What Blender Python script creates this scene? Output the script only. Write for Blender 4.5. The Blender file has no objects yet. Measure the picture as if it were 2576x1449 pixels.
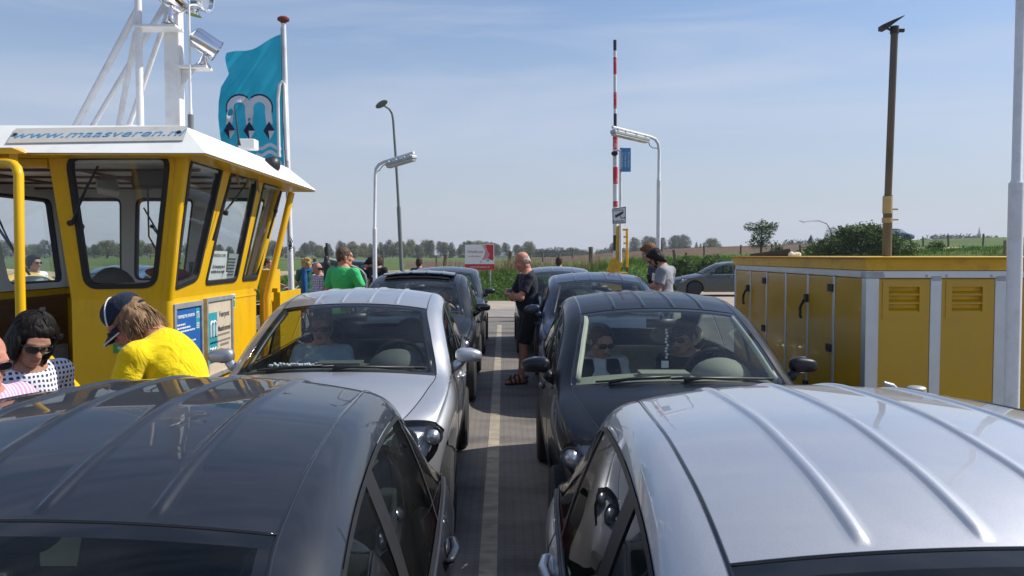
import bpy, math, random
import numpy as np
from mathutils import Vector, Matrix, Euler
R = math.radians
random.seed(7)
rng = np.random.default_rng(11)
SC = bpy.context.scene
COL = SC.collection

# ------------------------------------------------------------------ camera, sky, sun, exposure
CAM_Z = 1.85
cd = bpy.data.cameras.new('camera'); cd.sensor_width = 36.0; cd.lens = 28.26
cd.clip_start = 0.05; cd.clip_end = 6000
cam = bpy.data.objects.new('camera', cd); COL.objects.link(cam)
cam.location = (0, 0, CAM_Z); cam.rotation_euler = (R(90 - 2.39), 0, R(-0.68))
SC.camera = cam
SUN_EL, SUN_AZ = R(47), R(11)          # height of the sun; angle from +X towards +Y
sdir = Vector((math.cos(SUN_EL) * math.cos(SUN_AZ), math.cos(SUN_EL) * math.sin(SUN_AZ), math.sin(SUN_EL)))
w = bpy.data.worlds.new("World"); SC.world = w; w.use_nodes = True
nt = w.node_tree; nt.nodes.clear()
sky = nt.nodes.new('ShaderNodeTexSky'); sky.sky_type = 'NISHITA'; sky.sun_disc = False
sky.sun_elevation = SUN_EL; sky.sun_rotation = math.pi / 2 - SUN_AZ
sky.air_density = 0.9; sky.dust_density = 0.25; sky.ozone_density = 2.6
geo = nt.nodes.new('ShaderNodeTexCoord')
mp = nt.nodes.new('ShaderNodeMapping'); mp.inputs['Scale'].default_value = (1.1, 2.2, 8.5); mp.inputs['Rotation'].default_value = (0.0, 0.22, 0.5)
nz = nt.nodes.new('ShaderNodeTexNoise'); nz.inputs['Scale'].default_value = 1.6; nz.inputs['Detail'].default_value = 7; nz.inputs['Roughness'].default_value = 0.55
nz.inputs['Distortion'].default_value = 0.6
cr = nt.nodes.new('ShaderNodeValToRGB'); cr.color_ramp.elements[0].position = 0.43; cr.color_ramp.elements[1].position = 0.74
cr.color_ramp.elements[1].color = (0.55, 0.55, 0.55, 1)
mx = nt.nodes.new('ShaderNodeMixRGB'); mx.inputs['Color2'].default_value = (4.6, 4.9, 5.8, 1)
bg = nt.nodes.new('ShaderNodeBackground'); bg.inputs['Strength'].default_value = 0.10
wo = nt.nodes.new('ShaderNodeOutputWorld')
L = nt.links.new
L(geo.outputs['Generated'], mp.inputs['Vector']); L(mp.outputs['Vector'], nz.inputs['Vector']); L(nz.outputs['Fac'], cr.inputs['Fac'])
sx_ = nt.nodes.new('ShaderNodeSeparateXYZ'); L(geo.outputs['Generated'], sx_.inputs['Vector'])
hz = nt.nodes.new('ShaderNodeMapRange'); hz.interpolation_type = 'SMOOTHSTEP'; hz.inputs['From Min'].default_value = -0.02; hz.inputs['From Max'].default_value = 0.36; hz.inputs['To Min'].default_value = 0.85; hz.inputs['To Max'].default_value = 0.0
L(sx_.outputs['Z'], hz.inputs['Value'])
hm = nt.nodes.new('ShaderNodeMixRGB'); hm.inputs['Color2'].default_value = (3.55, 3.68, 4.15, 1); L(hz.outputs['Result'], hm.inputs['Fac']); L(sky.outputs['Color'], hm.inputs['Color1'])   # milky air low over the horizon
L(cr.outputs['Color'], mx.inputs['Fac']); L(hm.outputs['Color'], mx.inputs['Color1']); L(mx.outputs['Color'], bg.inputs['Color']); L(bg.outputs['Background'], wo.inputs['Surface'])
sl = bpy.data.lights.new('sun', 'SUN'); sl.energy = 3.9; sl.angle = R(0.5); sl.color = (1.0, 0.95, 0.87)
sun = bpy.data.objects.new('sun', sl); COL.objects.link(sun); sun.location = (20, 10, 40)
sun.rotation_euler = sdir.to_track_quat('Z', 'Y').to_euler()
SC.view_settings.view_transform = 'Standard'; SC.view_settings.look = 'None'
SC.view_settings.exposure = 0.50; SC.view_settings.gamma = 1.0
SC.cycles.max_bounces = 8; SC.cycles.transparent_max_bounces = 16; SC.cycles.use_denoising = True

# ------------------------------------------------------------------ measuring: photo pixel (2576 wide) at depth Y -> point in the place
_CM = cam.rotation_euler.to_matrix()
def at(px, py, Y):
    d = _CM @ Vector(((px - 1288) / 2022.0, -(py - 724.5) / 2022.0, -1.0))
    return Vector((0, 0, CAM_Z)) + d * (Y / d.y)

# ------------------------------------------------------------------ objects, labels
def tag(o, label=None, cat=None, group=None, kind=None):
    if label: o['label'] = label
    if cat: o['category'] = cat
    if group: o['group'] = group
    if kind: o['kind'] = kind
    return o
def thing(name, label, cat, loc=(0, 0, 0), rz=0, group=None):
    o = bpy.data.objects.new(name, None); o.empty_display_size = 0.2
    COL.objects.link(o); o.location = loc; o.rotation_euler = (0, 0, rz)
    return tag(o, label, cat, group)
def kids(o): return [c for c in bpy.data.objects if c.parent == o]
def copy_tree(o, parent=None):
    c = o.copy(); COL.objects.link(c); c.parent = parent
    for ch in kids(o): copy_tree(ch, c)
    return c
def wbase(p):
    v = Vector((0, 0, 0))
    while p is not None:
        v += p.location; p = p.parent
    return v

class MB:
    """collects shapes; build() links them as ONE mesh object"""
    def __init__(s): s.v = []; s.f = []; s.m = []
    def add(s, vs, fs, mi=0):
        o = len(s.v); s.v += [tuple(v) for v in vs]; s.f += [tuple(i + o for i in f) for f in fs]; s.m += [mi] * len(fs); return s
    def box(s, c, size, rot=None, mi=0):
        c = Vector(c); h = Vector(size) * 0.5
        pts = [Vector((x * h.x, y * h.y, z * h.z)) for x in (-1, 1) for y in (-1, 1) for z in (-1, 1)]
        if rot is not None:
            M = rot if isinstance(rot, Matrix) else Euler(rot).to_matrix()
            pts = [M @ p for p in pts]
        return s.add([p + c for p in pts], [(0, 1, 3, 2), (4, 6, 7, 5), (0, 4, 5, 1), (2, 3, 7, 6), (0, 2, 6, 4), (1, 5, 7, 3)], mi)
    def bb(s, a, b, mi=0):
        a = Vector(a); b = Vector(b)
        return s.box((a + b) / 2, [abs(x) for x in (b - a)], None, mi)
    def hexa(s, p, mi=0):   # 8 corners: bottom loop 0-3, top loop 4-7
        return s.add(p, [(0, 3, 2, 1), (4, 5, 6, 7), (0, 1, 5, 4), (1, 2, 6, 5), (2, 3, 7, 6), (3, 0, 4, 7)], mi)
    def tube(s, path, r, n=10, mi=0, cap=True, closed=False):
        path = [Vector(p) for p in path]; m = len(path)
        rs = r if isinstance(r, (list, tuple)) else [r] * m
        ts = []
        for i in range(m):
            if closed: t = path[(i + 1) % m] - path[i - 1]
            else: t = path[min(i + 1, m - 1)] - path[max(i - 1, 0)]
            ts.append(t.normalized() if t.length > 1e-9 else Vector((0, 0, 1)))
        u = ts[0].orthogonal().normalized(); vs = []
        for i in range(m):
            u = (u - ts[i] * u.dot(ts[i]))
            u = u.normalized() if u.length > 1e-6 else ts[i].orthogonal().normalized()
            w_ = ts[i].cross(u)
            for k in range(n):
                a = 2 * math.pi * k / n
                vs.append(path[i] + (u * math.cos(a) + w_ * math.sin(a)) * rs[i])
        fs = []
        for i in range(m if closed else m - 1):
            i2 = (i + 1) % m
            for k in range(n):
                k2 = (k + 1) % n
                fs.append((i * n + k, i * n + k2, i2 * n + k2, i2 * n + k))
        if cap and not closed:
            fs.append(tuple(reversed(range(n)))); fs.append(tuple(range((m - 1) * n, m * n)))
        return s.add(vs, fs, mi)
    def lathe(s, prof, o=(0, 0, 0), axis=(0, 0, 1), n=24, mi=0):
        o = Vector(o); ax = Vector(axis).normalized(); u = ax.orthogonal().normalized(); w_ = ax.cross(u)
        vs = []
        for r, h in prof:
            for k in range(n):
                a = 2 * math.pi * k / n
                vs.append(o + ax * h + (u * math.cos(a) + w_ * math.sin(a)) * r)
        fs = [(i * n + k, i * n + (k + 1) % n, (i + 1) * n + (k + 1) % n, (i + 1) * n + k) for i in range(len(prof) - 1) for k in range(n)]
        if prof[0][0] > 1e-5: fs.append(tuple(reversed(range(n))))
        if prof[-1][0] > 1e-5: fs.append(tuple(range((len(prof) - 1) * n, len(prof) * n)))
        return s.add(vs, fs, mi)
    def ell(s, c, r, rot=None, n=16, m=10, mi=0):
        c = Vector(c); vs = []; M = Euler(rot).to_matrix() if rot is not None else Matrix.Identity(3)
        for i in range(m + 1):
            th = math.pi * i / m
            for k in range(n):
                a = 2 * math.pi * k / n
                vs.append(c + M @ Vector((r[0] * math.sin(th) * math.cos(a), r[1] * math.sin(th) * math.sin(a), r[2] * math.cos(th))))
        fs = [(i * n + k, (i + 1) * n + k, (i + 1) * n + (k + 1) % n, i * n + (k + 1) % n) for i in range(m) for k in range(n)]
        return s.add(vs, fs, mi)
    def prism(s, poly, d, mi=0):   # poly: 3D loop, d: extrusion
        poly = [Vector(p) for p in poly]; d = Vector(d); n = len(poly)
        fs = [tuple(range(n)), tuple(reversed(range(n, 2 * n)))] + [(k, k + n, (k + 1) % n + n, (k + 1) % n) for k in range(n)]
        return s.add(poly + [p + d for p in poly], fs, mi)
    def ring(s, outer, inner, d, mi=0):   # a frame between two loops, extruded by d
        outer = [Vector(p) for p in outer]; inner = [Vector(p) for p in inner]; d = Vector(d); n = len(outer)
        vs = outer + inner + [p + d for p in outer] + [p + d for p in inner]; fs = []
        for k in range(n):
            j = (k + 1) % n
            fs += [(k, j, n + j, n + k), (2 * n + k, 3 * n + k, 3 * n + j, 2 * n + j), (k, 2 * n + k, 2 * n + j, j), (n + k, n + j, 3 * n + j, 3 * n + k)]
        return s.add(vs, fs, mi)
    def build(s, name, mats, parent=None, smooth=None, world=True, bevel=0, loc=None):
        me = bpy.data.meshes.new(name)
        off = wbase(parent) if (parent is not None and world) else Vector((0, 0, 0))
        if loc is not None: off = Vector(loc)
        me.from_pydata([(x - off.x, y - off.y, z - off.z) for x, y, z in s.v], [], s.f)
        for m_ in (mats if isinstance(mats, (list, tuple)) else [mats]): me.materials.append(m_)
        if len(me.materials) > 1: me.polygons.foreach_set('material_index', s.m)
        if smooth is not None:
            me.polygons.foreach_set('use_smooth', [True] * len(me.polygons))
            if smooth < 180: me.set_sharp_from_angle(angle=R(smooth))
        me.update()
        o = bpy.data.objects.new(name, me); COL.objects.link(o); o.parent = parent
        if loc is not None: o.location = loc
        if bevel:
            b = o.modifiers.new('bevel', 'BEVEL'); b.width = bevel; b.segments = 2; b.limit_method = 'ANGLE'; b.angle_limit = R(40)
        return o

def rrect(a, b, c, d, rad, n=5):
    """rounded quad through 4 corner points (loop a b c d); rad = corner radius or list"""
    P = [Vector(p) for p in (a, b, c, d)]; out = []
    rads = rad if isinstance(rad, (list, tuple)) else [rad] * 4
    for i in range(4):
        p = P[i]; e0 = (P[i - 1] - p).normalized(); e1 = (P[(i + 1) % 4] - p).normalized()
        s0 = p + e0 * rads[i]; s1 = p + e1 * rads[i]
        for k in range(n + 1):
            t = k / n; out.append(s0 * (1 - t) ** 2 + p * 2 * t * (1 - t) + s1 * t * t)
    return out
def inset(loop, d):
    c = sum(loop, Vector()) / len(loop); n = len(loop); out = []
    nrm = Vector()
    for i in range(n): nrm += (loop[i] - c).cross(loop[(i + 1) % n] - c)
    nrm.normalize()
    for i in range(n):
        t = (loop[(i + 1) % n] - loop[i - 1]).normalized()
        out.append(loop[i] + nrm.cross(t) * d)
    return out

def text_obj(name, body, size, mat_, parent, M, align='CENTER', shear=0.0, sx=1.0, ext=0.0006, bold=0.0, spacing=1.0):
    cu = bpy.data.curves.new(name, 'FONT'); cu.body = body; cu.size = size; cu.align_x = align; cu.align_y = 'CENTER'
    cu.shear = shear; cu.extrude = ext; cu.offset = bold; cu.resolution_u = 3; cu.space_character = spacing
    tmp = bpy.data.objects.new(name, cu); COL.objects.link(tmp)
    dg = bpy.context.evaluated_depsgraph_get()
    me = bpy.data.meshes.new_from_object(tmp.evaluated_get(dg)); me.name = name
    bpy.data.objects.remove(tmp); bpy.data.curves.remove(cu)
    off = Matrix.Translation(-wbase(parent)) if parent is not None else Matrix.Identity(4)
    me.transform(off @ M @ Matrix.Diagonal((sx, 1, 1, 1)))
    me.materials.clear(); me.materials.append(mat_)
    o = bpy.data.objects.new(name, me); COL.objects.link(o); o.parent = parent
    return o
def frameM(o, ex, ey):
    ex = Vector(ex).normalized(); ey = Vector(ey); ey = (ey - ex * ey.dot(ex)).normalized(); ez = ex.cross(ey)
    M = Matrix.Identity(4)
    for i in range(3): M[i][0] = ex[i]; M[i][1] = ey[i]; M[i][2] = ez[i]; M[i][3] = Vector(o)[i]
    return M

# ------------------------------------------------------------------ materials
def _new(name):
    m = bpy.data.materials.new(name); m.use_nodes = True; t = m.node_tree
    return m, t, t.nodes['Principled BSDF'], t.links.new
def mat(name, col, rough=0.5, metal=0.0, coat=0.0, var=0.12, vs=4.0, bump=0.0, bs=40.0, spec=0.5, coords='Object', dirt=None, dirt_amt=0.0, dirt_s=2.0, aniso=(1, 1, 1), sheen=0, rvar=0.12):
    m, t, b, L = _new(name)
    c = tuple(col)
    b.inputs['Roughness'].default_value = rough; b.inputs['Metallic'].default_value = metal
    b.inputs['Coat Weight'].default_value = coat; b.inputs['Coat Roughness'].default_value = 0.03
    b.inputs['Specular IOR Level'].default_value = spec
    if sheen: b.inputs['Sheen Weight'].default_value = sheen
    tc = t.nodes.new('ShaderNodeTexCoord'); mpn = t.nodes.new('ShaderNodeMapping'); mpn.inputs['Scale'].default_value = aniso
    L(tc.outputs[coords], mpn.inputs['Vector'])
    n1 = t.nodes.new('ShaderNodeTexNoise'); n1.inputs['Scale'].default_value = vs; n1.inputs['Detail'].default_value = 6; n1.inputs['Roughness'].default_value = 0.6
    L(mpn.outputs['Vector'], n1.inputs['Vector'])
    r1 = t.nodes.new('ShaderNodeValToRGB'); r1.color_ramp.elements[0].position = 0.3; r1.color_ramp.elements[1].position = 0.7
    r1.color_ramp.elements[0].color = tuple(x * (1 - var) for x in c) + (1,); r1.color_ramp.elements[1].color = tuple(min(1, x * (1 + var)) for x in c) + (1,)
    L(n1.outputs['Fac'], r1.inputs['Fac']); out = r1.outputs['Color']
    if dirt:
        n2 = t.nodes.new('ShaderNodeTexNoise'); n2.inputs['Scale'].default_value = dirt_s; n2.inputs['Detail'].default_value = 9; n2.inputs['Roughness'].default_value = 0.7
        L(mpn.outputs['Vector'], n2.inputs['Vector'])
        r2 = t.nodes.new('ShaderNodeValToRGB'); r2.color_ramp.elements[0].position = 0.5; r2.color_ramp.elements[1].position = 0.78
        r2.color_ramp.elements[1].color = (dirt_amt,) * 3 + (1,)
        L(n2.outputs['Fac'], r2.inputs['Fac'])
        x = t.nodes.new('ShaderNodeMixRGB'); x.inputs['Color2'].default_value = tuple(dirt) + (1,)
        L(r2.outputs['Color'], x.inputs['Fac']); L(out, x.inputs['Color1']); out = x.outputs['Color']
    L(out, b.inputs['Base Color'])
    if rvar:
        mr = t.nodes.new('ShaderNodeMapRange'); mr.inputs['To Min'].default_value = max(0.02, rough * (1 - rvar)); mr.inputs['To Max'].default_value = min(1, rough * (1 + rvar))
        L(n1.outputs['Fac'], mr.inputs['Value']); L(mr.outputs['Result'], b.inputs['Roughness'])
    if bump:
        n3 = t.nodes.new('ShaderNodeTexNoise'); n3.inputs['Scale'].default_value = bs; n3.inputs['Detail'].default_value = 4
        L(mpn.outputs['Vector'], n3.inputs['Vector'])
        bp = t.nodes.new('ShaderNodeBump'); bp.inputs['Strength'].default_value = bump; bp.inputs['Distance'].default_value = 0.01
        L(n3.outputs['Fac'], bp.inputs['Height']); L(bp.outputs['Normal'], b.inputs['Normal'])
    return m
def carpaint(name, col, metal=0.5, rough=0.32, inner=(0.10, 0.10, 0.10), coat_r=0.015, coat=1.0, spec=0.5, dust=0.07):
    """metallic lacquer with flakes and a film of dust; the sheet's inner side is grey lining"""
    m, t, b, L = _new(name)
    b.inputs['Metallic'].default_value = metal; b.inputs['Coat Weight'].default_value = coat; b.inputs['Coat Roughness'].default_value = coat_r
    b.inputs['Specular IOR Level'].default_value = spec
    tc = t.nodes.new('ShaderNodeTexCoord')
    v = t.nodes.new('ShaderNodeTexNoise'); v.inputs['Scale'].default_value = 900; v.inputs['Detail'].default_value = 1
    L(tc.outputs['Object'], v.inputs['Vector'])
    r = t.nodes.new('ShaderNodeValToRGB'); r.color_ramp.elements[0].position = 0.35; r.color_ramp.elements[1].position = 0.65
    r.color_ramp.elements[0].color = tuple(x * 0.86 for x in col) + (1,); r.color_ramp.elements[1].color = tuple(min(1, x * 1.14) for x in col) + (1,)
    L(v.outputs['Fac'], r.inputs['Fac'])
    n = t.nodes.new('ShaderNodeTexNoise'); n.inputs['Scale'].default_value = 5; n.inputs['Detail'].default_value = 8; n.inputs['Roughness'].default_value = 0.65
    L(tc.outputs['Object'], n.inputs['Vector'])
    du = t.nodes.new('ShaderNodeMapRange'); du.inputs['From Min'].default_value = 0.35; du.inputs['From Max'].default_value = 0.8; du.inputs['To Max'].default_value = dust
    L(n.outputs['Fac'], du.inputs['Value'])
    x = t.nodes.new('ShaderNodeMixRGB'); x.inputs['Color2'].default_value = (0.30, 0.28, 0.24, 1)
    L(du.outputs['Result'], x.inputs['Fac']); L(r.outputs['Color'], x.inputs['Color1'])
    L(x.outputs['Color'], b.inputs['Base Color'])
    mr = t.nodes.new('ShaderNodeMapRange'); mr.inputs['To Min'].default_value = rough * 0.85; mr.inputs['To Max'].default_value = rough * 1.2
    L(n.outputs['Fac'], mr.inputs['Value']); L(mr.outputs['Result'], b.inputs['Roughness'])
    g = t.nodes.new('ShaderNodeNewGeometry'); mix = t.nodes.new('ShaderNodeMixShader'); d = t.nodes.new('ShaderNodeBsdfDiffuse'); d.inputs['Color'].default_value = tuple(inner) + (1,)
    L(g.outputs['Backfacing'], mix.inputs['Fac']); L(b.outputs['BSDF'], mix.inputs[1]); L(d.outputs['BSDF'], mix.inputs[2])
    L(mix.outputs['Shader'], t.nodes['Material Output'].inputs['Surface'])
    return m
def glass(name, tint=(0.6, 0.68, 0.66), ior=1.5, dust=0.03, rough=0.0):
    """thin pane: tinted see-through plus mirror reflection by Fresnel, a little dust"""
    m, t, b, L = _new(name); t.nodes.remove(b)
    tr = t.nodes.new('ShaderNodeBsdfTransparent'); tr.inputs['Color'].default_value = tuple(tint) + (1,)
    gl = t.nodes.new('ShaderNodeBsdfGlossy'); gl.inputs['Roughness'].default_value = rough
    fr = t.nodes.new('ShaderNodeFresnel'); fr.inputs['IOR'].default_value = ior
    ge = t.nodes.new('ShaderNodeNewGeometry'); im = t.nodes.new('ShaderNodeMapRange'); im.inputs['To Min'].default_value = ior; im.inputs['To Max'].default_value = 1 / ior   # same mirror strength from both sides
    L(ge.outputs['Backfacing'], im.inputs['Value']); L(im.outputs['Result'], fr.inputs['IOR'])
    mx = t.nodes.new('ShaderNodeMixShader'); L(fr.outputs['Fac'], mx.inputs['Fac']); L(tr.outputs['BSDF'], mx.inputs[1]); L(gl.outputs['BSDF'], mx.inputs[2])
    df = t.nodes.new('ShaderNodeBsdfDiffuse'); df.inputs['Color'].default_value = (0.35, 0.36, 0.36, 1)
    tc = t.nodes.new('ShaderNodeTexCoord'); n = t.nodes.new('ShaderNodeTexNoise'); n.inputs['Scale'].default_value = 3; n.inputs['Detail'].default_value = 9
    L(tc.outputs['Object'], n.inputs['Vector'])
    mr = t.nodes.new('ShaderNodeMapRange'); mr.inputs['From Min'].default_value = 0.3; mr.inputs['From Max'].default_value = 0.75; mr.inputs['To Max'].default_value = dust * 2
    L(n.outputs['Fac'], mr.inputs['Value'])
    m2 = t.nodes.new('ShaderNodeMixShader'); L(mr.outputs['Result'], m2.inputs['Fac']); L(mx.outputs['Shader'], m2.inputs[1]); L(df.outputs['BSDF'], m2.inputs[2])
    L(m2.outputs['Shader'], t.nodes['Material Output'].inputs['Surface'])
    return m

YEL = (0.80, 0.46, 0.004)
M_yel = mat('yellow_paint', YEL, 0.33, coat=0.15, var=0.06, vs=2.5, aniso=(1.6, 1.6, .45), dirt=(0.36, 0.19, 0.04), dirt_amt=0.55, dirt_s=2.6, bump=0.05, bs=25, spec=0.3)
M_yelr = mat('yellow_paint_rusty', (0.72, 0.41, 0.01), 0.45, var=0.10, vs=4, dirt=(0.16, 0.07, 0.03), dirt_amt=0.75, dirt_s=3.5, bump=0.12, bs=30)
M_yeln = mat('locker_yellow', (0.56, 0.315, 0.004), 0.22, coat=0.4, var=0.05, vs=3, dirt=(0.40, 0.24, 0.06), dirt_amt=0.3, dirt_s=2.2)
M_white = mat('white_paint', (0.82, 0.82, 0.80), 0.4, var=0.04, vs=3, dirt=(0.45, 0.42, 0.36), dirt_amt=0.35, dirt_s=2.5, bump=0.05)
M_wpole = mat('white_pole_paint', (0.80, 0.80, 0.80), 0.4, var=0.05, vs=5, dirt=(0.40, 0.30, 0.22), dirt_amt=0.5, dirt_s=4, bump=0.08)
M_cream = mat('cream_inner_wall', (0.62, 0.60, 0.55), 0.6, var=0.06)
M_alu = mat('aluminium_profile', (0.62, 0.64, 0.66), 0.38, metal=0.7, var=0.06, vs=8, bump=0.05)
M_galv = mat('galvanised_steel', (0.42, 0.44, 0.45), 0.5, metal=0.6, var=0.2, vs=12)
M_chrome = mat('chrome', (0.85, 0.85, 0.86), 0.06, metal=1.0, var=0.02)
M_blk = mat('black_plastic', (0.018, 0.018, 0.02), 0.45, var=0.2, vs=20)
M_rub = mat('black_rubber', (0.014, 0.014, 0.016), 0.6, var=0.2, vs=30)
M_iron = mat('dark_iron', (0.03, 0.03, 0.032), 0.55, var=0.3, vs=12, dirt=(0.10, 0.05, 0.03), dirt_amt=0.4, bump=0.2)
M_wood = mat('brown_wood_panel', (0.17, 0.075, 0.022), 0.45, var=0.25, vs=3, aniso=(1, 1, 14), coat=0.1)
M_post = mat('weathered_post', (0.17, 0.13, 0.09), 0.9, var=0.35, vs=9, aniso=(4, 4, 0.6), bump=0.5, bs=30)
M_rust = mat('rusty_exhaust', (0.120, 0.106, 0.088), 0.55, metal=0.3, var=0.35, vs=5, aniso=(1, 1, 0.3), dirt=(0.10, 0.06, 0.035), dirt_amt=0.6)
M_red = mat('red_paint', (0.60, 0.03, 0.035), 0.45, var=0.1, dirt=(0.7, 0.65, 0.6), dirt_amt=0.9, dirt_s=9)
M_bblk = mat('boom_black', (0.02, 0.02, 0.025), 0.45, var=0.2)
M_grey = mat('grey_lamp_paint', (0.16, 0.18, 0.18), 0.5, var=0.12)
M_wglass = glass('cabin_glass', (0.88, 0.92, 0.91), dust=0.03)
M_cglass = glass('car_glass', (0.78, 0.84, 0.82), dust=0.012)
M_cglassd = glass('car_glass_dark', (0.58, 0.66, 0.62), dust=0.012)
M_lens = glass('lamp_lens', (0.95, 0.96, 0.97), dust=0.01)
# ================================================================== the setting: deck, landing, land, water
def deckz(y): return float(np.interp(y, [-9, 1.6, 3.4, 5.6, 11, 30], [-0.10, -0.09, -0.06, 0.0, 0.05, 0.06]))
def deck_material():
    m, t, b, L = _new('deck_antislip'); N = t.nodes.new
    tc = N('ShaderNodeTexCoord'); sp = N('ShaderNodeSeparateXYZ'); L(tc.outputs['Object'], sp.inputs['Vector'])
    def mth(op, a, c=None):
        n = N('ShaderNodeMath'); n.operation = op
        if hasattr(a, 'links'): L(a, n.inputs[0])
        else: n.inputs[0].default_value = a
        if c is not None:
            if hasattr(c, 'links'): L(c, n.inputs[1])
            else: n.inputs[1].default_value = c
        return n.outputs[0]
    wx = mth('SINE', mth('MULTIPLY', sp.outputs['X'], 2 * math.pi / 0.062))
    wy = mth('SINE', mth('MULTIPLY', sp.outputs['Y'], 2 * math.pi / 0.048))
    tread = mth('MULTIPLY', mth('GREATER_THAN', wx, 0.62), mth('GREATER_THAN', wy, 0.1))
    n1 = N('ShaderNodeTexNoise'); n1.inputs['Scale'].default_value = 1.4; n1.inputs['Detail'].default_value = 9; n1.inputs['Roughness'].default_value = 0.7
    L(tc.outputs['Object'], n1.inputs['Vector'])
    r1 = N('ShaderNodeValToRGB'); r1.color_ramp.elements[0].position = 0.33; r1.color_ramp.elements[1].position = 0.7
    r1.color_ramp.elements[0].color = (0.135, 0.122, 0.110, 1); r1.color_ramp.elements[1].color = (0.225, 0.20, 0.178, 1); L(n1.outputs['Fac'], r1.inputs['Fac'])
    x = N('ShaderNodeMixRGB'); x.blend_type = 'MULTIPLY'; x.inputs['Color2'].default_value = (0.55, 0.53, 0.5, 1)
    L(mth('MULTIPLY', tread, 0.4), x.inputs['Fac']); L(r1.outputs['Color'], x.inputs['Color1'])
    n2 = N('ShaderNodeTexNoise'); n2.inputs['Scale'].default_value = 0.9; n2.inputs['Detail'].default_value = 5
    mp2 = N('ShaderNodeMapping'); mp2.inputs['Scale'].default_value = (0.5, 2.2, 1); L(tc.outputs['Object'], mp2.inputs['Vector']); L(mp2.outputs['Vector'], n2.inputs['Vector'])
    r2 = N('ShaderNodeValToRGB'); r2.color_ramp.elements[0].position = 0.50; r2.color_ramp.elements[1].position = 0.66; L(n2.outputs['Fac'], r2.inputs['Fac'])
    y = N('ShaderNodeMixRGB'); y.blend_type = 'MULTIPLY'; y.inputs['Color2'].default_value = (0.6, 0.6, 0.62, 1)
    L(mth('MULTIPLY', r2.outputs['Color'], 0.85), y.inputs['Fac']); L(x.outputs['Color'], y.inputs['Color1'])
    L(y.outputs['Color'], b.inputs['Base Color']); b.inputs['Roughness'].default_value = 0.8; b.inputs['Specular IOR Level'].default_value = 0.25
    bp = N('ShaderNodeBump'); bp.inputs['Strength'].default_value = 0.5; bp.inputs['Distance'].default_value = 0.004
    L(mth('ADD', tread, mth('MULTIPLY', n1.outputs['Fac'], 0.6)), bp.inputs['Height']); L(bp.outputs['Normal'], b.inputs['Normal'])
    return m
ys = [-9, 0, 1.6, 2.5, 3.4, 4.5, 5.6, 8, 11, 14, 18, 22.8]
def strip(name, x0, x1, ys, zf, m, kind='structure', dz=0.0, depth=None):
    b = MB()
    for y in ys: b.v += [(x0, y, zf(y) + dz), (x1, y, zf(y) + dz)]
    for i in range(len(ys) - 1): b.f.append((2 * i, 2 * i + 1, 2 * i + 3, 2 * i + 2)); b.m.append(0)
    if depth:
        n = len(b.v); b.v += [(x, y, -depth) for (x, y, z) in b.v]
        for i in range(len(ys) - 1):
            b.f += [(2 * i, 2 * i + 2, n + 2 * i + 2, n + 2 * i), (2 * i + 1, n + 2 * i + 1, n + 2 * i + 3, 2 * i + 3)]; b.m += [0, 0]
        e = 2 * (len(ys) - 1); b.f += [(0, n, n + 1, 1), (e, e + 1, n + e + 1, n + e)]; b.m += [0, 0]
    return tag(b.build(name, m), kind=kind)
strip('deck', -9.6, 6.6, ys, deckz, deck_material(), depth=1.1)
M_line = mat('worn_cream_line', (0.34, 0.29, 0.215), 0.7, var=0.3, vs=3, dirt=(0.15, 0.12, 0.10), dirt_amt=1.0, dirt_s=4, aniso=(1, 2.5, 1), bump=0.4, bs=50)
lb = MB()
lys = [4.0 + 0.4 * i for i in range(42)]
for i, y in enumerate(lys): xo = -0.088 + 0.0008 * (y - 4); lb.v += [(xo - 0.054, y, deckz(y) + 0.004), (xo + 0.054, y, deckz(y) + 0.004)]
for i in range(len(lys) - 1): lb.f.append((2 * i, 2 * i + 1, 2 * i + 3, 2 * i + 2)); lb.m.append(0)
tag(lb.build('road_marking', M_line), kind='structure')
M_conc = mat('landing_concrete', (0.36, 0.30, 0.24), 0.9, var=0.15, vs=1.2, dirt=(0.21, 0.17, 0.14), dirt_amt=0.6, dirt_s=0.9, bump=0.3, bs=60)
M_steel = mat('ramp_steel', (0.25, 0.22, 0.195), 0.7, var=0.2, vs=2, bump=0.2)
strip('ferry_ramp', -4.2, 4.2, [22.83, 24.6, 26.2], lambda y: float(np.interp(y, [22.83, 24.6, 26.2], [0.075, 0.10, 0.085])), M_steel, depth=0.1)
mk = MB(); mk.bb((-1.55, 27.6, 0.060), (-1.0, 27.75, 0.066)); tag(mk.build('road_marking', mat('road_white', (0.7, 0.7, 0.68), 0.7, var=0.2)), kind='structure')

HX = ([-60, -20, -12, -6, -2, 4, 8, 14, 22, 30, 60], [0.35, 0.42, 0.5, 0.7, 0.95, 1.15, 1.45, 1.62, 1.85, 2.2, 2.4])
EQ = ([-0.6, -0.3, 0, 0.1, 0.166, 0.24, 0.36, 0.5, 0.62], [-0.0095, -0.0095, -0.0080, -0.001, 0.004, 0.0085, 0.0125, 0.0175, 0.0215])
def verge_y(x): return float(np.interp(x, [-30, 3.5, 7.5, 40], [30.9, 30.9, 38.5, 39.5]))
def landz(x, y):
    yv = verge_y(x); road = 0.056
    if y <= yv: return road if y > 25.6 else -1.6
    H = np.interp(x, *HX); t = min(1, (y - yv) / 5.5); t = t * t * (3 - 2 * t)
    zv = road + (H - road) * t
    q = x / y; d = min(y, 110.0)
    zf = 1.85 + np.interp(q, *EQ) * d
    if y > 110: zf = zf + (0.55 - zf) * min(1, (y - 110) / 260.0)
    b = min(1, max(0, (y - 44) / 52.0)); b = b * b * (3 - 2 * b)
    z = zv + (zf - zv) * b
    return z + 0.05 * math.sin(x * 1.3 + y * 0.7) * min(1, max(0, (y - yv - 1) / 4)) * (1 if y < 90 else 0)
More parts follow.
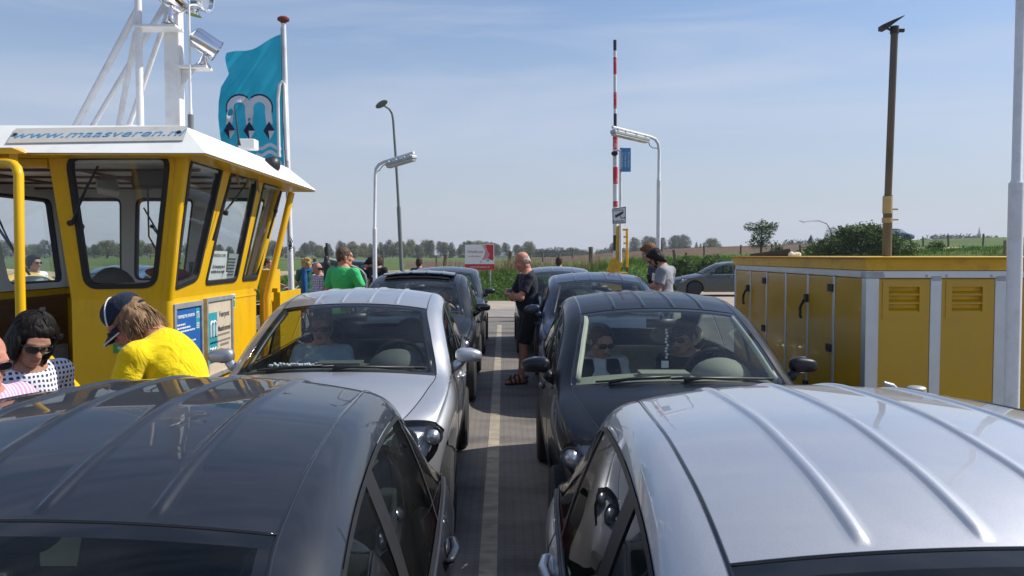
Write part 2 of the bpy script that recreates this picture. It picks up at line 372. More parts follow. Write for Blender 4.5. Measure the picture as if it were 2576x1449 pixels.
M_grass = mat('grass_ground', (0.060, 0.110, 0.018), 0.95, var=0.45, vs=1.3, dirt=(0.10, 0.10, 0.035), dirt_amt=0.6, dirt_s=0.5, bump=1.0, bs=14, spec=0.15)
M_mead = mat('meadow_green', (0.080, 0.125, 0.034), 0.95, var=0.25, vs=0.25, dirt=(0.15, 0.15, 0.06), dirt_amt=0.5, dirt_s=0.12, bump=0.6, bs=3, spec=0.15)
M_soil = mat('ploughed_soil', (0.125, 0.085, 0.058), 0.95, var=0.3, vs=0.5, dirt=(0.07, 0.048, 0.034), dirt_amt=0.7, dirt_s=1.5, bump=1.0, bs=5, spec=0.1)
M_sand = mat('sandy_path', (0.36, 0.28, 0.17), 0.95, var=0.15, vs=1.0)
yr = [25.3, 25.9] + list(np.arange(26.5, 62, 0.75)) + list(np.arange(62, 150, 3)) + list(np.arange(150, 500, 18)) + [560, 700, 1000, 1600, 3000, 5000]
qr = [-9, -4, -2] + list(np.linspace(-1.05, 1.05, 150)) + [2, 4, 9]
gb = MB()
for y in yr:
    for q in qr:
        x = q * y; gb.v.append((x, y, landz(x, y)))
nq = len(qr)
for i in range(len(yr) - 1):
    for j in range(nq - 1):
        y = (yr[i] + yr[i + 1]) / 2; q = (qr[j] + qr[j + 1]) / 2; x = q * y; yv = verge_y(x)
        wob = 3 * math.sin(x * 0.09) + 1.2 * math.sin(x * 0.31)
        if y < yv: mi = 0
        elif y < yv + 7 + wob * 0.3: mi = 1
        elif x < -4 and 52 < y < 60 + wob: mi = 4
        elif 0.045 < q < 0.43 and 58 + wob < y < 128: mi = 3
        elif -0.12 < q <= 0.045 and 66 + wob < y < 100: mi = 3
        elif y < 58: mi = 1 if q < 0.2 else 2
        elif q >= 0.43 and y < 128: mi = 2
        else: mi = 2
        gb.f.append((i * nq + j, i * nq + j + 1, (i + 1) * nq + j + 1, (i + 1) * nq + j)); gb.m.append(mi)
tag(gb.build('ground', [M_conc, M_grass, M_mead, M_soil, M_sand], smooth=180), kind='structure')
dt = MB()
for i in range(24):
    y0 = 50 + i * 2.2; dt.v += [(0.50 * y0 - 1.1, y0, landz(0.50 * y0 - 1.1, y0) + 0.05), (0.50 * y0 + 1.1 + i * 0.02, y0, landz(0.50 * y0 + 1.1, y0) + 0.05)]
dt = MB()
for i in range(30):
    x0 = 20 + i * 0.8; y0 = 52 + 0.10 * (x0 - 20)
    dt.v += [(x0, y0 - 0.9, landz(x0, y0 - 0.9) + 0.05), (x0, y0 + 0.9, landz(x0, y0 + 0.9) + 0.05)]
for i in range(29): dt.f.append((2 * i, 2 * i + 1, 2 * i + 3, 2 * i + 2)); dt.m.append(0)
tag(dt.build('dirt_road', M_sand, smooth=180), kind='structure')
def water_mat():
    m, t, b, L = _new('river_water'); b.inputs['Base Color'].default_value = (0.03, 0.05, 0.05, 1); b.inputs['Roughness'].default_value = 0.08
    tc = t.nodes.new('ShaderNodeTexCoord'); n = t.nodes.new('ShaderNodeTexNoise'); n.inputs['Scale'].default_value = 0.9; n.inputs['Detail'].default_value = 5
    L(tc.outputs['Object'], n.inputs['Vector']); bp = t.nodes.new('ShaderNodeBump'); bp.inputs['Strength'].default_value = 0.35; bp.inputs['Distance'].default_value = 0.2
    L(n.outputs['Fac'], bp.inputs['Height']); L(bp.outputs['Normal'], b.inputs['Normal']); return m
wb = MB(); wb.add([(-3000, -2500, -0.75), (3000, -2500, -0.75), (3000, 25.8, -0.75), (-3000, 25.8, -0.75)], [(0, 1, 2, 3)])
tag(wb.build('water', water_mat()), kind='structure')

# grass and weeds on the verge: many blades and broad leaves in one mass
def leafmat(name, c1, c2, rough=0.6, trans=0.25, vs=6):
    m, t, b, L = _new(name)
    tc = t.nodes.new('ShaderNodeTexCoord'); n = t.nodes.new('ShaderNodeTexNoise'); n.inputs['Scale'].default_value = vs; n.inputs['Detail'].default_value = 3
    L(tc.outputs['Object'], n.inputs['Vector'])
    r = t.nodes.new('ShaderNodeValToRGB'); r.color_ramp.elements[0].position = 0.35; r.color_ramp.elements[1].position = 0.65
    r.color_ramp.elements[0].color = tuple(c1) + (1,); r.color_ramp.elements[1].color = tuple(c2) + (1,); L(n.outputs['Fac'], r.inputs['Fac'])
    L(r.outputs['Color'], b.inputs['Base Color']); b.inputs['Roughness'].default_value = rough; b.inputs['Specular IOR Level'].default_value = 0.25
    tl = t.nodes.new('ShaderNodeBsdfTranslucent'); L(r.outputs['Color'], tl.inputs['Color']); mx = t.nodes.new('ShaderNodeMixShader'); mx.inputs['Fac'].default_value = trans
    L(b.outputs['BSDF'], mx.inputs[1]); L(tl.outputs['BSDF'], mx.inputs[2]); L(mx.outputs['Shader'], t.nodes['Material Output'].inputs['Surface'])
    return m
M_blade = leafmat('grass_blade', (0.05, 0.115, 0.012), (0.12, 0.215, 0.03), trans=0.35, vs=1.5)
M_weed = leafmat('weed_leaf', (0.035, 0.085, 0.015), (0.09, 0.165, 0.035), trans=0.3, vs=2)
M_straw = leafmat('dry_reed', (0.22, 0.17, 0.08), (0.36, 0.29, 0.16), trans=0.3)
gv = MB(); gw = MB()
def blades(b, n, xr, yo, hr, wd, lean):
    for _ in range(n):
        x = rng.uniform(*xr); y = verge_y(x) + rng.uniform(*yo)
        p = 0.5 + 0.5 * math.sin(x * 2.1 + 0.7 * math.sin(y * 1.7)) * math.sin(y * 1.9 + x * 0.4)
        h = rng.uniform(*hr) * (0.55 + 0.8 * p); z = landz(x, y) - 0.02
        a = rng.uniform(0, 6.28); dx, dy = math.cos(a) * wd, math.sin(a) * wd; lx, ly = rng.normal(0, lean, 2) * h
        i = len(b.v)
        b.v += [(x - dx, y - dy, z), (x + dx, y + dy, z), (x + dx * .7 + lx * .4, y + dy * .7 + ly * .4, z + h * .6), (x - dx * .7 + lx * .4, y - dy * .7 + ly * .4, z + h * .6), (x + lx, y + ly, z + h * 0.93)]
        b.f += [(i, i + 1, i + 2, i + 3), (i + 3, i + 2, i + 4)]; b.m += [0, 0]
blades(gv, 17000, (-16, 12), (0.15, 6.5), (0.15, 0.42), 0.018, 0.28)
blades(gv, 9000, (8, 34), (0.1, 9.5), (0.12, 0.34), 0.022, 0.3)
for _ in range(7000):    # broad leaves
    x = rng.uniform(-15, 13); y = verge_y(x) + rng.uniform(0.1, 3.8)
    if math.sin(x * 1.3 + 1) + math.sin(y * 2 + x * .6) < -0.1: continue
    z = landz(x, y) + rng.uniform(0.08, 0.42); a = rng.uniform(0, 6.28); l = rng.uniform(0.07, 0.17); e = rng.uniform(-0.3, 0.9)
    u = Vector((math.cos(a) * math.cos(e), math.sin(a) * math.cos(e), math.sin(e))) * l; s_ = Vector((-math.sin(a), math.cos(a), rng.uniform(-.4, .4))) * l * 0.42; o = Vector((x, y, z))
    i = len(gw.v); gw.v += [o, o + u * .5 + s_, o + u, o + u * .5 - s_]; gw.f.append((i, i + 1, i + 2, i + 3)); gw.m.append(0)
tag(gv.build('grass', M_blade), kind='stuff'); tag(gw.build('weeds', M_weed), kind='stuff')
gr = MB(); blades(gr, 1600, (-3, 5), (4.6, 7.2), (0.35, 0.75), 0.012, 0.2); tag(gr.build('tall_grass', M_straw), kind='stuff')
# ================================================================== the ferry's wheelhouse
def hit(px, py, P0, n):
    o = Vector((0, 0, CAM_Z)); d = at(px, py, 1.0) - o; n = Vector(n)
    return o + d * ((Vector(P0) - o).dot(n) / d.dot(n))
ZS, ZT = 1.50, 2.60
SB = dict(x0=-4.6, x1=-2.6, y0=6.3, y1=8.5); TB = dict(x0=-4.85, x1=-2.37, y0=6.05, y1=8.75)
cab = thing('wheelhouse', 'yellow ferry wheelhouse with white visor roof and slanted windows', 'wheelhouse', (-3.6, 7.4, deckz(7.4)))
XD = -3.36
M_in = M_cream
def plane3(a, b, c):
    a, b, c = Vector(a), Vector(b), Vector(c); n = (b - a).cross(c - a).normalized(); return a, n
# --- lower walls
lw = MB()
lw.bb((XD, SB['y0'], -0.05), (SB['x1'] - 0.001, SB['y0'] + 0.04, ZS)); lw.bb((SB['x1'] - 0.04, SB['y0'] + 0.041, -0.05), (SB['x1'], SB['y1'], ZS))
lw.bb((SB['x0'], SB['y1'] - 0.04, -0.05), (SB['x1'] - 0.041, SB['y1'], ZS)); lw.bb((SB['x0'], SB['y0'], -0.05), (SB['x0'] + 0.03, SB['y1'] - 0.041, ZS))
lw.bb((SB['x1'] - 0.001, SB['y0'] + 0.02, 1.425), (SB['x1'] + 0.006, SB['y1'], 1.437))          # welded seam
lw.tube([(SB['x1'] - 0.03, SB['y0'] + 0.03, 0), (SB['x1'] - 0.03, SB['y0'] + 0.03, ZS)], 0.05, 14)
lw.build('wall', M_yel, cab, smooth=40)
# --- slanted upper walls with openings
def slanted(quad, wins, name, inward):
    """quad: bl br tr tl seen from outside; wins: list of (bl, br, tr, tl, radius) ; splits between the windows"""
    bl, br, tr, tl = [Vector(p) for p in quad]; nW = len(wins); rings = MB(); inner = MB()
    cuts = [0.0]
    for i in range(nW - 1):
        m0 = (wins[i][1] + wins[i + 1][0]) / 2; m1 = (wins[i][2] + wins[i + 1][3]) / 2
        def par(p, a, b): return (p - a).dot(b - a) / (b - a).length_squared
        cuts.append((par(m0, bl, br), par(m1, tl, tr)))
    for i, wd in enumerate(wins):
        def cut(k, end):
            if k == 0: return bl, tl
            if k == nW: return br, tr
            a, b_ = cuts[k]; return bl.lerp(br, a), tl.lerp(tr, b_)
        l0, l1 = cut(i, 0); r0, r1 = cut(i + 1, 0)
        out = rrect(l0, r0, r1, l1, 0.002); win = rrect(*wd[:4], wd[4])
        rings.ring(out, win, inward * 0.03)
        inner.ring([p + inward * 0.0305 for p in out], [p + inward * 0.0305 for p in win], inward * 0.025)
    o = rings.build(name, M_yel, cab); inner.build('inner_lining', M_in, cab)
    for wd in wins:
        win = rrect(*wd[:4], wd[4]); fr = MB(); grown = inset(win, -0.012); small = inset(win, 0.026)
        c = sum(win, Vector()) / len(win)
        if (grown[0] - c).length < (small[0] - c).length: grown, small = small, grown
        fr.ring([p - inward * 0.008 for p in grown], [p - inward * 0.008 for p in small], inward * 0.05)
        f = fr.build('window', M_rub, cab)
        g = MB(); g.add([p + inward * 0.012 for p in win], [tuple(range(len(win)))]); g.build('pane', M_wglass, f)
# near face
P0, nN = plane3((SB['x1'], SB['y0'], ZS), (SB['x0'], SB['y0'], ZS), (TB['x1'], TB['y0'], ZT))
if nN.y > 0: nN = -nN
nearw = [hit(*p, P0, nN) for p in ((216, 724), (391, 721), (426, 391), (168, 394))]
slanted([(XD, SB['y0'], ZS), (SB['x1'], SB['y0'], ZS), (TB['x1'], TB['y0'], ZT), (XD - 0.02, TB['y0'], ZT)], [nearw + [0.10]], 'slanted_wall', -nN)
# starboard face, three windows
P1, nS = plane3((SB['x1'], SB['y0'], ZS), (SB['x1'], SB['y1'], ZS), (TB['x1'], TB['y0'], ZT))
if nS.x < 0: nS = -nS
k = 0.3212
def c2(x, y): return hit(x * k, 352.2 + y * k, P1, nS)
ww = [[c2(1365, 1168), c2(1545, 1092), c2(1748, 200), c2(1496, 142), 0.07], [c2(1606, 1128), c2(1850, 1102), c2(2022, 296), c2(1806, 258), 0.07], [c2(1895, 1098), c2(2012, 1088), c2(2216, 358), c2(2068, 322), 0.06]]
slanted([(SB['x1'], SB['y0'], ZS), (SB['x1'], SB['y1'], ZS), (TB['x1'], TB['y1'], ZT), (TB['x1'], TB['y0'], ZT)], ww, 'slanted_wall', -nS)
# far face and port face
def lean(u, v, q): 
    bl, br, tr, tl = [Vector(p) for p in q]; return bl.lerp(br, u).lerp(tl.lerp(tr, u), v)
qF = [(SB['x1'], SB['y1'], ZS), (SB['x0'], SB['y1'], ZS), (TB['x0'], TB['y1'], ZT), (TB['x1'], TB['y1'], ZT)]
nF = plane3(*qF[:3])[1]; nF = nF if nF.y > 0 else -nF
wf = [[lean(u0, .06, qF), lean(u1, .06, qF), lean(u1, .86, qF), lean(u0, .86, qF), .09] for u0, u1 in ((.05, .31), (.37, .63), (.69, .95))]
slanted(qF, wf, 'slanted_wall', -nF)
qP = [(SB['x0'], SB['y1'], ZS), (SB['x0'], SB['y0'], ZS), (TB['x0'], TB['y0'], ZT), (TB['x0'], TB['y1'], ZT)]
nP = plane3(*qP[:3])[1]; nP = nP if nP.x < 0 else -nP
wp = [[lean(u0, .05, qP), lean(u1, .05, qP), lean(u1, .84, qP), lean(u0, .84, qP), .09] for u0, u1 in ((.05, .46), (.54, .95))]
slanted(qP, wp, 'slanted_wall', -nP)
for (a, b_) in (((SB['x1'], SB['y0']), (TB['x1'], TB['y0'])), ((SB['x1'], SB['y1']), (TB['x1'], TB['y1']))):
    s_ = -1 if a[1] == SB['y0'] else 1; co = MB()
    co.tube([(a[0] - .028, a[1] - s_ * .028, ZS - 0.01), (b_[0] - .028, b_[1] - s_ * .028, ZT)], 0.046, 14); co.build('corner_post', M_yel, cab, smooth=60)
# wood and radiator on the port wall, socket
wd = MB(); wd.bb((SB['x0'] + 0.031, SB['y0'] + .1, 0.1), (SB['x0'] + 0.05, SB['y1'] - .05, 1.44)); wd.bb((SB['x0'] + 0.05, SB['y0'] + .1, 1.405), (SB['x0'] + 0.075, SB['y1'] - .05, 1.44))
wd.build('wood_panelling', M_wood, cab)
ra = MB()
ra.bb((SB['x0'] + .055, 7.15, .46), (SB['x0'] + .10, 8.35, .93))
for i in range(40): ra.bb((SB['x0'] + .10, 7.17 + i * .0295, .48), (SB['x0'] + .108, 7.185 + i * .0295, .90))
ra.build('radiator', M_cream, cab)
so = hit(106, 787, (SB['x0'] + .052, 0, 0), (1, 0, 0)); sk = MB(); sk.box(so, (.03, .07, .11)); sk.lathe([(.022, 0), (.022, .004), (.018, .004), (.016, -.008)], so + Vector((.0155, 0, -.015)), (1, 0, 0)); sk.build('socket', M_white, cab, bevel=.008)
# ceiling, roof, soffit
ce = MB(); ce.bb((TB['x0'] + .03, TB['y0'] + .03, 2.535), (TB['x1'] - .03, TB['y1'] - .03, 2.558)); ce.build('ceiling', M_white, cab)
VL = dict(x0=-5.12, x1=-2.12, y0=5.82, y1=9.26); VU = dict(x0=-4.85, x1=-2.39, y0=6.10, y1=9.0)
ZL, ZU = 2.575, 2.815
rf = MB()
lo = [(VL['x0'], VL['y0'], ZL), (VL['x1'], VL['y0'], ZL), (VL['x1'], VL['y1'], ZL), (VL['x0'], VL['y1'], ZL)]
hi = [(VU['x0'], VU['y0'], ZU), (VU['x1'], VU['y0'], ZU), (VU['x1'], VU['y1'], ZU), (VU['x0'], VU['y1'], ZU)]
rf.hexa(lo + hi); rf.build('roof', M_white, cab, bevel=0.006)
sf = MB(); a = 0.02
sf.ring(rrect((VL['x0'] + a, VL['y0'] + a, 2.562), (VL['x1'] - a, VL['y0'] + a, 2.562), (VL['x1'] - a, VL['y1'] - a, 2.562), (VL['x0'] + a, VL['y1'] - a, 2.562), .002),
        rrect((TB['x0'] - .002, TB['y0'] - .002, 2.562), (TB['x1'] + .002, TB['y0'] - .002, 2.562), (TB['x1'] + .002, TB['y1'] + .002, 2.562), (TB['x0'] - .002, TB['y1'] + .002, 2.562), .002), (0, 0, .011))
sf.build('soffit', M_yel, cab)
# door lintel left and inner furniture
li = MB(); li.bb((TB['x0'], TB['y0'] + .01, 2.50), (XD - .03, TB['y0'] + .06, 2.56)); li.build('door_lintel', M_yel, cab)
cs = MB(); cs.bb((-2.95, 6.5, .1), (-2.66, 8.4, 1.40)); cs.bb((-4.3, 8.15, .1), (-2.96, 8.42, 1.30)); cs.bb((-2.98, 6.52, 1.40), (-2.64, 8.38, 1.43)); cs.build('console', mat('console_navy', (0.012, 0.016, 0.04), .4), cab)
hs = MB(); hs.ell((-3.45, 7.15, 1.42), (.25, .07, .32), n=20, m=12); hs.ell((-3.45, 7.4, 1.05), (.26, .25, .09)); hs.lathe([(.22, .0), (.22, .02), (.04, .05), (.04, 1.0)], (-3.45, 7.4, .05)); hs.build('helm_chair', M_blk, cab, smooth=60)
st = MB()
for i, (x, y, h, r, c) in enumerate(((-2.78, 6.62, .10, .012, 1), (-2.82, 6.68, .14, .010, 1), (-2.75, 6.7, .12, .011, 2))): st.tube([(x, y, 1.43), (x + .01, y, 1.43 + h)], r, 8, mi=c)
st.lathe([(.055, 0), (.055, .065), (.05, .065)], (-2.80, 6.50, 1.43), n=20, mi=0)
st.build('desk_clutter', [M_white, mat('blue_plastic', (.02, .10, .35), .4), mat('green_plastic', (.02, .3, .12), .4)], cab)
# wipers
def wiper(pts, blade, n_):
    b = MB(); b.tube(pts, .009, 8); b.tube([pts[0] + n_ * .0, pts[0] + n_ * .03], .022, 10)
    b.tube(blade, .008, 6); b.tube([blade[0] + n_ * .012, blade[1] + n_ * .012], .006, 6); return b.build('wiper', M_blk, cab)
o_ = nN * 0.035
def hn(x, y, off=0.035): return hit(x, y, P0 + nN * off, nN)
def hs_(x, y, off=0.035): return hit(x, y, P1 + nS * off, nS)
wiper([hn(180, 560), hn(205, 505), hn(222, 460)], [hn(202, 505), hn(247, 418)], nN)
wiper([hs_(564, 535), hs_(600, 490), hs_(622, 458)], [hs_(535, 605), hs_(578, 452)], nS)
wiper([hs_(690, 530), hs_(702, 490)], [hs_(672, 600), hs_(706, 480)], nS)
# cabin clutter: ceiling battens, lamp, dark screen box, wiper of the far window, cable
cb_ = MB()
for y in (6.5, 7.1, 7.7, 8.3): cb_.bb((TB['x0'] + .06, y, 2.515), (TB['x1'] - .06, y + .035, 2.534))
for x in (-4.3, -3.4): cb_.bb((x, 6.54, 2.516), (x + .03, 8.3, 2.5335))
cb_.build('ceiling_batten', mat('batten_brown', (.16, .06, .035), .6), cab)
cl_ = MB(); cl_.box((-3.55, 7.3, 2.47), (.18, .55, .06), (R(18), R(8), R(30))); cl_.build('ceiling_lamp', M_cream, cab, bevel=.02)
sb_ = MB(); sb_.box((-2.72, 6.35, 2.44), (.30, .16, .15)); sb_.build('radio_box', M_blk, cab, bevel=.02)
mo = MB(); mo.box((-2.90, 7.9, 1.62), (.08, .40, .32), (0, 0, R(-20))); mo.box((-3.35, 8.2, 1.48), (.42, .08, .30)); mo.build('instrument', M_blk, cab, bevel=.015)
cd_ = MB(); cd_.tube([(-2.95, 6.75, 2.5), (-2.97, 6.8, 2.0), (-2.85, 6.85, 1.75), (-2.9, 6.9, 1.95), (-2.86, 6.95, 1.42)], .008, 6); cd_.tube([hn(190, 575, -.06), hn(205, 588, -.08), hn(212, 570, -.08), hn(200, 553, -.06)], .006, 6); cd_.build('cable', M_blk, cab)
jk = MB(); jk.ell((-3.35, 8.1, 1.66), (.22, .12, .06), (.2, .1, .3), 12, 8); jk.build('cloth', mat('red_cloth', (.30, .05, .05), .9, bump=.6), cab, smooth=80)
wiper([Vector((-3.75, 8.66, 2.15)), Vector((-3.6, 8.66, 1.95)), Vector((-3.45, 8.66, 1.75))], [Vector((-3.85, 8.70, 2.35)), Vector((-3.45, 8.64, 1.68))], Vector((0, 1, 0)))
wiper([Vector((-4.80, 7.6, 2.4)), Vector((-4.74, 7.7, 2.1)), Vector((-4.68, 7.75, 1.9))], [Vector((-4.75, 7.55, 2.2)), Vector((-4.64, 7.95, 1.65))], Vector((-1, 0, 0)))
# visor extras
P2 = Vector(lo[1]); nV = (Vector(lo[2]) - Vector(lo[1])).cross(Vector(hi[1]) - Vector(lo[1])).normalized(); nV = nV if nV.x > 0 else -nV
c_ = hit(683, 416, P2, nV); dm = MB(); dm.lathe([(.085, 0), (.085, .02), (.07, .05), (.04, .085), (.0, .095)], c_, nV); dm.build('dome_lamp', M_blk, cab, smooth=50)
an = MB(); a0 = hit(602, 366, P2, nV); an.tube([a0, at(600, 350, a0.y), at(590, 265, a0.y + .05)], [.018, .010, .004], 8); an.build('short_aerial', M_blk, cab)
jb = MB(); j0 = hit(625, 372, P2, nV); jb.box(j0 + Vector((0, 0, .03)), (.16, .14, .10)); jb.build('junction_box', M_white, cab, bevel=.01)
cl = MB()
for i in range(3):
    p = at(560 + i * 28, 412 + i * 12, 7.0 + i * .25); q = at(592 + i * 26, 425 + i * 12, 7.2 + i * .25); cl.tube([p, (p + q) / 2 + Vector((0, 0, .02)), q], [.035, .05, .03], 10)
    cl.add([q, q + Vector((0, .08, -.02)), q + Vector((0.02, .06, -.15)), q + Vector((.01, -.02, -.1))], [(0, 1, 2, 3)])
cl.build('rolled_blind', mat('brown_canvas', (.20, .14, .10), .9, var=.3, bump=.5), cab, smooth=60)
# hand rails of the wheelhouse
def rail(pts, r=.024): hr = MB(); hr.tube(pts, r, 12); hr.build('handrail', M_yel, cab, smooth=60)
e0 = Vector((SB['x1'] + .10, SB['y1'] + .05, 0)); rail([e0, e0 + Vector((0, 0, ZS - .1)), Vector((TB['x1'] + .08, TB['y1'] + .04, ZT - .08))], .035)
rail([at(668, 760, 8.9), at(676, 752, 8.95), at(679, 772, 9.0), at(679, 880, 9.0)])
rail([at(120, 900, 5.1), at(190, 975, 4.9), at(205, 1010, 4.85)], .028)
# maasveren plate on the visor
P3 = Vector(lo[0]); nA = (Vector(lo[1]) - Vector(lo[0])).cross(Vector(hi[0]) - Vector(lo[0])).normalized(); nA = nA if nA.y < 0 else -nA
cn = [hit(x, y, P3 + nA * .012, nA) for x, y in ((16, 359.5), (459, 352.5), (472, 316.5), (40, 323))]
pl = thing('name_plate', 'weathered grey board with slanted blue web address on the white visor', 'sign', tuple(sum(cn, Vector()) / 4))
pb = MB(); top = [cn[0].lerp(cn[1], i / 10) for i in range(11)]; bot = [cn[3].lerp(cn[2], i / 10) for i in range(11)]
for i in range(11):
    bow = nA * 0; pb.v += [top[i] + bow, bot[i] + bow * .3, top[i] + bow - nA * .01, bot[i] + bow * .3 - nA * .01]
for i in range(10):
    a = i * 4; b_ = a + 4
    for f in ((a, b_, b_ + 1, a + 1), (a + 2, a + 3, b_ + 3, b_ + 2), (a, a + 2, b_ + 2, b_), (a + 1, b_ + 1, b_ + 3, a + 3)): pb.f.append(f); pb.m.append(0)
M_plate = mat('weathered_plate', (.50, .49, .46), .6, var=.15, dirt=(.22, .2, .17), dirt_amt=.7, dirt_s=4)
pb.build('board', M_plate, pl)
M_tblue = mat('sign_blue', (.07, .29, .55), .5, var=.1)
ctr = sum(cn, Vector()) / 4
ex = (cn[1] - cn[0]).normalized(); ey = (cn[3] - cn[0]); ey = (ey - ex * ey.dot(ex)).normalized()
text_obj('lettering', 'www.maasveren.nl', .125, M_tblue, pl, frameM(ctr + nA * .004, ex, ey), shear=.25, sx=1.30, ext=.0005, bold=-.0005)
sc_ = MB()
for x, y in ((39, 339), (451, 333)): sc_.lathe([(.016, 0), (.016, .008), (.008, .012), (0, .012)], hit(x, y, P3 + nA * .014, nA), nA, 12)
sc_.build('screw', M_iron, pl)
pole = thing('handrail_pole', 'bent yellow tubular stanchion in front of the open doorway', 'handrail', (-3.18, 5.3, deckz(5.3)))
pm = MB(); b0 = at(52, 806, 5.3)
pm.tube([Vector((b0.x, 5.3, deckz(5.3))), at(50, 700, 5.3), at(47, 440, 5.3), at(43, 424, 5.32), at(34, 414, 5.34), at(20, 411, 5.36), at(-120, 409, 5.6)], .031, 16); pm.build('tube', M_yel, pole, smooth=60)
bk = MB(); bk.box(at(12, 392, 5.55), (.12, .10, .09)); bk.hexa([at(-60, 388, 5.4), at(66, 386, 5.4), at(68, 381, 5.9), at(-60, 381, 5.9), at(-60, 372, 5.4), at(28, 371, 5.4), at(60, 374, 5.9), at(-60, 374, 5.9)]); bk.build('bracket', M_yel, pole)

# ------------------------------------------------------------------ mast with searchlights on the roof
ms = thing('radar_mast', 'white square mast with tubular stays, brackets and searchlights on the wheelhouse roof', 'mast', (-3.1, 7.3, ZU))
m1 = MB(); mb_ = at(441, 302, 7.3); m1.bb((mb_.x - .067, 7.24, ZU), (mb_.x + .067, 7.36, 5.6)); m1.bb((mb_.x - .14, 7.2, ZU), (mb_.x + .14, 7.4, ZU + .03)); m1.build('column', M_wpole, ms, bevel=.008)
m2 = MB(); pp = at(353, 310, 7.1)
def tb(b, p, q, r): b.tube([p, q], r, 12)
tb(m2, Vector((pp.x, 7.1, ZU)), Vector((pp.x, 7.1, 4.6)), .031)
for (x0, y0, d0, x1, y1, d1, r) in ((166, 316, 7.1, 345, 25, 7.1, .028), (197, 316, 7.5, 414, 12, 7.32, .024), (288, 314, 7.3, 342, 80, 7.15, .025), (302, 314, 7.55, 424, 28, 7.36, .024)):
    a = at(x0, y0, d0); a.z = ZU; tb(m2, a, at(x1, y1, d1), r)
m2.build('stay', M_wpole, ms, smooth=60)
m3 = MB(); m3.bb((pp.x - .02, 7.05, at(0, 66, 7.1).z - .012), (at(447, 66, 7.1).x, 7.24, at(0, 66, 7.1).z + .012)); zb_ = at(0, 170, 7.3).z
m3.build('bracket', M_wpole, ms, bevel=.004); m3 = MB(); m3.bb((mb_.x + .06, 7.22, zb_ - .012), (at(527, 170, 7.3).x, 7.38, zb_ + .012)); m3.prism([(mb_.x + .067, 7.29, zb_ - .013), (mb_.x + .20, 7.29, zb_ - .013), (mb_.x + .067, 7.29, zb_ - .17)], (0, .012, 0))
m3.build('bracket', M_wpole, ms, bevel=.004); m3 = MB(); m3.bb((mb_.x - .6, 7.25, 4.7), (mb_.x + .6, 7.31, 4.76)); m3.build('cross_arm', M_wpole, ms, bevel=.004); m3 = MB(); m3.bb((mb_.x - .45, 7.25, 5.1), (mb_.x + .45, 7.31, 5.15)); m3.build('cross_arm', M_wpole, ms, bevel=.004)
def searchlight(base, c, ax):
    o = MB(); o.lathe([(.075, 0), (.045, .03), (.02, .09), (.016, (c - base).length - .06)], base, (c - base).normalized(), 16); so_ = o.build('searchlight', M_chrome, ms, smooth=50)
    h = MB(); h.lathe([(.0, -.135), (.05, -.135), (.085, -.115), (.096, -.08), (.096, .10), (.101, .10), (.101, .118), (.088, .118), (.088, .095)], c, ax, 28); h.build('housing', M_chrome, so_, smooth=40)
    g = MB(); g.lathe([(.089, .106), (0, .11)], c, ax, 28); g.build('front_glass', M_lens, so_)
searchlight(at(511, 166, 7.3), at(517, 110, 7.3), (0.62, .25, -.42)); searchlight(at(428, 62, 7.12), at(432, -8, 7.12), (.2, .7, -.2)); searchlight(at(487, 38, 7.6), at(495, 0, 7.6), (.9, -.2, -.15))
wa = MB(); q0 = at(480, 318, 7.2); q0.z = ZU - .05; wa.tube([q0, q0 + Vector((0, 0, .32))], .026, 10, mi=1); wa.tube([q0 + Vector((0, 0, .32)), q0 + Vector((0, 0, .42)), q0 + Vector((-.0, 0, 2.2))], [.018, .012, .010], 8, mi=0)
wa.build('whip_aerial', [M_wpole, M_grey], ms, smooth=60)
gp = MB(); g0 = at(330, 312, 6.9); gp.lathe([(.02, 0), (.02, .05), (.085, .06), (.085, .10), (.06, .125), (0, .135)], (g0.x, 6.9, ZU), n=20); gp.lathe([(.05, 0), (.09, .03), (.09, .06), (0, .08)], (at(420, 310, 6.9).x, 6.95, ZU + .0), n=16); gp.build('satellite_dome', M_cream, ms, smooth=50)

# ------------------------------------------------------------------ flagpole and flag
fp = thing('flagpole', 'tall white flagpole with dark red cap behind the wheelhouse', 'flagpole', tuple(at(738, 900, 12)))
fb = at(738, 905, 12); ft = at(713, 52, 12); fm = MB(); fm.tube([Vector((fb.x + .005, 12, deckz(12))), fb.lerp(ft, .5), ft], [.047, .04, .034], 16); fm.build('pole', M_wpole, fp, smooth=60)
fc = MB(); fc.lathe([(.03, -.05), (.045, -.02), (.085, .0), (.09, .03), (.06, .055), (0, .06)], ft, (0, 0, 1), 20); fc.build('cap', mat('red_cap', (.20, .035, .025), .5), fp, smooth=40)
fx = MB(); fx.tube([at(702, 395, 11.9), at(699, 250, 11.9), at(703, 214, 11.9), at(710, 205, 11.92), at(716, 214, 11.95), at(718, 300, 11.95), at(722, 405, 11.95)], .024, 10); fx.build('bent_tube', M_wpole, fp, smooth=60)
ln = MB(); ln.tube([at(707, 70, 11.93), at(712, 300, 11.93), at(726, 580, 11.93), at(727, 610, 11.93)], .006, 6); 
for i in range(7): ln.tube([at(729 + 4 * math.sin(i * 2.1), 595 + i * 4, 11.9), at(732 + 4 * math.cos(i * 1.7), 607 + i * 4, 11.9), at(729 + 3 * math.sin(i * 1.3), 620 + i * 2, 11.9)], .007, 6)
ln.build('halyard', M_iron, fp)
def fly(v): return np.interp(v, [0, .05, .14, .22, .35, .5, .65, .8, 1], [570, 566, 570, 576, 556, 550, 549, 553, 562])
def flagY(px, py): return 11.93 + (708 - px) / 160 * (0.06 * math.sin(py * .022 + px * .03) + .045 * math.sin((py + 1.5 * px) * .075) + .018 * math.sin((py + 1.1 * px) * .17 + 1.3 * math.sin(py * .02))) - .0006 * (708 - px)
fg = MB(); nu, nv = 30, 56
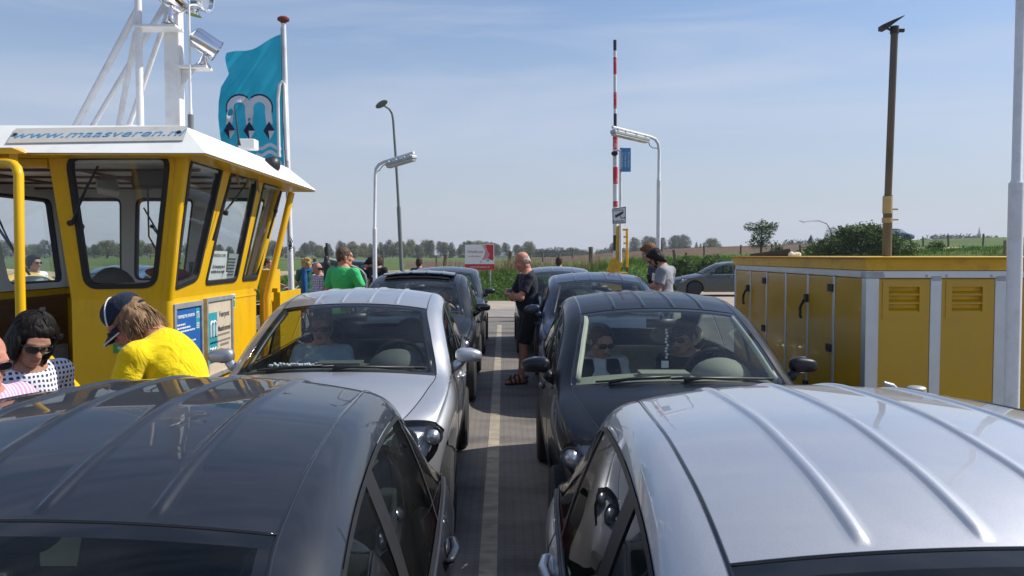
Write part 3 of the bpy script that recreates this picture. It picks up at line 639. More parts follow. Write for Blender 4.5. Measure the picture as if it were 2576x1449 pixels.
for j in range(nv + 1):
    v = j / nv; hx = 706 + 9 * v; hy = 86 + 330 * v; lx = fly(v); ly = 134 + 238 * v + 18 * v * v
    for i in range(nu + 1):
        u = i / nu; px = hx + (lx - hx) * u; py = hy + (ly - hy) * u + 10 * math.sin(u * 3.1) * (1 - v) - 3 * math.sin(u * 9) * (1 - v); fg.v.append(at(px, py, flagY(px, py)))
for j in range(nv):
    for i in range(nu): a = j * (nu + 1) + i; fg.f.append((a, a + 1, a + nu + 2, a + nu + 1)); fg.m.append(0)
M_flag = leafmat('teal_flag_cloth', (.04, .53, .71), (.06, .60, .80), rough=.8, trans=.5, vs=3)
fl = fg.build('flag', M_flag, None, smooth=180); tag(fl, 'frayed teal flag with white m emblem and waves, hanging on the flagpole', 'flag')
M_fw = mat('flag_white', (.72, .74, .78), .8, var=.05); M_fn = mat('flag_navy', (.012, .02, .07), .8)
def flp(x, y, off): px, py = x * k, y * k; p = at(px, py, flagY(px, py)); return p + Vector((0, -off, 0))
def fstrip(b, pts, wd, off, mi):
    P = []
    for i in range(len(pts) - 1):
        for t in np.linspace(0, 1, 8, endpoint=(i == len(pts) - 2)):
            P.append((pts[i][0] + (pts[i + 1][0] - pts[i][0]) * t, pts[i][1] + (pts[i + 1][1] - pts[i][1]) * t, wd[i] + (wd[i + 1] - wd[i]) * t))
    s0 = len(b.v)
    for i, (x, y, w_) in enumerate(P):
        a = P[max(0, i - 1)]; c = P[min(len(P) - 1, i + 1)]; dx, dy = c[0] - a[0], c[1] - a[1]; l = math.hypot(dx, dy) or 1
        b.v += [flp(x - dy / l * w_ / 2, y + dx / l * w_ / 2, off), flp(x + dy / l * w_ / 2, y - dx / l * w_ / 2, off)]
    for i in range(len(P) - 1): b.f.append((s0 + 2 * i, s0 + 2 * i + 1, s0 + 2 * i + 3, s0 + 2 * i + 2)); b.m.append(mi)
def arch(x0, x1, yt, yb): 
    c = (x0 + x1) / 2; r = (x1 - x0) / 2
    return [(x0 - 8, yb), (x0 + 2, yt + r + 40)] + [(c - r * math.cos(t), yt + r - r * math.sin(t)) for t in np.linspace(0.15, math.pi - .15, 9)] + [(x1 - 2, yt + r + 40), (x1 + 8, yb)]
em = MB()
for x0, x1 in ((1804, 1948), (1960, 2105)):
    p = arch(x0, x1, 775, 975); fstrip(em, p, [50] * len(p), .012, 0)
    p = arch(x0 - 28, x1 + 28, 742, 850)[1:-1]; p = [q for q in p if (q[0] < 1950) == (x0 < 1900)]; fstrip(em, p, [13] * len(p), .010, 1)
for cx, cy in ((1800, 1022), (1955, 1025), (2110, 1025)):
    A, B_, C, D = (cx, cy - 72), (cx + 45, cy), (cx + 5, cy + 74), (cx - 45, cy)
    for tri, mi in (((A, D, B_), 1), ((D, (cx - 5, cy), C), 1), (((cx - 5, cy), B_, C), 0), ((D, (cx - 20, cy + 5), (cx, cy - 30)), 0)):
        i = len(em.v); em.v += [flp(x, y, .017) for x, y in tri]; em.f.append((i, i + 1, i + 2)); em.m.append(mi)
for yy in (1150, 1205, 1262): fstrip(em, [(2010 + i * 14, yy + 16 * math.sin(i * .62)) for i in range(15)], [26] * 15, .012, 0)
em.build('emblem', [M_fw, M_fn], fl, world=False)

# ------------------------------------------------------------------ boards on the starboard wall
def board(name, label, cat, pts, frame_w, face, framemat, thick=.03):
    """pts: pixel corners bl br tr tl on the starboard wall"""
    pw = (SB['x1'] + .003, 0, 0); C = [hit(x, y, pw, (1, 0, 0)) for x, y in pts]
    y0 = (C[0].y + C[3].y) / 2; y1 = (C[1].y + C[2].y) / 2; z0 = (C[0].z + C[1].z) / 2; z1 = (C[2].z + C[3].z) / 2; x = SB['x1'] + .002
    t = thing(name, label, cat, (x, (y0 + y1) / 2, z0))
    if frame_w:
        f = MB(); f.ring(rrect((x, y0, z0), (x, y1, z0), (x, y1, z1), (x, y0, z1), .002), rrect((x, y0 + frame_w, z0 + frame_w), (x, y1 - frame_w, z0 + frame_w), (x, y1 - frame_w, z1 - frame_w), (x, y0 + frame_w, z1 - frame_w), .002), (thick, 0, 0)); f.build('frame', framemat, t)
    g = MB(); g.bb((x, y0 + frame_w, z0 + frame_w), (x + thick * .5, y1 - frame_w, z1 - frame_w)); g.build('panel', face, t)
    return t, x + thick * .5 + .001, y0 + frame_w, y1 - frame_w, z0 + frame_w, z1 - frame_w
def onwall(x, y, z): return frameM((x, y, z), (0, 1, 0), (0, 0, 1))
M_bblue = mat('poster_blue', (.02, .13, .42), .35, var=.08, coat=.3); M_bcream = mat('poster_cream', (.58, .50, .38), .6, var=.08, dirt=(.35, .27, .18), dirt_amt=.5, dirt_s=5)
M_ink = mat('ink_dark', (.05, .045, .05), .6); M_inkw = mat('ink_white', (.75, .78, .82), .5); M_logo = mat('logo_teal', (.02, .30, .36), .6); M_inkg = mat('faded_ink', (.22, .18, .17), .7)
bx, by = lambda x: (660 + x * .2483) * .6289, lambda y: (1160 + y * .2483) * .6289
t, X, y0, y1, z0, z1 = board('price_board', 'blue notice board in an aluminium frame with rows of small white print', 'notice board', [(bx(130), by(1800)), (bx(590), by(1690)), (bx(565), by(165)), (bx(95), by(235))], .04, M_bblue, M_galv)
text_obj('heading', 'TARIEVENLIJST PER 1 JANUARI 2018', .034, M_inkw, t, onwall(X, (y0 + y1) / 2 - .04, z1 - .07), sx=(y1 - y0) / .80, bold=.001)
r_ = MB(); random.seed(3); zz = z1 - .14
for g_ in range(7):
    for l_ in range(3):
        wd_ = (y1 - y0) * random.uniform(.5, .78) if l_ else (y1 - y0) * random.uniform(.28, .4)
        y = y0 + .03
        while y < y0 + .03 + wd_:
            s_ = random.uniform(.012, .045); r_.bb((X, y, zz), (X + .0015, min(y + s_, y1 - .02), zz + .013)); y += s_ + .008
        zz -= .028
    zz -= .035
r_.build('small_print', M_inkw, t)
def mlogo(t, X, y0, y1, z0, z1, bgm):
    g = MB(); g.bb((X, y0, z0), (X + .001, y1, z1)); g.build('logo_field', bgm, t); b = MB(); w_ = y1 - y0; h = z1 - z0
    for s_ in (0, 1):
        c = y0 + w_ * (.34 + .32 * s_); rr = w_ * .16
        path = [(X + .0025, c - rr, z0 + h * .52)] + [(X + .0025, c - rr * math.cos(a), z0 + h * .75 + rr * math.sin(a)) for a in np.linspace(0, math.pi, 9)] + [(X + .0025, c + rr, z0 + h * .52)]
        b.tube(path, w_ * .05, 6)
    b.build('logo_arches', M_inkw, t)
    for q in range(3): b = MB(); b.tube([(X + .0025, y0 + w_ * (.08 + .84 * i / 12), z0 + h * (.08 + .10 * q) + w_ * .05 * math.sin(i * 1.5)) for i in range(13)], w_ * .035, 6); b.build('logo_wave', M_inkw, t)
mlogo(t, X, y1 - .10, y1 - .02, z1 - .20, z1 - .02, M_logo)
t, X, y0, y1, z0, z1 = board('ferry_board', 'cream notice board in a grey frame with teal wave logo beside the blue board', 'notice board', [(bx(650), by(1450)), (bx(1075), by(1290)), (bx(1048), by(75)), (bx(615), by(140))], .035, M_bcream, M_galv)
W_ = y1 - y0
text_obj('heading', 'Veerpont', .075, M_ink, t, onwall(X, y0 + W_ * .70, z1 - .13), sx=.95, bold=.0015); text_obj('heading', 'Maasbommel', .072, M_ink, t, onwall(X, y0 + W_ * .70, z1 - .26), sx=.88, bold=.0015)
mlogo(t, X, y0 + W_ * .06, y0 + W_ * .40, z1 - .55, z1 - .10, M_logo)
r_ = MB(); zz = z1 - .42
for wd_, off in ((.36, .52), (.3, .56)):
    r_.bb((X, y0 + W_ * off, zz), (X + .001, y0 + W_ * (off + wd_), zz + .022)); zz -= .06
zz = z0 + (z1 - z0) * .50
for wd_, off, gap in ((.80, .10, .055), (.82, .10, .11), (.80, .10, .055), (.62, .10, .12), (.50, .10, .062), (.42, .10, .062), (.47, .10, .14), (.55, .10, .06)):
    y = y0 + W_ * off
    while y < y0 + W_ * (off + wd_):
        s_ = random.uniform(.02, .06); r_.bb((X, y, zz), (X + .001, min(y + s_, y1 - .02), zz + .018)); y += s_ + .01
    zz -= gap
r_.build('small_print', M_inkg, t)
t, X, y0, y1, z0, z1 = board('landscape_sticker', 'small sticker with blue sky and green hill beside the cream board', 'sticker', [(bx(1058), by(300)), (bx(1128), by(288)), (bx(1130), by(58)), (bx(1048), by(70))], 0, M_inkw, M_alu, .004)
p_ = MB(); p_.bb((X, y0 + .012, z0 + .09), (X + .001, y1 - .012, z1 - .012)); p_.build('sky_field', mat('sticker_blue', (.12, .42, .62), .4), t)
p_ = MB(); p_.add([(X + .002, y0 + .012, z0 + .012), (X + .002, y1 - .012, z0 + .012), (X + .002, y1 - .012, z0 + .07), (X + .002, (y0 + y1) / 2, z0 + .10), (X + .002, y0 + .012, z0 + .07)], [(0, 1, 2, 3, 4)]); p_.build('hill_field', mat('sticker_green', (.10, .34, .06), .4), t)
# green board on the near wall behind the yellow shirt
gx = [hit(x, y, (0, SB['y0'] - .004, 0), (0, 1, 0)) for x, y in ((286, 888), (432, 886), (432, 765), (300, 760))]
gt = thing('green_board', 'green sign on the shaded near wall behind the capped person', 'sign', tuple(gx[0])); g = MB(); g.bb((gx[0].x, SB['y0'] - .012, gx[0].z), (hit(375, 760, (0, SB['y0'] - .004, 0), (0, 1, 0)).x, SB['y0'] - .001, gx[2].z)); g.build('panel', mat('board_green', (.03, .30, .05), .4), gt)
text_obj('lettering', 'WWW.', .04, M_inkw, gt, frameM((gx[0].x + .09, SB['y0'] - .0135, gx[0].z + .035), (1, 0, 0), (0, 0, 1)), sx=.8, bold=.001)
# papers behind the middle window
qn = P1 - nS * .02
def onglass(x, y): return hit(x, y, qn, nS)
kz = lambda x, y: ((600 + x * .4554) * .6289, (900 + y * .4554) * .6289)
def paper(name, label, pts, m):
    C = [onglass(*kz(*p)) for p in pts]; t = thing(name, label, 'notice', tuple(C[0])); b = MB(); b.prism(C, -nS * .003); b.build('sheet', m, t); return t, C
M_paper = mat('white_paper', (.78, .79, .80), .8, var=.03)
t, C = paper('notice_sheet', 'large white paper notice behind the middle slanted window', [(478, 495), (660, 483), (680, 232), (540, 226)], M_paper)
ex = (C[1] - C[0]).normalized(); ey = (C[3] - C[0]); w_ = (C[1] - C[0]).length
cc = sum(C, Vector()) / 4
text_obj('lettering', 'KONINGSDAG 27 APRIL', .04, M_inkg, t, frameM(C[3].lerp(C[2], .5).lerp(cc, .3) + nS * .003, ex, ey), sx=w_ / .62); text_obj('lettering', 'Op Koningsdag zijn de\nvaartijden als op zondag', .045, M_ink, t, frameM(cc - (C[3] - cc) * .15 + nS * .003 - ey * .03, ex, ey), sx=w_ / .68)
t, C = paper('clipboard_sheet', 'clear plastic sleeve with printed timetable beside the large notice', [(668, 480), (735, 478), (783, 255), (697, 250)], mat('sleeve_grey', (.42, .46, .48), .3))
r_ = MB()
for i in range(6):
    for j_ in range(2):
        p = C[0].lerp(C[1], .15 + .4 * j_).lerp(C[3].lerp(C[2], .15 + .4 * j_), .2 + .12 * i) + nS * .002; r_.box(p, (.004, .09, .012))
r_.build('print', M_ink, t)
t, C = paper('window_sticker', 'small red bordered sticker at the lower corner of the middle window', [(622, 488), (670, 484), (686, 405), (638, 408)], mat('sticker_red', (.45, .06, .05), .5))
b = MB(); cc = sum(C, Vector()) / 4; b.prism([p.lerp(cc, .18) + nS * .001 for p in C], nS * .002); b.build('white_field', M_paper, t)

# ------------------------------------------------------------------ yellow gate structure and box behind the wheelhouse
gt = thing('ramp_gate', 'yellow steel gate with perforated mesh panels beside the wheelhouse', 'gate', tuple(at(680, 905, 10.2)))
f = MB(); p = at(683, 880, 10.2); gx0 = at(662, 740, 10.2).x; gx1 = at(701, 740, 10.2).x; zt = at(0, 735, 10.2).z; zb0 = deckz(10)
f.bb((gx0, 10.15, zb0), (gx0 + .05, 10.2, zt)); f.bb((gx1 - .05, 10.15, zb0), (gx1, 10.2, zt)); f.bb((gx0, 10.15, zt), (gx1, 10.2, zt + .05))
for i in range(5): f.bb((gx0 + .05, 10.16, zb0 + .18 + i * .25), (gx1 - .05, 10.19, zb0 + .21 + i * .25))
f.bb((gx1, 10.15, zb0), (gx1 + .03, 11.2, zt)); f.bb((gx0 - .06, 10.25, zb0), (gx0 + .08, 10.7, zt + .28)); f.build('frame', M_yel, gt)
h = MB()
for i in range(5):
    for j in range(16): h.bb((gx0 + .06 + i * .022, 10.185, zb0 + .05 + j * .075), (gx0 + .066 + i * .022, 10.188, zb0 + .11 + j * .075))
h.build('mesh_panel', M_yelr, gt)
bx_ = thing('deck_box', 'yellow steel locker at the foot of the flagpole', 'locker', tuple(at(722, 900, 13.2)))
b = MB(); q = at(722, 745, 13.2); b.bb((q.x - .16, 13.0, deckz(13)), (q.x + .13, 13.4, q.z)); b.build('body', M_yel, bx_, bevel=.01)
b = MB(); b.bb((q.x - .18, 12.98, q.z + .001), (q.x + .15, 13.42, q.z + .03)); b.build('lid', M_yel, bx_, bevel=.005)
# ================================================================== starboard locker with doors and vents
KX, KY0, KY1, KXE, KZ = 2.62, 5.75, 9.02, 6.3, 1.735
lk = thing('equipment_locker', 'long yellow locker with aluminium frame, panel doors and louvred vents', 'locker', (4.4, 7.4, deckz(7.4)))
b = MB(); b.bb((KX + .03, KY0 + .03, .02), (KXE, KY1 - .03, KZ - .02)); b.build('core', M_yelr, lk)
b = MB(); b.bb((KX - .015, KY0 - .015, KZ), (KXE, KY1 + .03, KZ + .088)); b.build('fascia', M_yelr, lk, bevel=.004)
b = MB(); b.bb((KX - .05, KY0 - .05, KZ + .0885), (KXE, KY1 + .06, KZ + .097)); b.build('roof', M_yel, lk)
def lx(px): return 2.62 * 2022 / (px - 1264)
ly = [KY1] + [lx(p) for p in (1889, 1930, 1979, 2035, 2101)] + [KY0]
fr = MB(); z0 = 0.05
fr.bb((KX, KY0, KZ - .055), (KX + .04, KY1, KZ - .001)); fr.bb((KX + .041, KY0, KZ - .055), (KXE, KY0 + .04, KZ - .001))
for i, y in enumerate(ly):
    w_ = .035 if 0 < i < 6 else .05
    if i == 6: fr.bb((KX - .004, KY0 - .004, z0), (KX + .09, KY0 + .07, KZ - .056))
    else: fr.bb((KX, y - w_ / 2, z0), (KX + .04, y + w_ / 2, KZ - .056))
fxs = [(3.085, 3.165), (3.555, 3.70), (4.15, 4.23)]
for a, c in fxs: fr.bb((a, KY0, z0), (c, KY0 + .04, KZ - .056))
fr.build('frame', M_alu, lk, bevel=.004)
cb = MB(); cb.bb((KX - .008, KY0 - .008, KZ - .056), (KX + .12, KY0 + .08, KZ - .012)); cb.bb((3.09, KY0 - .004, KZ - .075), (3.16, KY0 + .03, KZ - .04)); cb.bb((3.56, KY0 - .004, KZ - .075), (3.65, KY0 + .03, KZ - .04)); cb.build('corner_bracket', M_galv, lk, bevel=.004)
for i in range(6):
    p = MB(); p.bb((KX + .006, ly[i + 1] + .022, z0 + .02), (KX + .03, ly[i] - .022, KZ - .064))
    d = p.build('door_panel', M_yeln, lk, bevel=.003)
    s = MB()
    for y in (ly[i + 1] + .045, ly[i] - .045): s.lathe([(.009, 0), (.009, .004), (0, .006)], (KX + .006, y, KZ - .10), (-1, 0, 0), 10)
    s.build('screw', M_galv, d)
def latch(px, pz):
    y = lx(px); z = CAM_Z - (pz - 640) / 2022 * y; h = MB()
    h.box((KX - .012, y, z), (.03, .045, .07)); h.tube([(KX - .03, y, z - .02), (KX - .045, y + .03, z - .07), (KX - .045, y + .04, z - .10), (KX - .045, y + .035, z - .16), (KX - .035, y + .03, z - .175)], .013, 8); h.build('latch', M_blk, lk)
latch(1886, 725); latch(2035, 750)
hb = MB()
for px, pz in ((1926, 706), (1926, 826), (2095, 724), (2093, 876), (2034, 968)):
    y = lx(px); z = CAM_Z - (pz - 640) / 2022 * y; hb.box((KX - .004, y, z), (.02, .085, .06)); hb.tube([(KX - .012, y, z - .03), (KX - .012, y, z + .03)], .008, 8)
hb.build('hinge', M_blk, lk)
def fx_(px): return (px - 1264) / 2022 * KY0
def fz_(py): return CAM_Z - (py - 640) / 2022 * KY0
for xa, xb, va in ((2.71, 3.083, 2243), (3.167, 3.553, 2404), (3.702, 4.148, 2590)):
    va0 = fx_(va) if va < 2500 else 3.80; vb = va0 + .222; p = MB(); za, zc_ = fz_(788), fz_(722); y = KY0 + .006
    p.ring(rrect((xa, y, z0 + .02), (xb, y, z0 + .02), (xb, y, KZ - .064), (xa, y, KZ - .064), .002), rrect((va0, y, za), (vb, y, za), (vb, y, zc_), (va0, y, zc_), .004), (0, .02, 0))
    d = p.build('vent_panel', M_yeln, lk)
    q = MB(); m_ = .045
    q.ring(rrect((va0 - m_, y - .006, za - m_), (vb + m_, y - .006, za - m_), (vb + m_, y - .006, zc_ + m_), (va0 - m_, y - .006, zc_ + m_), .008), rrect((va0, y - .006, za), (vb, y - .006, za), (vb, y - .006, zc_), (va0, y - .006, zc_), .004), (0, .007, 0))
    h = (zc_ - za) / 3
    for i in range(3): q.hexa([(va0, y - .004, za + i * h), (vb, y - .004, za + i * h), (vb, y + .001, za + i * h + .012), (va0, y + .001, za + i * h + .012), (va0, y + .055, za + (i + 1) * h - .004), (vb, y + .055, za + (i + 1) * h - .004), (vb, y + .06, za + (i + 1) * h + .004), (va0, y + .06, za + (i + 1) * h + .004)])
    q.build('louvre', M_yeln, d)
    s = MB()
    for x in (xa + .03, xb - .03): s.lathe([(.014, 0), (.014, .005), (.006, .008), (0, .008)], (x, y, fz_(694)), (0, -1, 0), 12)
    s.build('screw', M_galv, d)
# exhaust on the locker
ex = thing('exhaust_pipe', 'tall rusty brown exhaust pipe with black rain flap above the locker', 'exhaust pipe', tuple(at(2231, 640, 8)))
e0, e1, e2 = at(2231, 650, 8), at(2234, 492, 8), at(2250, 82, 8); e0.z = KZ + .09
b = MB(); b.tube([e0, e0.lerp(e1, .5), e1], .044, 18); b.build('lower_pipe', M_rust, ex, smooth=60)
b = MB(); b.tube([e1, e1.lerp(e2, .5), e2], .035, 18); b.build('upper_pipe', M_rust, ex, smooth=60)
b = MB(); c = at(2233, 494, 8); b.tube([c, c - Vector((0, 0, .17))], .047, 18); cc = at(2232, 548, 8); b.tube([cc, cc - Vector((0, 0, .05))], .051, 18); b.box(cc + Vector((.07, -.02, -.02)), (.06, .015, .015)); b.box(c + Vector((.07, -.02, -.13)), (.05, .015, .015)); b.build('clamp', mat('cream_clamp', (.33, .29, .19), .6, var=.25), ex, smooth=50)
b = MB(); b.tube([e2 - Vector((0, 0, .01)), e2 + Vector((0, 0, .06))], .042, 18); b.box(e2 + Vector((.07, 0, .02)), (.05, .03, .03)); b.tube([e2 + Vector((-.03, 0, .02)), e2 + Vector((-.09, 0, .05))], .012, 8)
f0 = e2 + Vector((-.16, 0, .04)); b.prism([f0 + Vector(v) for v in ((.02, -.05, -.015), (.02, -.05, .025), (.10, -.05, .062), (.23, -.05, .115), (.235, -.05, .11), (.13, -.05, .035), (.06, -.05, -.022))], (0, .10, 0)); b.build('rain_flap', M_iron, ex)
# dark gangway flap and rag on the roof
gw_ = thing('roof_hatch', 'dark sloping hatch flap lying on the locker roof', 'hatch', tuple(at(1940, 640, 9.0)))
b = MB(); q = [at(1885, 643, 8.9), at(1990, 643, 8.4), at(1992, 643, 8.8), at(1900, 643, 8.98), at(1886, 639, 8.9), at(1988, 625, 8.4), at(1992, 625, 8.8), at(1900, 637, 8.98)]
for v in q[:4]: v.z = KZ + .0975
b.hexa(q); b.build('flap', M_iron, gw_, bevel=.01)
rg = MB(); c = at(2000, 640, 8.2); c.z = KZ + .097
for i in range(5): rg.ell(c + Vector((random.uniform(-.05, .05), random.uniform(-.04, .04), .014)), (.034, .03, .018 + .008 * (i % 3)), (random.uniform(-.5, .5), .4, random.uniform(0, 3)), 10, 7)
tag(rg.build('rag', mat('white_rag', (.75, .74, .72), .9, bump=.6), None, smooth=80, loc=c), 'crumpled white rag on the locker roof', 'rag')
# tank hatch in front of the locker
th = thing('tank_hatch', 'round galvanised hatch lid with lever and knob in front of the locker', 'hatch', (2.52, 4.95, deckz(5)))
c = Vector((2.56, 4.95, .925)); b = MB(); b.lathe([(.20, deckz(5)), (.20, c.z - .03), (.17, c.z - .03)], (c.x, c.y, 0), n=32); b.build('trunk', M_galv, th, smooth=40)
b = MB(); b.lathe([(.0, -.02), (.235, -.02), (.245, .0), (.235, .02), (.20, .022), (.18, .045), (0, .055)], c, n=40); b.build('lid', M_galv, th, smooth=40)
b = MB(); b.lathe([(.06, 0), (.055, .05), (.045, .058), (0, .058)], c + Vector((.02, 0, .045)), n=20); b.build('knob', M_galv, th, smooth=40)
b = MB(); b.tube([c + Vector((-.06, -.05, .055)), c + Vector((-.12, -.07, .07)), c + Vector((-.17, -.08, .12)), c + Vector((-.23, -.09, .14))], [.018, .02, .017, .012], 8); b.build('lever', M_galv, th, smooth=50); b = MB(); b.box(c + Vector((.21, -.08, .03)), (.10, .08, .03), (0, .3, 0)); b.build('hinge', M_galv, th)
# near white pole at the right edge
wp_ = thing('white_pole', 'thick white steel pole at the right edge before the locker', 'pole', (at(2549, 900, 4.8).x, 4.8, deckz(4.8)))
b = MB(); p0 = at(2545, 1060, 4.8); p1 = at(2557, 452, 4.8); p2 = at(2569, -60, 4.8); b.tube([Vector((p0.x, 4.8, deckz(4.8))), p1 - Vector((0, 0, .02))], .042, 20); b.build('lower_tube', M_wpole, wp_, smooth=60)
b = MB(); b.tube([p1 - Vector((0, 0, .03)), p1, p2, p2 + Vector((.02, 0, 1.0))], [.042, .028, .026, .024], 20); b.build('upper_tube', M_wpole, wp_, smooth=60)

# ================================================================== deck lamps, street lamp, barrier, signs
def deck_lamp(name, label, base, pts, fix, cable):
    t = thing(name, label, 'lamp', (base.x, base.y, deckz(base.y)), group='white lamp posts on the ferry')
    b = MB(); j = Vector((base.x, base.y, at(0, 452, base.y).z if base.x > 0 else at(0, 575, base.y).z))
    b.tube([Vector((base.x, base.y, deckz(base.y))), j], .048, 14); b.tube([j, j + Vector((0, 0, .03))] + pts, [.048] + [.034] * (len(pts) + 1), 14); b.build('post', M_wpole, t, smooth=60)
    a, e = fix; ax = (e - a).normalized(); ln_ = (e - a).length; u = Vector((0, 0, 1)).cross(ax).normalized(); up = ax.cross(u)
    if up.z < 0: up = -up
    Rm = Matrix((ax, u, up)).transposed(); m_ = (a + e) / 2
    f = MB(); f.box(m_, (ln_, .15, .07), Rm); f.build('housing', M_galv, t, bevel=.012)
    f = MB(); f.box(m_ - up * .055, (ln_ * .96, .14, .05), Rm); f.build('diffuser', mat('lamp_diffuser', (.62, .58, .46), .25, coat=.4), t, bevel=.02)
    f = MB()
    for q in (-.38, -.1, .2, .42): f.box(m_ + ax * ln_ * q + up * .045, (.03, .16, .04), Rm)
    f.build('clip', M_galv, t); f = MB(); f.tube(cable, .009, 6); f.build('cable', M_iron, t)
B1 = at(943, 640, 18)
deck_lamp('deck_lamp', 'white deck lamp post by the dark row of cars, arm bent to the right', B1, [at(944, 440, 18), at(946, 424, 18), at(953, 414, 17.95), at(966, 407, 17.9), at(1041, 384, 17.3)], (at(975, 415, 17.75), at(1043, 395, 17.2)),
          [at(974, 410, 17.9), at(962, 418, 17.95), at(955, 428, 18), at(949, 432, 18)])
B2 = at(1656, 640, 18)
deck_lamp('deck_lamp', 'white deck lamp post by the striped barrier, arm bent to the left', B2, [at(1658, 380, 18), at(1656, 362, 18), at(1648, 350, 17.9), at(1634, 344, 17.8), at(1541, 320, 17.0)], (at(1629, 352, 17.6), at(1541, 331, 16.9)),
          [at(1631, 354, 17.8), at(1634, 366, 17.85), at(1642, 372, 17.9), at(1654, 373, 18)])
sl_ = thing('street_lamp', 'slender grey street lamp with small head behind the left deck lamp', 'street lamp', (at(1010, 700, 34).x, 34, landz(-4.3, 34)))
b = MB(); s0 = at(1010, 672, 34); g0 = Vector((s0.x + .1, 34, landz(s0.x, 34) - .1)); s1 = at(1003, 520, 34); s2 = at(989, 300, 34)
b.tube([g0, s0, s1], .085, 14); b.tube([s1, at(996, 400, 34), s2, at(986, 285, 34), at(979, 274, 33.9), at(965, 265, 33.5)], [.06, .055, .05, .045, .042, .04], 12); b.build('post', M_grey, sl_, smooth=60)
b = MB(); b.ell(at(960, 262, 33.3), (.17, .30, .07), (-.5, .3, 1.0), 16, 10); b.build('lamp_head', M_grey, sl_, smooth=80)
# boom
bo = thing('barrier', 'raised red and white barrier boom on a yellow base', 'barrier', (at(1548, 800, 19).x, 19, deckz(19)))
cuts = [(648, 'w'), (631, 'k'), (592, 'w'), (521, 'r'), (506.6, 'w'), (463, 'r'), (420.5, 'w'), (377, 'r'), (334, 'w'), (320, 'k'), (286, 'w'), (273.7, 'r'), (232, 'w'), (188, 'r'), (144.5, 'w'), (128, 'k'), (101, None)]
cm = {'w': (M_wpole, 'white_band'), 'r': (M_red, 'red_band'), 'k': (M_bblk, 'black_band')}
for i in range(len(cuts) - 1):
    y0, c_ = cuts[i]; y1 = cuts[i + 1][0]; r_ = .058 if y0 > 340 else .038
    b = MB(); b.tube([at(1548.5 - (648 - y0) * .003, y0, 19), at(1548.5 - (648 - y1) * .003, y1, 19)], r_, 14); b.build(cm[c_][1], cm[c_][0], bo, smooth=60)
b = MB(); Y = 18.85
def qd(pts, y, th): b.prism([at(px, py, y) for px, py in pts], (0, th, 0))
qd([(1551, 570), (1561, 565), (1562, 650), (1549, 650)], Y, .06); qd([(1538, 650), (1567, 648), (1568, 662), (1557, 686), (1522, 690)], Y, .05)
p0 = at(1540, 690, 19); b.bb((p0.x - .25, 18.8, deckz(19)), (p0.x + .35, 19.3, p0.z + .05))
for yy in (578, 596, 612, 640): b.box(at(1574, yy, 19), (.10, .05, .05))
b.tube([at(1566, 577, 19), at(1577, 578, 19), at(1578, 650, 19), at(1577, 672, 19)], .03, 8); b.build('base', M_yelr, bo)
b = MB(); b.tube([at(1577, 672, 19), at(1579, 690, 19), at(1590, 706, 19), at(1598, 725, 19)], .022, 8); b.build('hose', M_iron, bo)
b = MB(); b.tube([at(1561, 660, 18.8), at(1561, 380, 18.8)], .032, 12); b.box(at(1553, 379, 18.85), (.20, .10, .03)); b.build('rest_pole', M_wpole, bo, smooth=60)
b = MB(); b.ell(at(1546, 386, 18.9), (.08, .08, .06)); b.build('buffer', M_blk, bo)
def panel(name, label, cat, pts, Y, m, th=.03, post=None, edge=None):
    C = [at(x, y, Y) for x, y in pts]; t = thing(name, label, cat, tuple(C[0])); b = MB(); b.prism(C, (0, th, 0)); b.build('board', m, t, bevel=.004)
    if post: pb = MB(); pb.tube(post, .03, 10); pb.build('post', M_galv, t, smooth=60)
    return t, C
t, C = panel('instruction_sign', 'blue board with turned white lettering beside the barrier boom', 'sign', [(1563, 432), (1587, 432), (1587, 372), (1563, 372)], 18.7, M_tblue)
cc = sum(C, Vector()) / 4
for i, s in enumerate(('Motor afzetten', 'Lichten doven', 'Handrem vast')): text_obj('lettering', s, .072, M_inkw, t, frameM(cc + Vector((.06 - i * .075, -.008, 0)), (0, 0, -1), (1, 0, 0)), sx=.82)
b = MB()
for yy in (374, 428): b.box(at(1563, yy, 18.75), (.06, .04, .04))
b.build('clamp', M_red, t)
Y = 18.6
t, C = panel('camera_sign', 'white camera surveillance sign with black camera picture on the barrier', 'sign', [(1541, 564), (1575, 562), (1575, 519), (1540, 524)], Y, M_white)
f = MB(); cc = sum(C, Vector()) / 4; o_ = Vector((0, -.004, 0)); f.ring([p.lerp(cc, .06) + o_ for p in C], [p.lerp(cc, .14) + o_ for p in C], (0, .003, 0)); f.build('border', M_ink, t)
def sg(x, y): return (1509.4 + x * .1823, 490.6 + y * .1823)
cmk = MB()
for poly in ([(205, 280), (320, 222), (325, 245), (310, 262), (228, 310), (212, 312)], [(278, 284), (288, 280), (296, 318), (288, 322)], [(288, 314), (340, 312), (340, 322), (290, 323)], [(338, 300), (350, 296), (350, 328), (340, 326)]):
    cmk.prism([at(*sg(x, y), Y - .006) for x, y in poly], (0, .004, 0))
cmk.build('camera_picture', M_ink, t)
text_obj('lettering', 'Camera-', .082, M_ink, t, frameM(at(*sg(252, 208), Y - .006), (1, 0, .03), (0, 0, 1))); text_obj('lettering', 'toezicht', .082, M_ink, t, frameM(at(*sg(248, 360), Y - .006), (1, 0, .03), (0, 0, 1)))
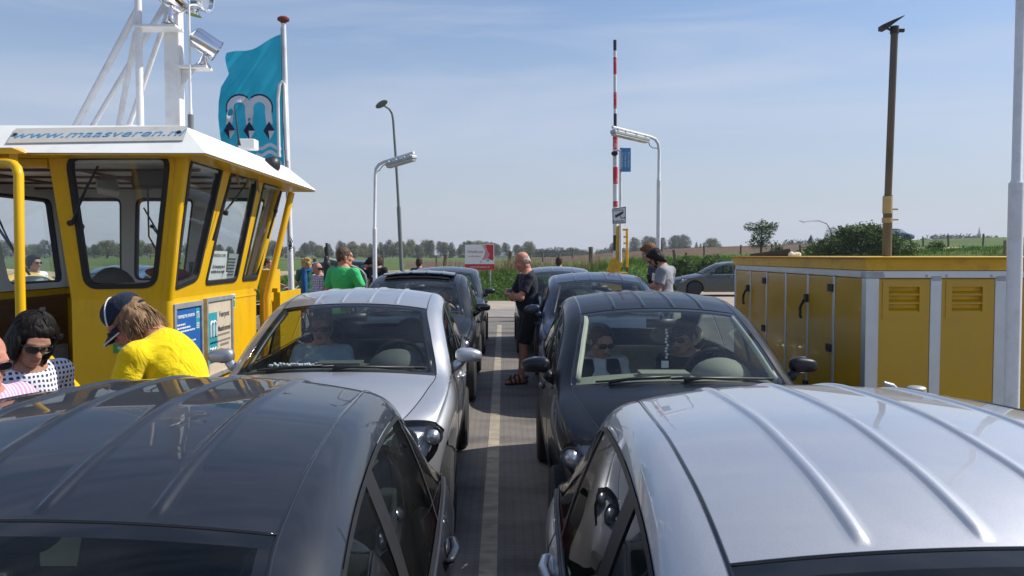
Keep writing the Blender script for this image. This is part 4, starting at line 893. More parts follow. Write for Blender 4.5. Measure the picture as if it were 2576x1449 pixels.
# welcome sign
Y = 33.0; pz = landz(-.7, 33)
wk = lambda x, y: (1840 * .6289 + x * .1129, 960 * .6289 + y * .1129)
p1_, p2_ = at(*wk(675, 600), Y), at(*wk(690, 950), Y)
t, C = panel('welcome_sign', 'white and red welcome sign on a thin post in the verge', 'sign', [wk(110, 535), wk(762, 535), wk(757, 97), wk(110, 108)], Y, M_white, post=[Vector((p1_.x, Y + .06, pz - .1)), Vector((p1_.x, Y + .06, p1_.z + .6))])
M_sred = mat('sign_red', (.56, .018, .03), .45, var=.08)
b = MB(); b.prism([at(*wk(*p), Y) for p in ((110, 540), (767, 540), (767, 658), (110, 665))], (0, .03, 0)); b.build('lower_board', M_sred, t)
b = MB(); b.prism([at(*wk(*p), Y - .006) for p in ((555, 105), (745, 106), (748, 455), (690, 445), (620, 410), (560, 430), (500, 445), (560, 330), (600, 250), (590, 190))], (0, .004, 0)); b.build('red_field', M_sred, t)
b = MB(); b2 = MB()
for j in range(24):
    v = j / 23; y = 108 + v * 330; xl = np.interp(v, [0, .2, .35, .6, .8, 1], [485, 520, 560, 545, 530, 500]); xr_ = np.interp(v, [0, .2, .5, .65, .8, 1], [555, 585, 640, 655, 640, 540])
    n = int((xr_ - xl) / 13) + 1
    for i in range(n):
        if (i + j) % 2: continue
        x = xl + i * 13; (b if x > np.interp(y, [105, 190, 250, 330, 445], [550, 585, 600, 560, 505]) else b2).prism([at(*wk(x + dx, y + dy), Y - .011) for dx, dy in ((0, 0), (12, 2), (12, 13), (0, 11))], (0, .003, 0))
for j in range(8):
    for i in range(2): b2.prism([at(*wk(455 + i * 16 + 3 * (j % 2) + dx, 462 + j * 7 + dy), Y - .006) for dx, dy in ((0, 0), (10, 2), (10, 5), (0, 4))], (0, .003, 0))
b.build('white_pattern', M_inkw, t); b2.build('red_pattern', M_sred, t)
nb = MB(); c = at(*wk(618, 455), Y - .012); nb.lathe([(.078, 0), (.078, .003), (0, .003)], c, (0, -1, 0), 24); nb.build('badge', M_inkw, t)
text_obj('lettering', 'NB', .075, M_ink, t, frameM(c + Vector((0, -.006, 0)), (1, 0, 0), (0, 0, 1)), bold=.003)
text_obj('lettering', 'Welkom', .165, M_sred, t, frameM(at(*wk(333, 265), Y - .005), (1, 0, 0), (0, 0, 1)), shear=.2, sx=1.12); text_obj('lettering', 'in Brabant', .105, M_sred, t, frameM(at(*wk(322, 362), Y - .005), (1, 0, 0), (0, 0, 1)), shear=.2, sx=1.15); text_obj('lettering', 'www.brabant.nl', .11, M_inkw, t, frameM(at(*wk(440, 600), Y - .005), (1, 0, 0), (0, 0, 1)), shear=.2, sx=1.15)
# black chain post of the ramp and its curved rail
cp = thing('chain_post', 'black steel ramp post with shackle, chain and cross bar', 'post', (at(823, 900, 15).x, 15, deckz(15)))
k2 = lambda x, y: ((1020 + x * .2208) * .6289, (920 + y * .2208) * .6289)
b = MB(); q = at(*k2(1318, 1080), 15); b.bb((q.x - .06, 14.95, deckz(15)), (q.x + .06, 15.05, at(*k2(1318, 690), 15).z)); b.tube([at(*k2(1145, 705), 15), at(*k2(1375, 708), 15)], .026, 10)
b.tube([at(*k2(1305, 690), 15), at(*k2(1300, 600), 15), at(*k2(1322, 520), 15), at(*k2(1297, 235), 15)], .024, 10); b.tube([at(*k2(1295, 560), 15), at(*k2(1268, 310), 15), at(*k2(1300, 315), 15)], .018, 8); b.ell(at(*k2(1300, 620), 15), (.07, .06, .10)); b.ell(at(*k2(1296, 540), 15), (.05, .05, .09)); b.build('post', M_iron, cp, smooth=50)
b = MB()
for i in range(16):
    c = at(*k2(1352 + 4 * math.sin(i), 730 + i * 24), 14.9); n = 10; b.tube([c + Vector(((.02 if i % 2 else .004) * math.cos(a), (.004 if i % 2 else .02) * math.cos(a), .035 * math.sin(a))) for a in np.linspace(0, 2 * math.pi, n, endpoint=False)], .007, 6, closed=True)
b.build('chain', M_iron, cp)
rr_ = thing('curved_rail', 'dark grey curved handrail bending down behind the green shirted man', 'handrail', (at(905, 900, 15.6).x, 15.6, deckz(15)))
b = MB(); b.tube([at(*k2(1320, 530), 15.2), at(*k2(1400, 545), 15.3), at(*k2(1500, 570), 15.4), at(*k2(1700, 640), 15.5), at(*k2(1830, 690), 15.6), at(*k2(1930, 750), 15.6), at(*k2(1985, 820), 15.6), at(*k2(2005, 930), 15.6), at(*k2(2003, 1300), 15.6)], .035, 12); b.build('tube', M_grey, rr_, smooth=60)
# fence posts and wire along the fields
posts = [(430 * .4555 + 1000, 375, 40, .19, 1.0, 0, 60), ]
PX = [(787, 566 + 300 * .2865, 44, .13, 1.25, 0.02), (1126, 640, 40, .11, 1.15, -.12), (1280, 634, 38, .11, 1.35, -.16), (1487, 621, 38, .12, 1.5, .05), (1690, 628, 40, .10, 1.3, -.18)]
pm_ = MB()
def fence_post(label, px, py, Y, r, h, tilt):
    p = at(px, py, Y); z = landz(p.x, Y); top = Vector((p.x, Y, max(p.z, z + h * .6))); ft_ = Vector((p.x + math.tan(tilt) * (top.z - z), Y, z - .15)) * 1.0
    b = MB(); b.tube([ft_, ft_.lerp(top, .5) + Vector((.01, 0, 0)), top], [r * 1.08, r, r * .92], 9); o = b.build('fence_post', M_post, None, smooth=50, loc=(p.x, Y, z)); tag(o, label, 'fence post', 'weathered fence posts along the fields')
fence_post('thick weathered post beside the flagpole', 793, 650, 42, .13, 1.2, .02)
fence_post('leaning weathered post left of the welcome sign', 1122, 640, 40, .11, 1.15, -.14)
fence_post('leaning weathered post right of the welcome sign', 1285, 632, 38, .11, 1.35, -.16)
fence_post('tall upright weathered post left of the barrier', 1486, 621, 38, .12, 1.5, .04)
fence_post('leaning weathered post behind the dark haired man', 1695, 628, 40, .09, 1.3, .16)
for px, py, Y in ((964, 632, 60), (1098, 646, 60), (1335, 668, 60), (1365, 668, 60), (1192, 668, 60), (1407, 640, 60), (1440, 655, 70), (1555, 622, 60), (1665, 622, 58), (1771, 618, 58), (1864, 616, 58), (1942, 613, 52), (1952, 610, 54), (2012, 640, 50), (2118, 603, 58), (2228, 592, 60), (2385, 592, 58), (2322, 598, 62), (2474, 588, 60), (2528, 605, 40)):
    fence_post('small weathered fence post far off along the field', px, py, Y, .075, 1.1, random.uniform(-.06, .06))
wr = MB()
for a, c in (((700, 655), (964, 640)), ((964, 640), (1286, 640)), ((1286, 640), (1487, 626)), ((1487, 626), (1690, 632)), ((1690, 622), (1950, 618))): wr.tube([at(*a, 40), at((a[0] + c[0]) / 2, (a[1] + c[1]) / 2 + 2, 40), at(*c, 40)], .006, 5)
tag(wr.build('fence_wire', M_iron), 'thin sagging wire strung between the weathered field posts', 'wire')
# ================================================================== cars
def pchip(xs, pts):
    X = np.array([p[0] for p in pts], float); Yv = np.array([p[1] for p in pts], float); h = np.diff(X); d = np.diff(Yv) / h; m = np.zeros(len(X))
    for i in range(1, len(X) - 1):
        if d[i - 1] * d[i] > 0: w1 = 2 * h[i] + h[i - 1]; w2 = h[i] + 2 * h[i - 1]; m[i] = (w1 + w2) / (w1 / d[i - 1] + w2 / d[i])
    m[0] = d[0]; m[-1] = d[-1]
    x = np.clip(xs, X[0], X[-1]); i = np.clip(np.searchsorted(X, x) - 1, 0, len(X) - 2); t = (x - X[i]) / h[i]
    return (2 * t**3 - 3 * t**2 + 1) * Yv[i] + (t**3 - 2 * t**2 + t) * h[i] * m[i] + (-2 * t**3 + 3 * t**2) * Yv[i + 1] + (t**3 - t**2) * h[i] * m[i + 1]

HATCH = dict(L=3.826, zc=[(0, .50), (.02, .62), (.07, .755), (.18, .85), (.35, .93), (.60, 1.01), (.82, 1.06), (1.25, 1.285), (1.68, 1.463), (2.0, 1.527), (2.35, 1.553), (2.8, 1.535), (3.15, 1.47), (3.35, 1.405), (3.66, 1.12), (3.75, .98), (3.81, .76), (3.826, .56)],
    crown=[(0, .02), (.1, .03), (.5, .05), (.8, .05), (1.68, .045), (2.4, .045), (3.3, .05), (3.826, .03)],
    ws=[(0, .34), (.1, .44), (.3, .56), (.6, .645), (.82, .68), (1.25, .615), (1.68, .555), (2.4, .55), (3.35, .51), (3.68, .56), (3.826, .40)],
    ww=[(0, .54), (.1, .66), (.3, .735), (.6, .772), (.95, .775), (1.3, .725), (1.68, .675), (2.35, .648), (3.0, .635), (3.35, .645), (3.6, .70), (3.75, .66), (3.826, .52)],
    wb=[(0, .56), (.1, .69), (.3, .755), (.6, .78), (1.0, .785), (2.3, .790), (3.1, .778), (3.5, .75), (3.75, .69), (3.826, .54)],
    zb=[(0, .45), (.02, .55), (.07, .665), (.18, .765), (.35, .85), (.60, .93), (.9, .985), (1.2, .992), (2.0, 1.0), (3.0, 1.04), (3.35, 1.06), (3.62, 1.0), (3.75, .84), (3.81, .66), (3.826, .52)],
    zw=[(0, .455), (.02, .56), (.07, .685), (.18, .785), (.35, .87), (.60, .945), (.93, 1.0), (1.3, 1.19), (1.68, 1.352), (2.0, 1.412), (2.35, 1.435), (2.8, 1.41), (3.1, 1.325), (3.3, 1.20), (3.45, 1.09), (3.62, 1.015), (3.75, .855), (3.81, .67), (3.826, .53)],
    wm=[(0, .60), (.1, .73), (.3, .80), (.6, .822), (1.2, .820), (2.7, .820), (3.3, .808), (3.65, .77), (3.826, .60)],
    zl=[(0, .33), (.05, .25), (.2, .20), (3.4, .20), (3.7, .27), (3.826, .36)], bow=[(0, .26), (.8, .22), (1.25, .17), (1.68, .085), (2.3, 0), (3.3, -.09), (3.826, -.26)],
    cowl=.82, roof0=1.68, roof1=3.35, glass1=3.67, win0=1.03, win1=3.42, fd=(1.14, 2.05), pil=[(2.05, 2.16), (2.86, 2.885)], rd=3.0, axles=(.69, 3.09), wr=.295, arch=.345, track=.735,
    ribs=[(-.315, -.105, .105, .315), 1.705, 3.25], hl=(.045, .225))
ESTATE = dict(L=4.75, zc=[(0, .50), (.03, .62), (.1, .70), (.4, .82), (.9, .93), (1.15, .97), (1.6, 1.20), (2.05, 1.40), (2.4, 1.46), (2.9, 1.475), (3.8, 1.45), (4.35, 1.38), (4.58, 1.08), (4.68, .92), (4.74, .7), (4.75, .5)],
    crown=[(0, .02), (.5, .05), (1.2, .05), (2.4, .045), (4.75, .03)], ws=[(0, .45), (.2, .60), (.9, .70), (1.15, .70), (2.05, .58), (3, .57), (4.35, .54), (4.6, .6), (4.75, .5)],
    ww=[(0, .6), (.2, .74), (.9, .80), (1.25, .79), (2.05, .68), (3, .67), (4.2, .66), (4.45, .70), (4.6, .76), (4.75, .62)], wb=[(0, .64), (.2, .80), (.9, .85), (2, .86), (4.0, .85), (4.5, .80), (4.75, .66)],
    zb=[(0, .48), (.03, .58), (.1, .66), (.4, .76), (.9, .87), (1.3, .93), (2.4, .96), (4.2, 1.02), (4.45, 1.02), (4.6, .92), (4.74, .65), (4.75, .48)],
    zw=[(0, .485), (.03, .585), (.1, .67), (.4, .775), (.9, .885), (1.2, .94), (1.6, 1.13), (2.05, 1.305), (2.4, 1.355), (3.2, 1.355), (3.9, 1.315), (4.3, 1.20), (4.5, 1.03), (4.6, .93), (4.74, .655), (4.75, .485)],
    wm=[(0, .68), (.2, .84), (.9, .905), (2, .91), (4.0, .905), (4.5, .86), (4.75, .70)], zl=[(0, .32), (.1, .22), (.3, .19), (4.3, .20), (4.75, .36)], bow=[(0, .28), (1.15, .22), (2.05, .09), (2.7, 0), (4.2, -.08), (4.75, -.25)],
    cowl=1.17, roof0=2.06, roof1=4.33, glass1=4.56, win0=1.42, win1=4.42, fd=(1.5, 2.55), pil=[(2.50, 2.60), (3.42, 3.50)], rd=3.55, axles=(.92, 3.60), wr=.32, arch=.37, track=.76, ribs=None, hl=(.06, .40))
VAN = dict(L=4.5, zc=[(0, .55), (.03, .72), (.1, .82), (.5, .96), (1.0, 1.07), (1.45, 1.36), (1.85, 1.62), (2.2, 1.71), (2.8, 1.73), (3.8, 1.70), (4.2, 1.62), (4.38, 1.2), (4.45, 1.0), (4.49, .75), (4.5, .55)],
    crown=[(0, .02), (.5, .05), (4.5, .03)], ws=[(0, .5), (.2, .62), (1.0, .70), (1.85, .62), (4.2, .60), (4.4, .64), (4.5, .55)], ww=[(0, .62), (.2, .76), (1.0, .80), (1.85, .72), (4.0, .70), (4.3, .76), (4.5, .64)],
    wb=[(0, .66), (.2, .82), (1.0, .86), (4.2, .85), (4.5, .68)], zb=[(0, .53), (.03, .68), (.1, .78), (.5, .90), (1.0, 1.0), (2, 1.05), (4.2, 1.08), (4.38, 1.02), (4.49, .7), (4.5, .53)],
    zw=[(0, .535), (.03, .685), (.1, .79), (.5, .915), (1.0, 1.02), (1.45, 1.30), (1.85, 1.52), (2.2, 1.58), (3.8, 1.56), (4.15, 1.45), (4.33, 1.10), (4.38, 1.03), (4.49, .705), (4.5, .535)],
    wm=[(0, .7), (.2, .86), (1, .90), (4.2, .89), (4.5, .72)], zl=[(0, .36), (.1, .28), (4.2, .28), (4.5, .4)], bow=[(0, .25), (1.0, .2), (1.85, .08), (2.5, 0), (4.5, -.2)],
    cowl=1.02, roof0=1.86, roof1=4.15, glass1=4.36, win0=1.20, win1=4.26, fd=(1.3, 2.3), pil=[(2.25, 2.35), (3.2, 3.28)], rd=3.3, axles=(.85, 3.5), wr=.34, arch=.40, track=.76, ribs=None, hl=(.06, .36))

M_frit = mat('glass_edge_black', (.008, .008, .009), .08, coat=.6, var=.1)
M_tyre = mat('tyre_rubber', (.017, .017, .018), .75, var=.25, vs=20, bump=.4, bs=60)
M_rim = mat('alloy_rim', (.50, .51, .53), .3, metal=.85, var=.05)
M_dark = mat('cabin_dark', (.02, .021, .023), .7, var=.2)
M_cloth = mat('seat_cloth', (.035, .037, .042), .9, var=.2, vs=30)
M_reflect = mat('lamp_reflector', (.50, .53, .58), .30, metal=.8)
M_amber = mat('amber_lens', (.40, .09, .02), .15, coat=.5)
M_tail = mat('tail_lens', (.35, .01, .012), .12, coat=.6)
M_plt = mat('plate_yellow', (.70, .45, .02), .4)

class Shape:
    def __init__(s, sp, dens=.022):
        s.sp = sp; keys = [sp['cowl'], sp['cowl'] + .035, sp['roof0'] - .045, sp['roof0'], sp['roof0'] + .006, sp['roof1'], sp['roof1'] + .03, sp['glass1'] - .03, sp['glass1'], sp['win0'], sp['win0'] + .02, sp['win1'] - .02, sp['win1'], sp['fd'][0], sp['rd'], sp['hl'][0], sp['hl'][1], .005, .012, sp['L'] - .005, sp['L'] - .012] + [v for p in sp['pil'] for v in p] + list(sp['fd'])
        if sp['ribs']: keys += [sp['ribs'][1], sp['ribs'][1] + .012, sp['ribs'][1] + .03, sp['ribs'][2]]
        st = sorted(list(keys) + [v for v in np.arange(0, sp['L'] + 1e-6, dens)])
        S = [0.0]
        for v in st:
            if v - S[-1] > .0035: S.append(v)
            elif any(abs(v - q) < 1e-9 for q in keys) and v > 0: S[-1] = v
        if S[-1] < sp['L'] - 1e-6: S.append(sp['L'])
        S = np.array(S); s.S = S; f = {k: pchip(S, sp[k]) for k in ('zc', 'crown', 'ws', 'ww', 'wb', 'zb', 'zw', 'wm', 'zl', 'bow')}; s.f = f
        # lateral samples on top, as fractions of ws
        xs = set(np.linspace(0, 1, 10)); wr_ = .55
        if sp['ribs']:
            for xr in sp['ribs'][0]:
                if xr > 0:
                    for dx in (-.030, -.0165, -.013, -.0095, -.005, 0, .005, .0095, .013, .0165, .030): xs.add((xr + dx) / wr_)
        xs = sorted(xs); T = [xs[0]]
        for v in xs[1:]:
            if v - T[-1] > .0045: T.append(v)
        T[-1] = 1.0
        edge = [.95]
        T = sorted(T + [t for t in edge if all(abs(t - q) > .02 for q in T)]); s.T = np.array(T); nT = len(T)
        cant = np.linspace(0, 1, 6)[1:]; win = [.035, .25, .5, .75, .965, 1.0]; low = [.03, .08, .16, .28, .42, .56, .70, .84, 1.0]
        half = []; n = len(S)
        def put(x, z): half.append((x, z))
        ze = f['zc'] - f['crown']
        for t in T:
            z = ze + f['crown'] * (1 - t ** 2.2); x = f['ws'] * t
            if sp['ribs']:
                for xr in sp['ribs'][0]:
                    if xr > 0:
                        d = abs(t * wr_ - xr); a = max(0, 1 - (d / .0150) ** 2)
                        g = np.clip((S - sp['ribs'][1]) / .035, 0, 1) ** .6 * np.clip((sp['ribs'][2] - S) / .3, 0, 1)
                        z = z + 0.0075 * a * a * (3 - 2 * a) * g
            put(x, z)
        for c in cant:   # quadratic arc seam -> window top
            cx = f['ww'] * .55 + f['ws'] * .45 + .018; cz = ze - .10 * (ze - f['zw'])
            cx = np.minimum(cx, f['ww'])
            put(f['ws'] * (1 - c) ** 2 + 2 * c * (1 - c) * cx + c * c * f['ww'], ze * (1 - c) ** 2 + 2 * c * (1 - c) * cz + c * c * f['zw'])
        s.jw = len(half) - 1
        xb = f['wb'] - .010; zb_ = f['zb'] + .004
        for c in win: put(f['ww'] * (1 - c) + xb * c + .012 * math.sin(math.pi * c) * np.clip((f['zw'] - zb_) / .3, 0, 1), f['zw'] * (1 - c) + zb_ * c)
        s.jb = len(half) - 1
        hub = sp['axles']; s.low0 = len(half)
        for c in low:
            if c < .3: q = c / .3; q = q * (2 - q); x = xb + (f['wm'] - xb) * q
            else: q = (c - .3) / .7; x = f['wm'] - .055 * q ** 2.2
            yv = S + f['bow'] * (np.minimum(x, .84) / .84) ** 2; zlow = f['zl'].copy()
            for a in hub:
                dd = sp['arch'] ** 2 - (yv - a) ** 2; zlow = np.where(dd > 0, np.maximum(zlow, sp['wr'] + np.sqrt(np.maximum(dd, 0))), zlow)
            put(x, np.minimum(zb_ - .01 * c, zb_ + (zlow - zb_) * c))
        H = np.array([[x, z] for x, z in half])     # rows, 2, stations
        s.nh = len(half); s.n = n
        X = np.concatenate([-H[::-1, 0][:-1], H[:, 0]]); Z = np.concatenate([H[::-1, 1][:-1], H[:, 1]])
        Yv = S[None, :] + f['bow'][None, :] * (np.abs(X) / .84) ** 2
        s.P = np.stack([X, Yv, Z], -1); s.c = s.nh - 1      # row c is the centre line
        s.seam = nT - 1
    def pt(s, i, j, d=0.0):
        p = Vector(s.P[j, i]); 
        if d: p = p + s.nrm(i, j) * d
        return p
    def nrm(s, i, j):
        nr, ns = s.P.shape[:2]; a = s.P[j, min(i + 1, ns - 1)] - s.P[j, max(i - 1, 0)]; b = s.P[min(j + 1, nr - 1), i] - s.P[max(j - 1, 0), i]
        v = Vector(np.cross(b, a)); v.normalize()
        return -v if False else v
    def si(s, y): return int(np.argmin(abs(s.S - y)))
    def faces(s, fn):
        """faces (i, j) with fn(sm, k, side) True; k = half-row index from the centre"""
        nr, ns = s.P.shape[:2]; out = []
        for j in range(nr - 1):
            side = 1 if j >= s.c else -1; k = (j - s.c) if side > 0 else (s.c - 1 - j)
            for i in range(ns - 1):
                sm = (s.S[i] + s.S[i + 1]) / 2
                if fn(sm, k, side): out.append((i, j))
        return out
    def mesh(s, fs, d=0.0):
        idx = {}; b = MB()
        def g(i, j):
            if (i, j) not in idx: idx[(i, j)] = len(b.v); b.v.append(tuple(s.pt(i, j, d)))
            return idx[(i, j)]
        for i, j in fs: b.f.append((g(i, j), g(i, j + 1), g(i + 1, j + 1), g(i + 1, j))); b.m.append(0)
        return b

def car_mesh_parts(sp):
    """list of (part name, MB, material key, parent part) in the car's own axes: nose towards -Y"""
    s = Shape(sp); out = []; se, jw, jb = s.seam, s.jw, s.jb; cw, r0, r1, g1 = sp['cowl'], sp['roof0'], sp['roof1'], sp['glass1']
    w0, w1 = sp['win0'], sp['win1']; h0, h1 = sp['hl']; inpil = lambda y: any(a < y < b for a, b in sp['pil'])
    def reg(y, k, side):
        if k < se:
            if y < h0 * .6: return 'body'
            if y < cw: return 'bonnet'
            if y < cw + .035: return 'cowl_panel'
            if y < r0 - .045: return 'windscreen_edge' if k >= se - 1 else 'windscreen'
            if y < r0: return 'windscreen_edge'
            if y < r1: return 'roof'
            if y < r1 + .03 or g1 - .03 < y < g1: return 'rear_edge'
            if y < g1: return 'rear_window'
            return 'tailgate'
        if h0 < y < h1 and se <= k < jb + 3: return 'headlight'
        if k < jw: return 'body'
        if k < jb:
            if y < w0 or y > w1: return 'body'
            if inpil(y) or k in (jw, jb - 1) or y < w0 + .02 or y > w1 - .02: return 'window_frame'
            return 'window'
        if sp['L'] - .30 < y < sp['L'] - .05 and jb + 1 <= k < jb + 4: return 'tail_lamp'
        if k < s.nh - 3 or True:
            if sp['fd'][0] < y < sp['fd'][1] and k < s.nh - 2: return 'front_door'
            if sp['fd'][1] < y < sp['rd'] and k < s.nh - 2: return 'rear_door'
        return 'body'
    R_ = {}
    nr, ns = s.P.shape[:2]
    for (i, j) in s.faces(lambda *a: True):
        side = 1 if j >= s.c else -1; k = (j - s.c) if side > 0 else (s.c - 1 - j); y = (s.S[i] + s.S[i + 1]) / 2; r = reg(y, k, side)
        if r in ('front_door', 'rear_door', 'headlight', 'tail_lamp', 'window', 'window_frame'):
            r = (r, side, (0 if y < sp['pil'][0][0] else 1 if y < sp['pil'][1][0] else 2) if r == 'window' else 0)
        R_.setdefault(r, []).append((i, j))
    body = s.mesh(R_['body'])
    for e, o in ((0, 1), (ns - 1, -1)):      # close nose and tail
        k0 = len(body.v); loop = [tuple(s.pt(e, j)) for j in range(nr)]; body.v += loop; c = Vector((0, s.P[s.c, e][1] - .012 * o, (s.P[s.c, e][2] + s.P[0, e][2]) / 2)); body.v.append(tuple(c))
        for j in range(nr): a = k0 + j; b_ = k0 + (j + 1) % nr; body.f.append((b_, a, k0 + nr) if o > 0 else (a, b_, k0 + nr)); body.m.append(0)
    out.append(('body', body, 'paint', None))
    for n_, key in (('bonnet', 'paint'), ('tailgate', 'paint'), ('roof', 'paint'), ('cowl_panel', 'blk')): out.append((n_, s.mesh(R_[n_]), key, None))
    out.append(('windscreen', s.mesh(R_['windscreen']), 'glass', None)); out.append(('windscreen_surround', s.mesh(R_['windscreen_edge']), 'frit', None)); out.append(('rear_window_surround', s.mesh(R_['rear_edge']), 'frit', None))
    out.append(('rear_window', s.mesh(R_['rear_window']), 'glassd', None))
    for side in (1, -1):
        for q in (0, 1, 2):
            if ('window', side, q) in R_: out.append(('side_window', s.mesh(R_[('window', side, q)]), 'glassd', None))
        out.append(('window_frame', s.mesh(R_[('window_frame', side, 0)], .004), 'blk', None))
        for dn, yh in (('front_door', sp['fd'][1] - .17), ('rear_door', sp['rd'] - .15)):
            out.append((dn, s.mesh(R_[(dn, side, 0)]), 'paint', None))
            i = s.si(yh); j = s.c + side * (s.low0 + 2); p = s.pt(i, j); b = MB(); o = Vector((side, 0, 0))
            b.tube([p - Vector((0, .10, 0)), p - Vector((0, .085, 0)) + o * .015, p + o * .026, p + Vector((0, .085, 0)) + o * .015, p + Vector((0, .10, 0))], [.010, .014, .016, .014, .010], 8); b.ell(p + o * -.004, (.012, .05, .035)); out.append(('door_handle', b, 'paint', None))
        b = s.mesh(R_[('headlight', side, 0)]); out.append(('headlight', b, 'lens', None))
        P = np.array([s.P[j, i] for i, j in R_[('headlight', side, 0)]]); c = Vector(P.mean(0)); hs_ = MB(); 
        back = s.mesh(R_[('headlight', side, 0)], -.06); back.v = [(x, y + .02, z) for x, y, z in back.v]; out.append(('lamp_housing', back, 'housing', 'headlight'))
        n_ = Vector((side * .25, -.85, .35)).normalized(); c = c - n_ * .058; inn = Vector((-side * .085, -.045, -.01))
        hs_.lathe([(.070, .045), (.066, .02), (.05, -.015), (.02, -.035), (0, -.04)], c + inn, n_, 20); hs_.lathe([(.05, .05), (.046, .02), (.03, -.015), (0, -.03)], c + Vector((side * .075, .06, .0)), n_, 16)
        out.append(('reflector', hs_, 'reflect', 'headlight'))
        rg_ = MB()
        for o_, r_ in ((inn, .071), (Vector((side * .075, .06, .0)), .051)):
            u_ = n_.orthogonal().normalized(); w_ = n_.cross(u_); cc_ = c + o_ + n_ * .046
            rg_.tube([cc_ + (u_ * math.cos(a) + w_ * math.sin(a)) * r_ for a in np.linspace(0, 2 * math.pi, 24, endpoint=False)], .009, 6, closed=True); rg_.ell(c + o_ + n_ * .012, (.016, .016, .016), None, 10, 8)
        out.append(('lamp_bezel', rg_, 'frit', 'headlight'))
        am = MB(); am.ell(c + Vector((side * .115, .13, .01)), (.028, .035, .035)); out.append(('turn_bulb', am, 'amber', 'headlight'))
        out.append(('tail_lamp', s.mesh(R_[('tail_lamp', side, 0)], .003), 'tail', None))
        # mirror
        iy = s.si(w0 + .06); j = s.c + side * jb; p = s.pt(iy, j); m = MB(); mc = p + Vector((side * .118, .02, .115))
        vs_ = len(m.v); m.ell(mc, (1, 1, 1), None, 28, 18)
        for q in range(vs_, len(m.v)):
            e = Vector(m.v[q]) - mc; sg = [math.copysign(abs(v) ** .72, v) for v in e]      # rounded box, lower and slimmer towards the tip
            tip = .5 + .5 * sg[0] * side; hz = .064 * (1 - .28 * tip); x, y, z = mc.x + sg[0] * .098, mc.y + sg[1] * .055 + .025 * tip, mc.z + max(sg[2] * hz, -.040) - .004 * tip; m.v[q] = (x, y, z)
            if y > mc.y + .03: m.v[q] = (x, mc.y + .03, z)
        m.tube([p + Vector((-side * .02, .01, .01)), p + Vector((side * .03, .005, .045)), mc + Vector((-side * .045, .012, -.025))], [.034, .036, .034], 12)
        out.append(('mirror', m, 'mirror', None)); g = MB(); g.lathe([(.056, 0), (0, .002)], mc + Vector((0, .0315, 0)), (0, 1, 0), 20); out.append(('mirror_glass', g, 'chrome', 'mirror'))
        # seam channel beside the roof, belt strip, panel gaps
        j = s.c + side * se; b = MB(); b.tube([s.pt(i, j, -.001) for i in range(s.si(cw + .02), s.si(r1 + .02), 2)], .0055, 6); out.append(('roof_channel', b, 'frit', None))
        j = s.c + side * (jb + 1); b = MB(); b.tube([s.pt(i, j, .001) for i in range(s.si(w0), s.si(w1), 2)], .008, 6); out.append(('belt_strip', b, 'strip', None))
        b = MB(); jj = range(s.low0, s.nh - 2)
        for yy in (sp['fd'][0], sp['fd'][1], sp['rd']): i = s.si(yy); b.tube([s.pt(i, s.c + side * k, -.001) for k in jj], .0035, 5)
        j = s.c + side * se; b.tube([s.pt(i, j, -.0005) for i in range(s.si(h0), s.si(cw) + 1)], .004, 5)
        out.append(('panel_gap', b, 'frit', None))
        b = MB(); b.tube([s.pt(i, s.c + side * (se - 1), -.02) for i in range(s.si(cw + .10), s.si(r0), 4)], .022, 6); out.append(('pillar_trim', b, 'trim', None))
    b = MB(); i = s.si(r0); rr = [j for j in range(s.c - se, s.c + se + 1)]; b.tube([s.pt(i, j, .0) for j in rr], .0045, 5); out.append(('roof_gap', b, 'frit', None)); b = MB(); i = s.si(r1); b.tube([s.pt(i, j, .0) for j in rr], .005, 5); out.append(('roof_gap', b, 'frit', None))
    # lining, interior, underbody
    ln = [(i, j) for (i, j) in R_['roof']]; out.append(('headliner', s.mesh(ln[::1], -.03), 'liner', None))
    b = MB(); xw = .70; zt = float(np.interp(cw, s.S, s.f['zb'])) + .0
    y0 = cw + .06; y1 = w0 + .47; zd = float(np.interp(cw, s.S, s.f['zc'])) - .04
    prof = [(y0, zd - .01), (y0 + .15, zd + .015), (y1 - .12, zd + .02), (y1 - .02, zd + .01), (y1 + .02, zd - .06), (y1 - .02, zd - .35), (y0, zd - .35)]
    n = len(prof); xsx = np.linspace(-1, 1, 13)
    for t in xsx:
        for (y, z) in prof: b.v.append((t * xw, y + .20 * t * t * max(0, (y1 - y)) * 1.6, z - .05 * t * t))
    for q in range(12):
        for r in range(n): b.f.append((q * n + r, q * n + (r + 1) % n, (q + 1) * n + (r + 1) % n, (q + 1) * n + r)); b.m.append(0)
    b.ell((.36, y1 - .14, zd + .0), (.20, .19, .13), None, 20, 12); b.bb((-.20, y1 - .30, zd + .02), (.12, y1 - .12, zd + .047))
    out.append(('dashboard', b, 'dash', None))
    b = MB(); c = Vector((.36, y1 + .11, zd + .0)); tl = Euler((R(-65), 0, 0)).to_matrix()
    b.tube([c + tl @ Vector((.185 * math.cos(a), .185 * math.sin(a), 0)) for a in np.linspace(0, 2 * math.pi, 28, endpoint=False)], .016, 8, closed=True); b.ell(c, (.075, .03, .06))
    for a in (0, math.pi, -math.pi / 2): b.tube([c, c + tl @ Vector((.18 * math.cos(a), .18 * math.sin(a), 0))], .014, 6)
    b.tube([c, c + Vector((0, -.25, -.1))], .03, 8); out.append(('steering_wheel', b, 'blk', None))
    ys = y1 + .35
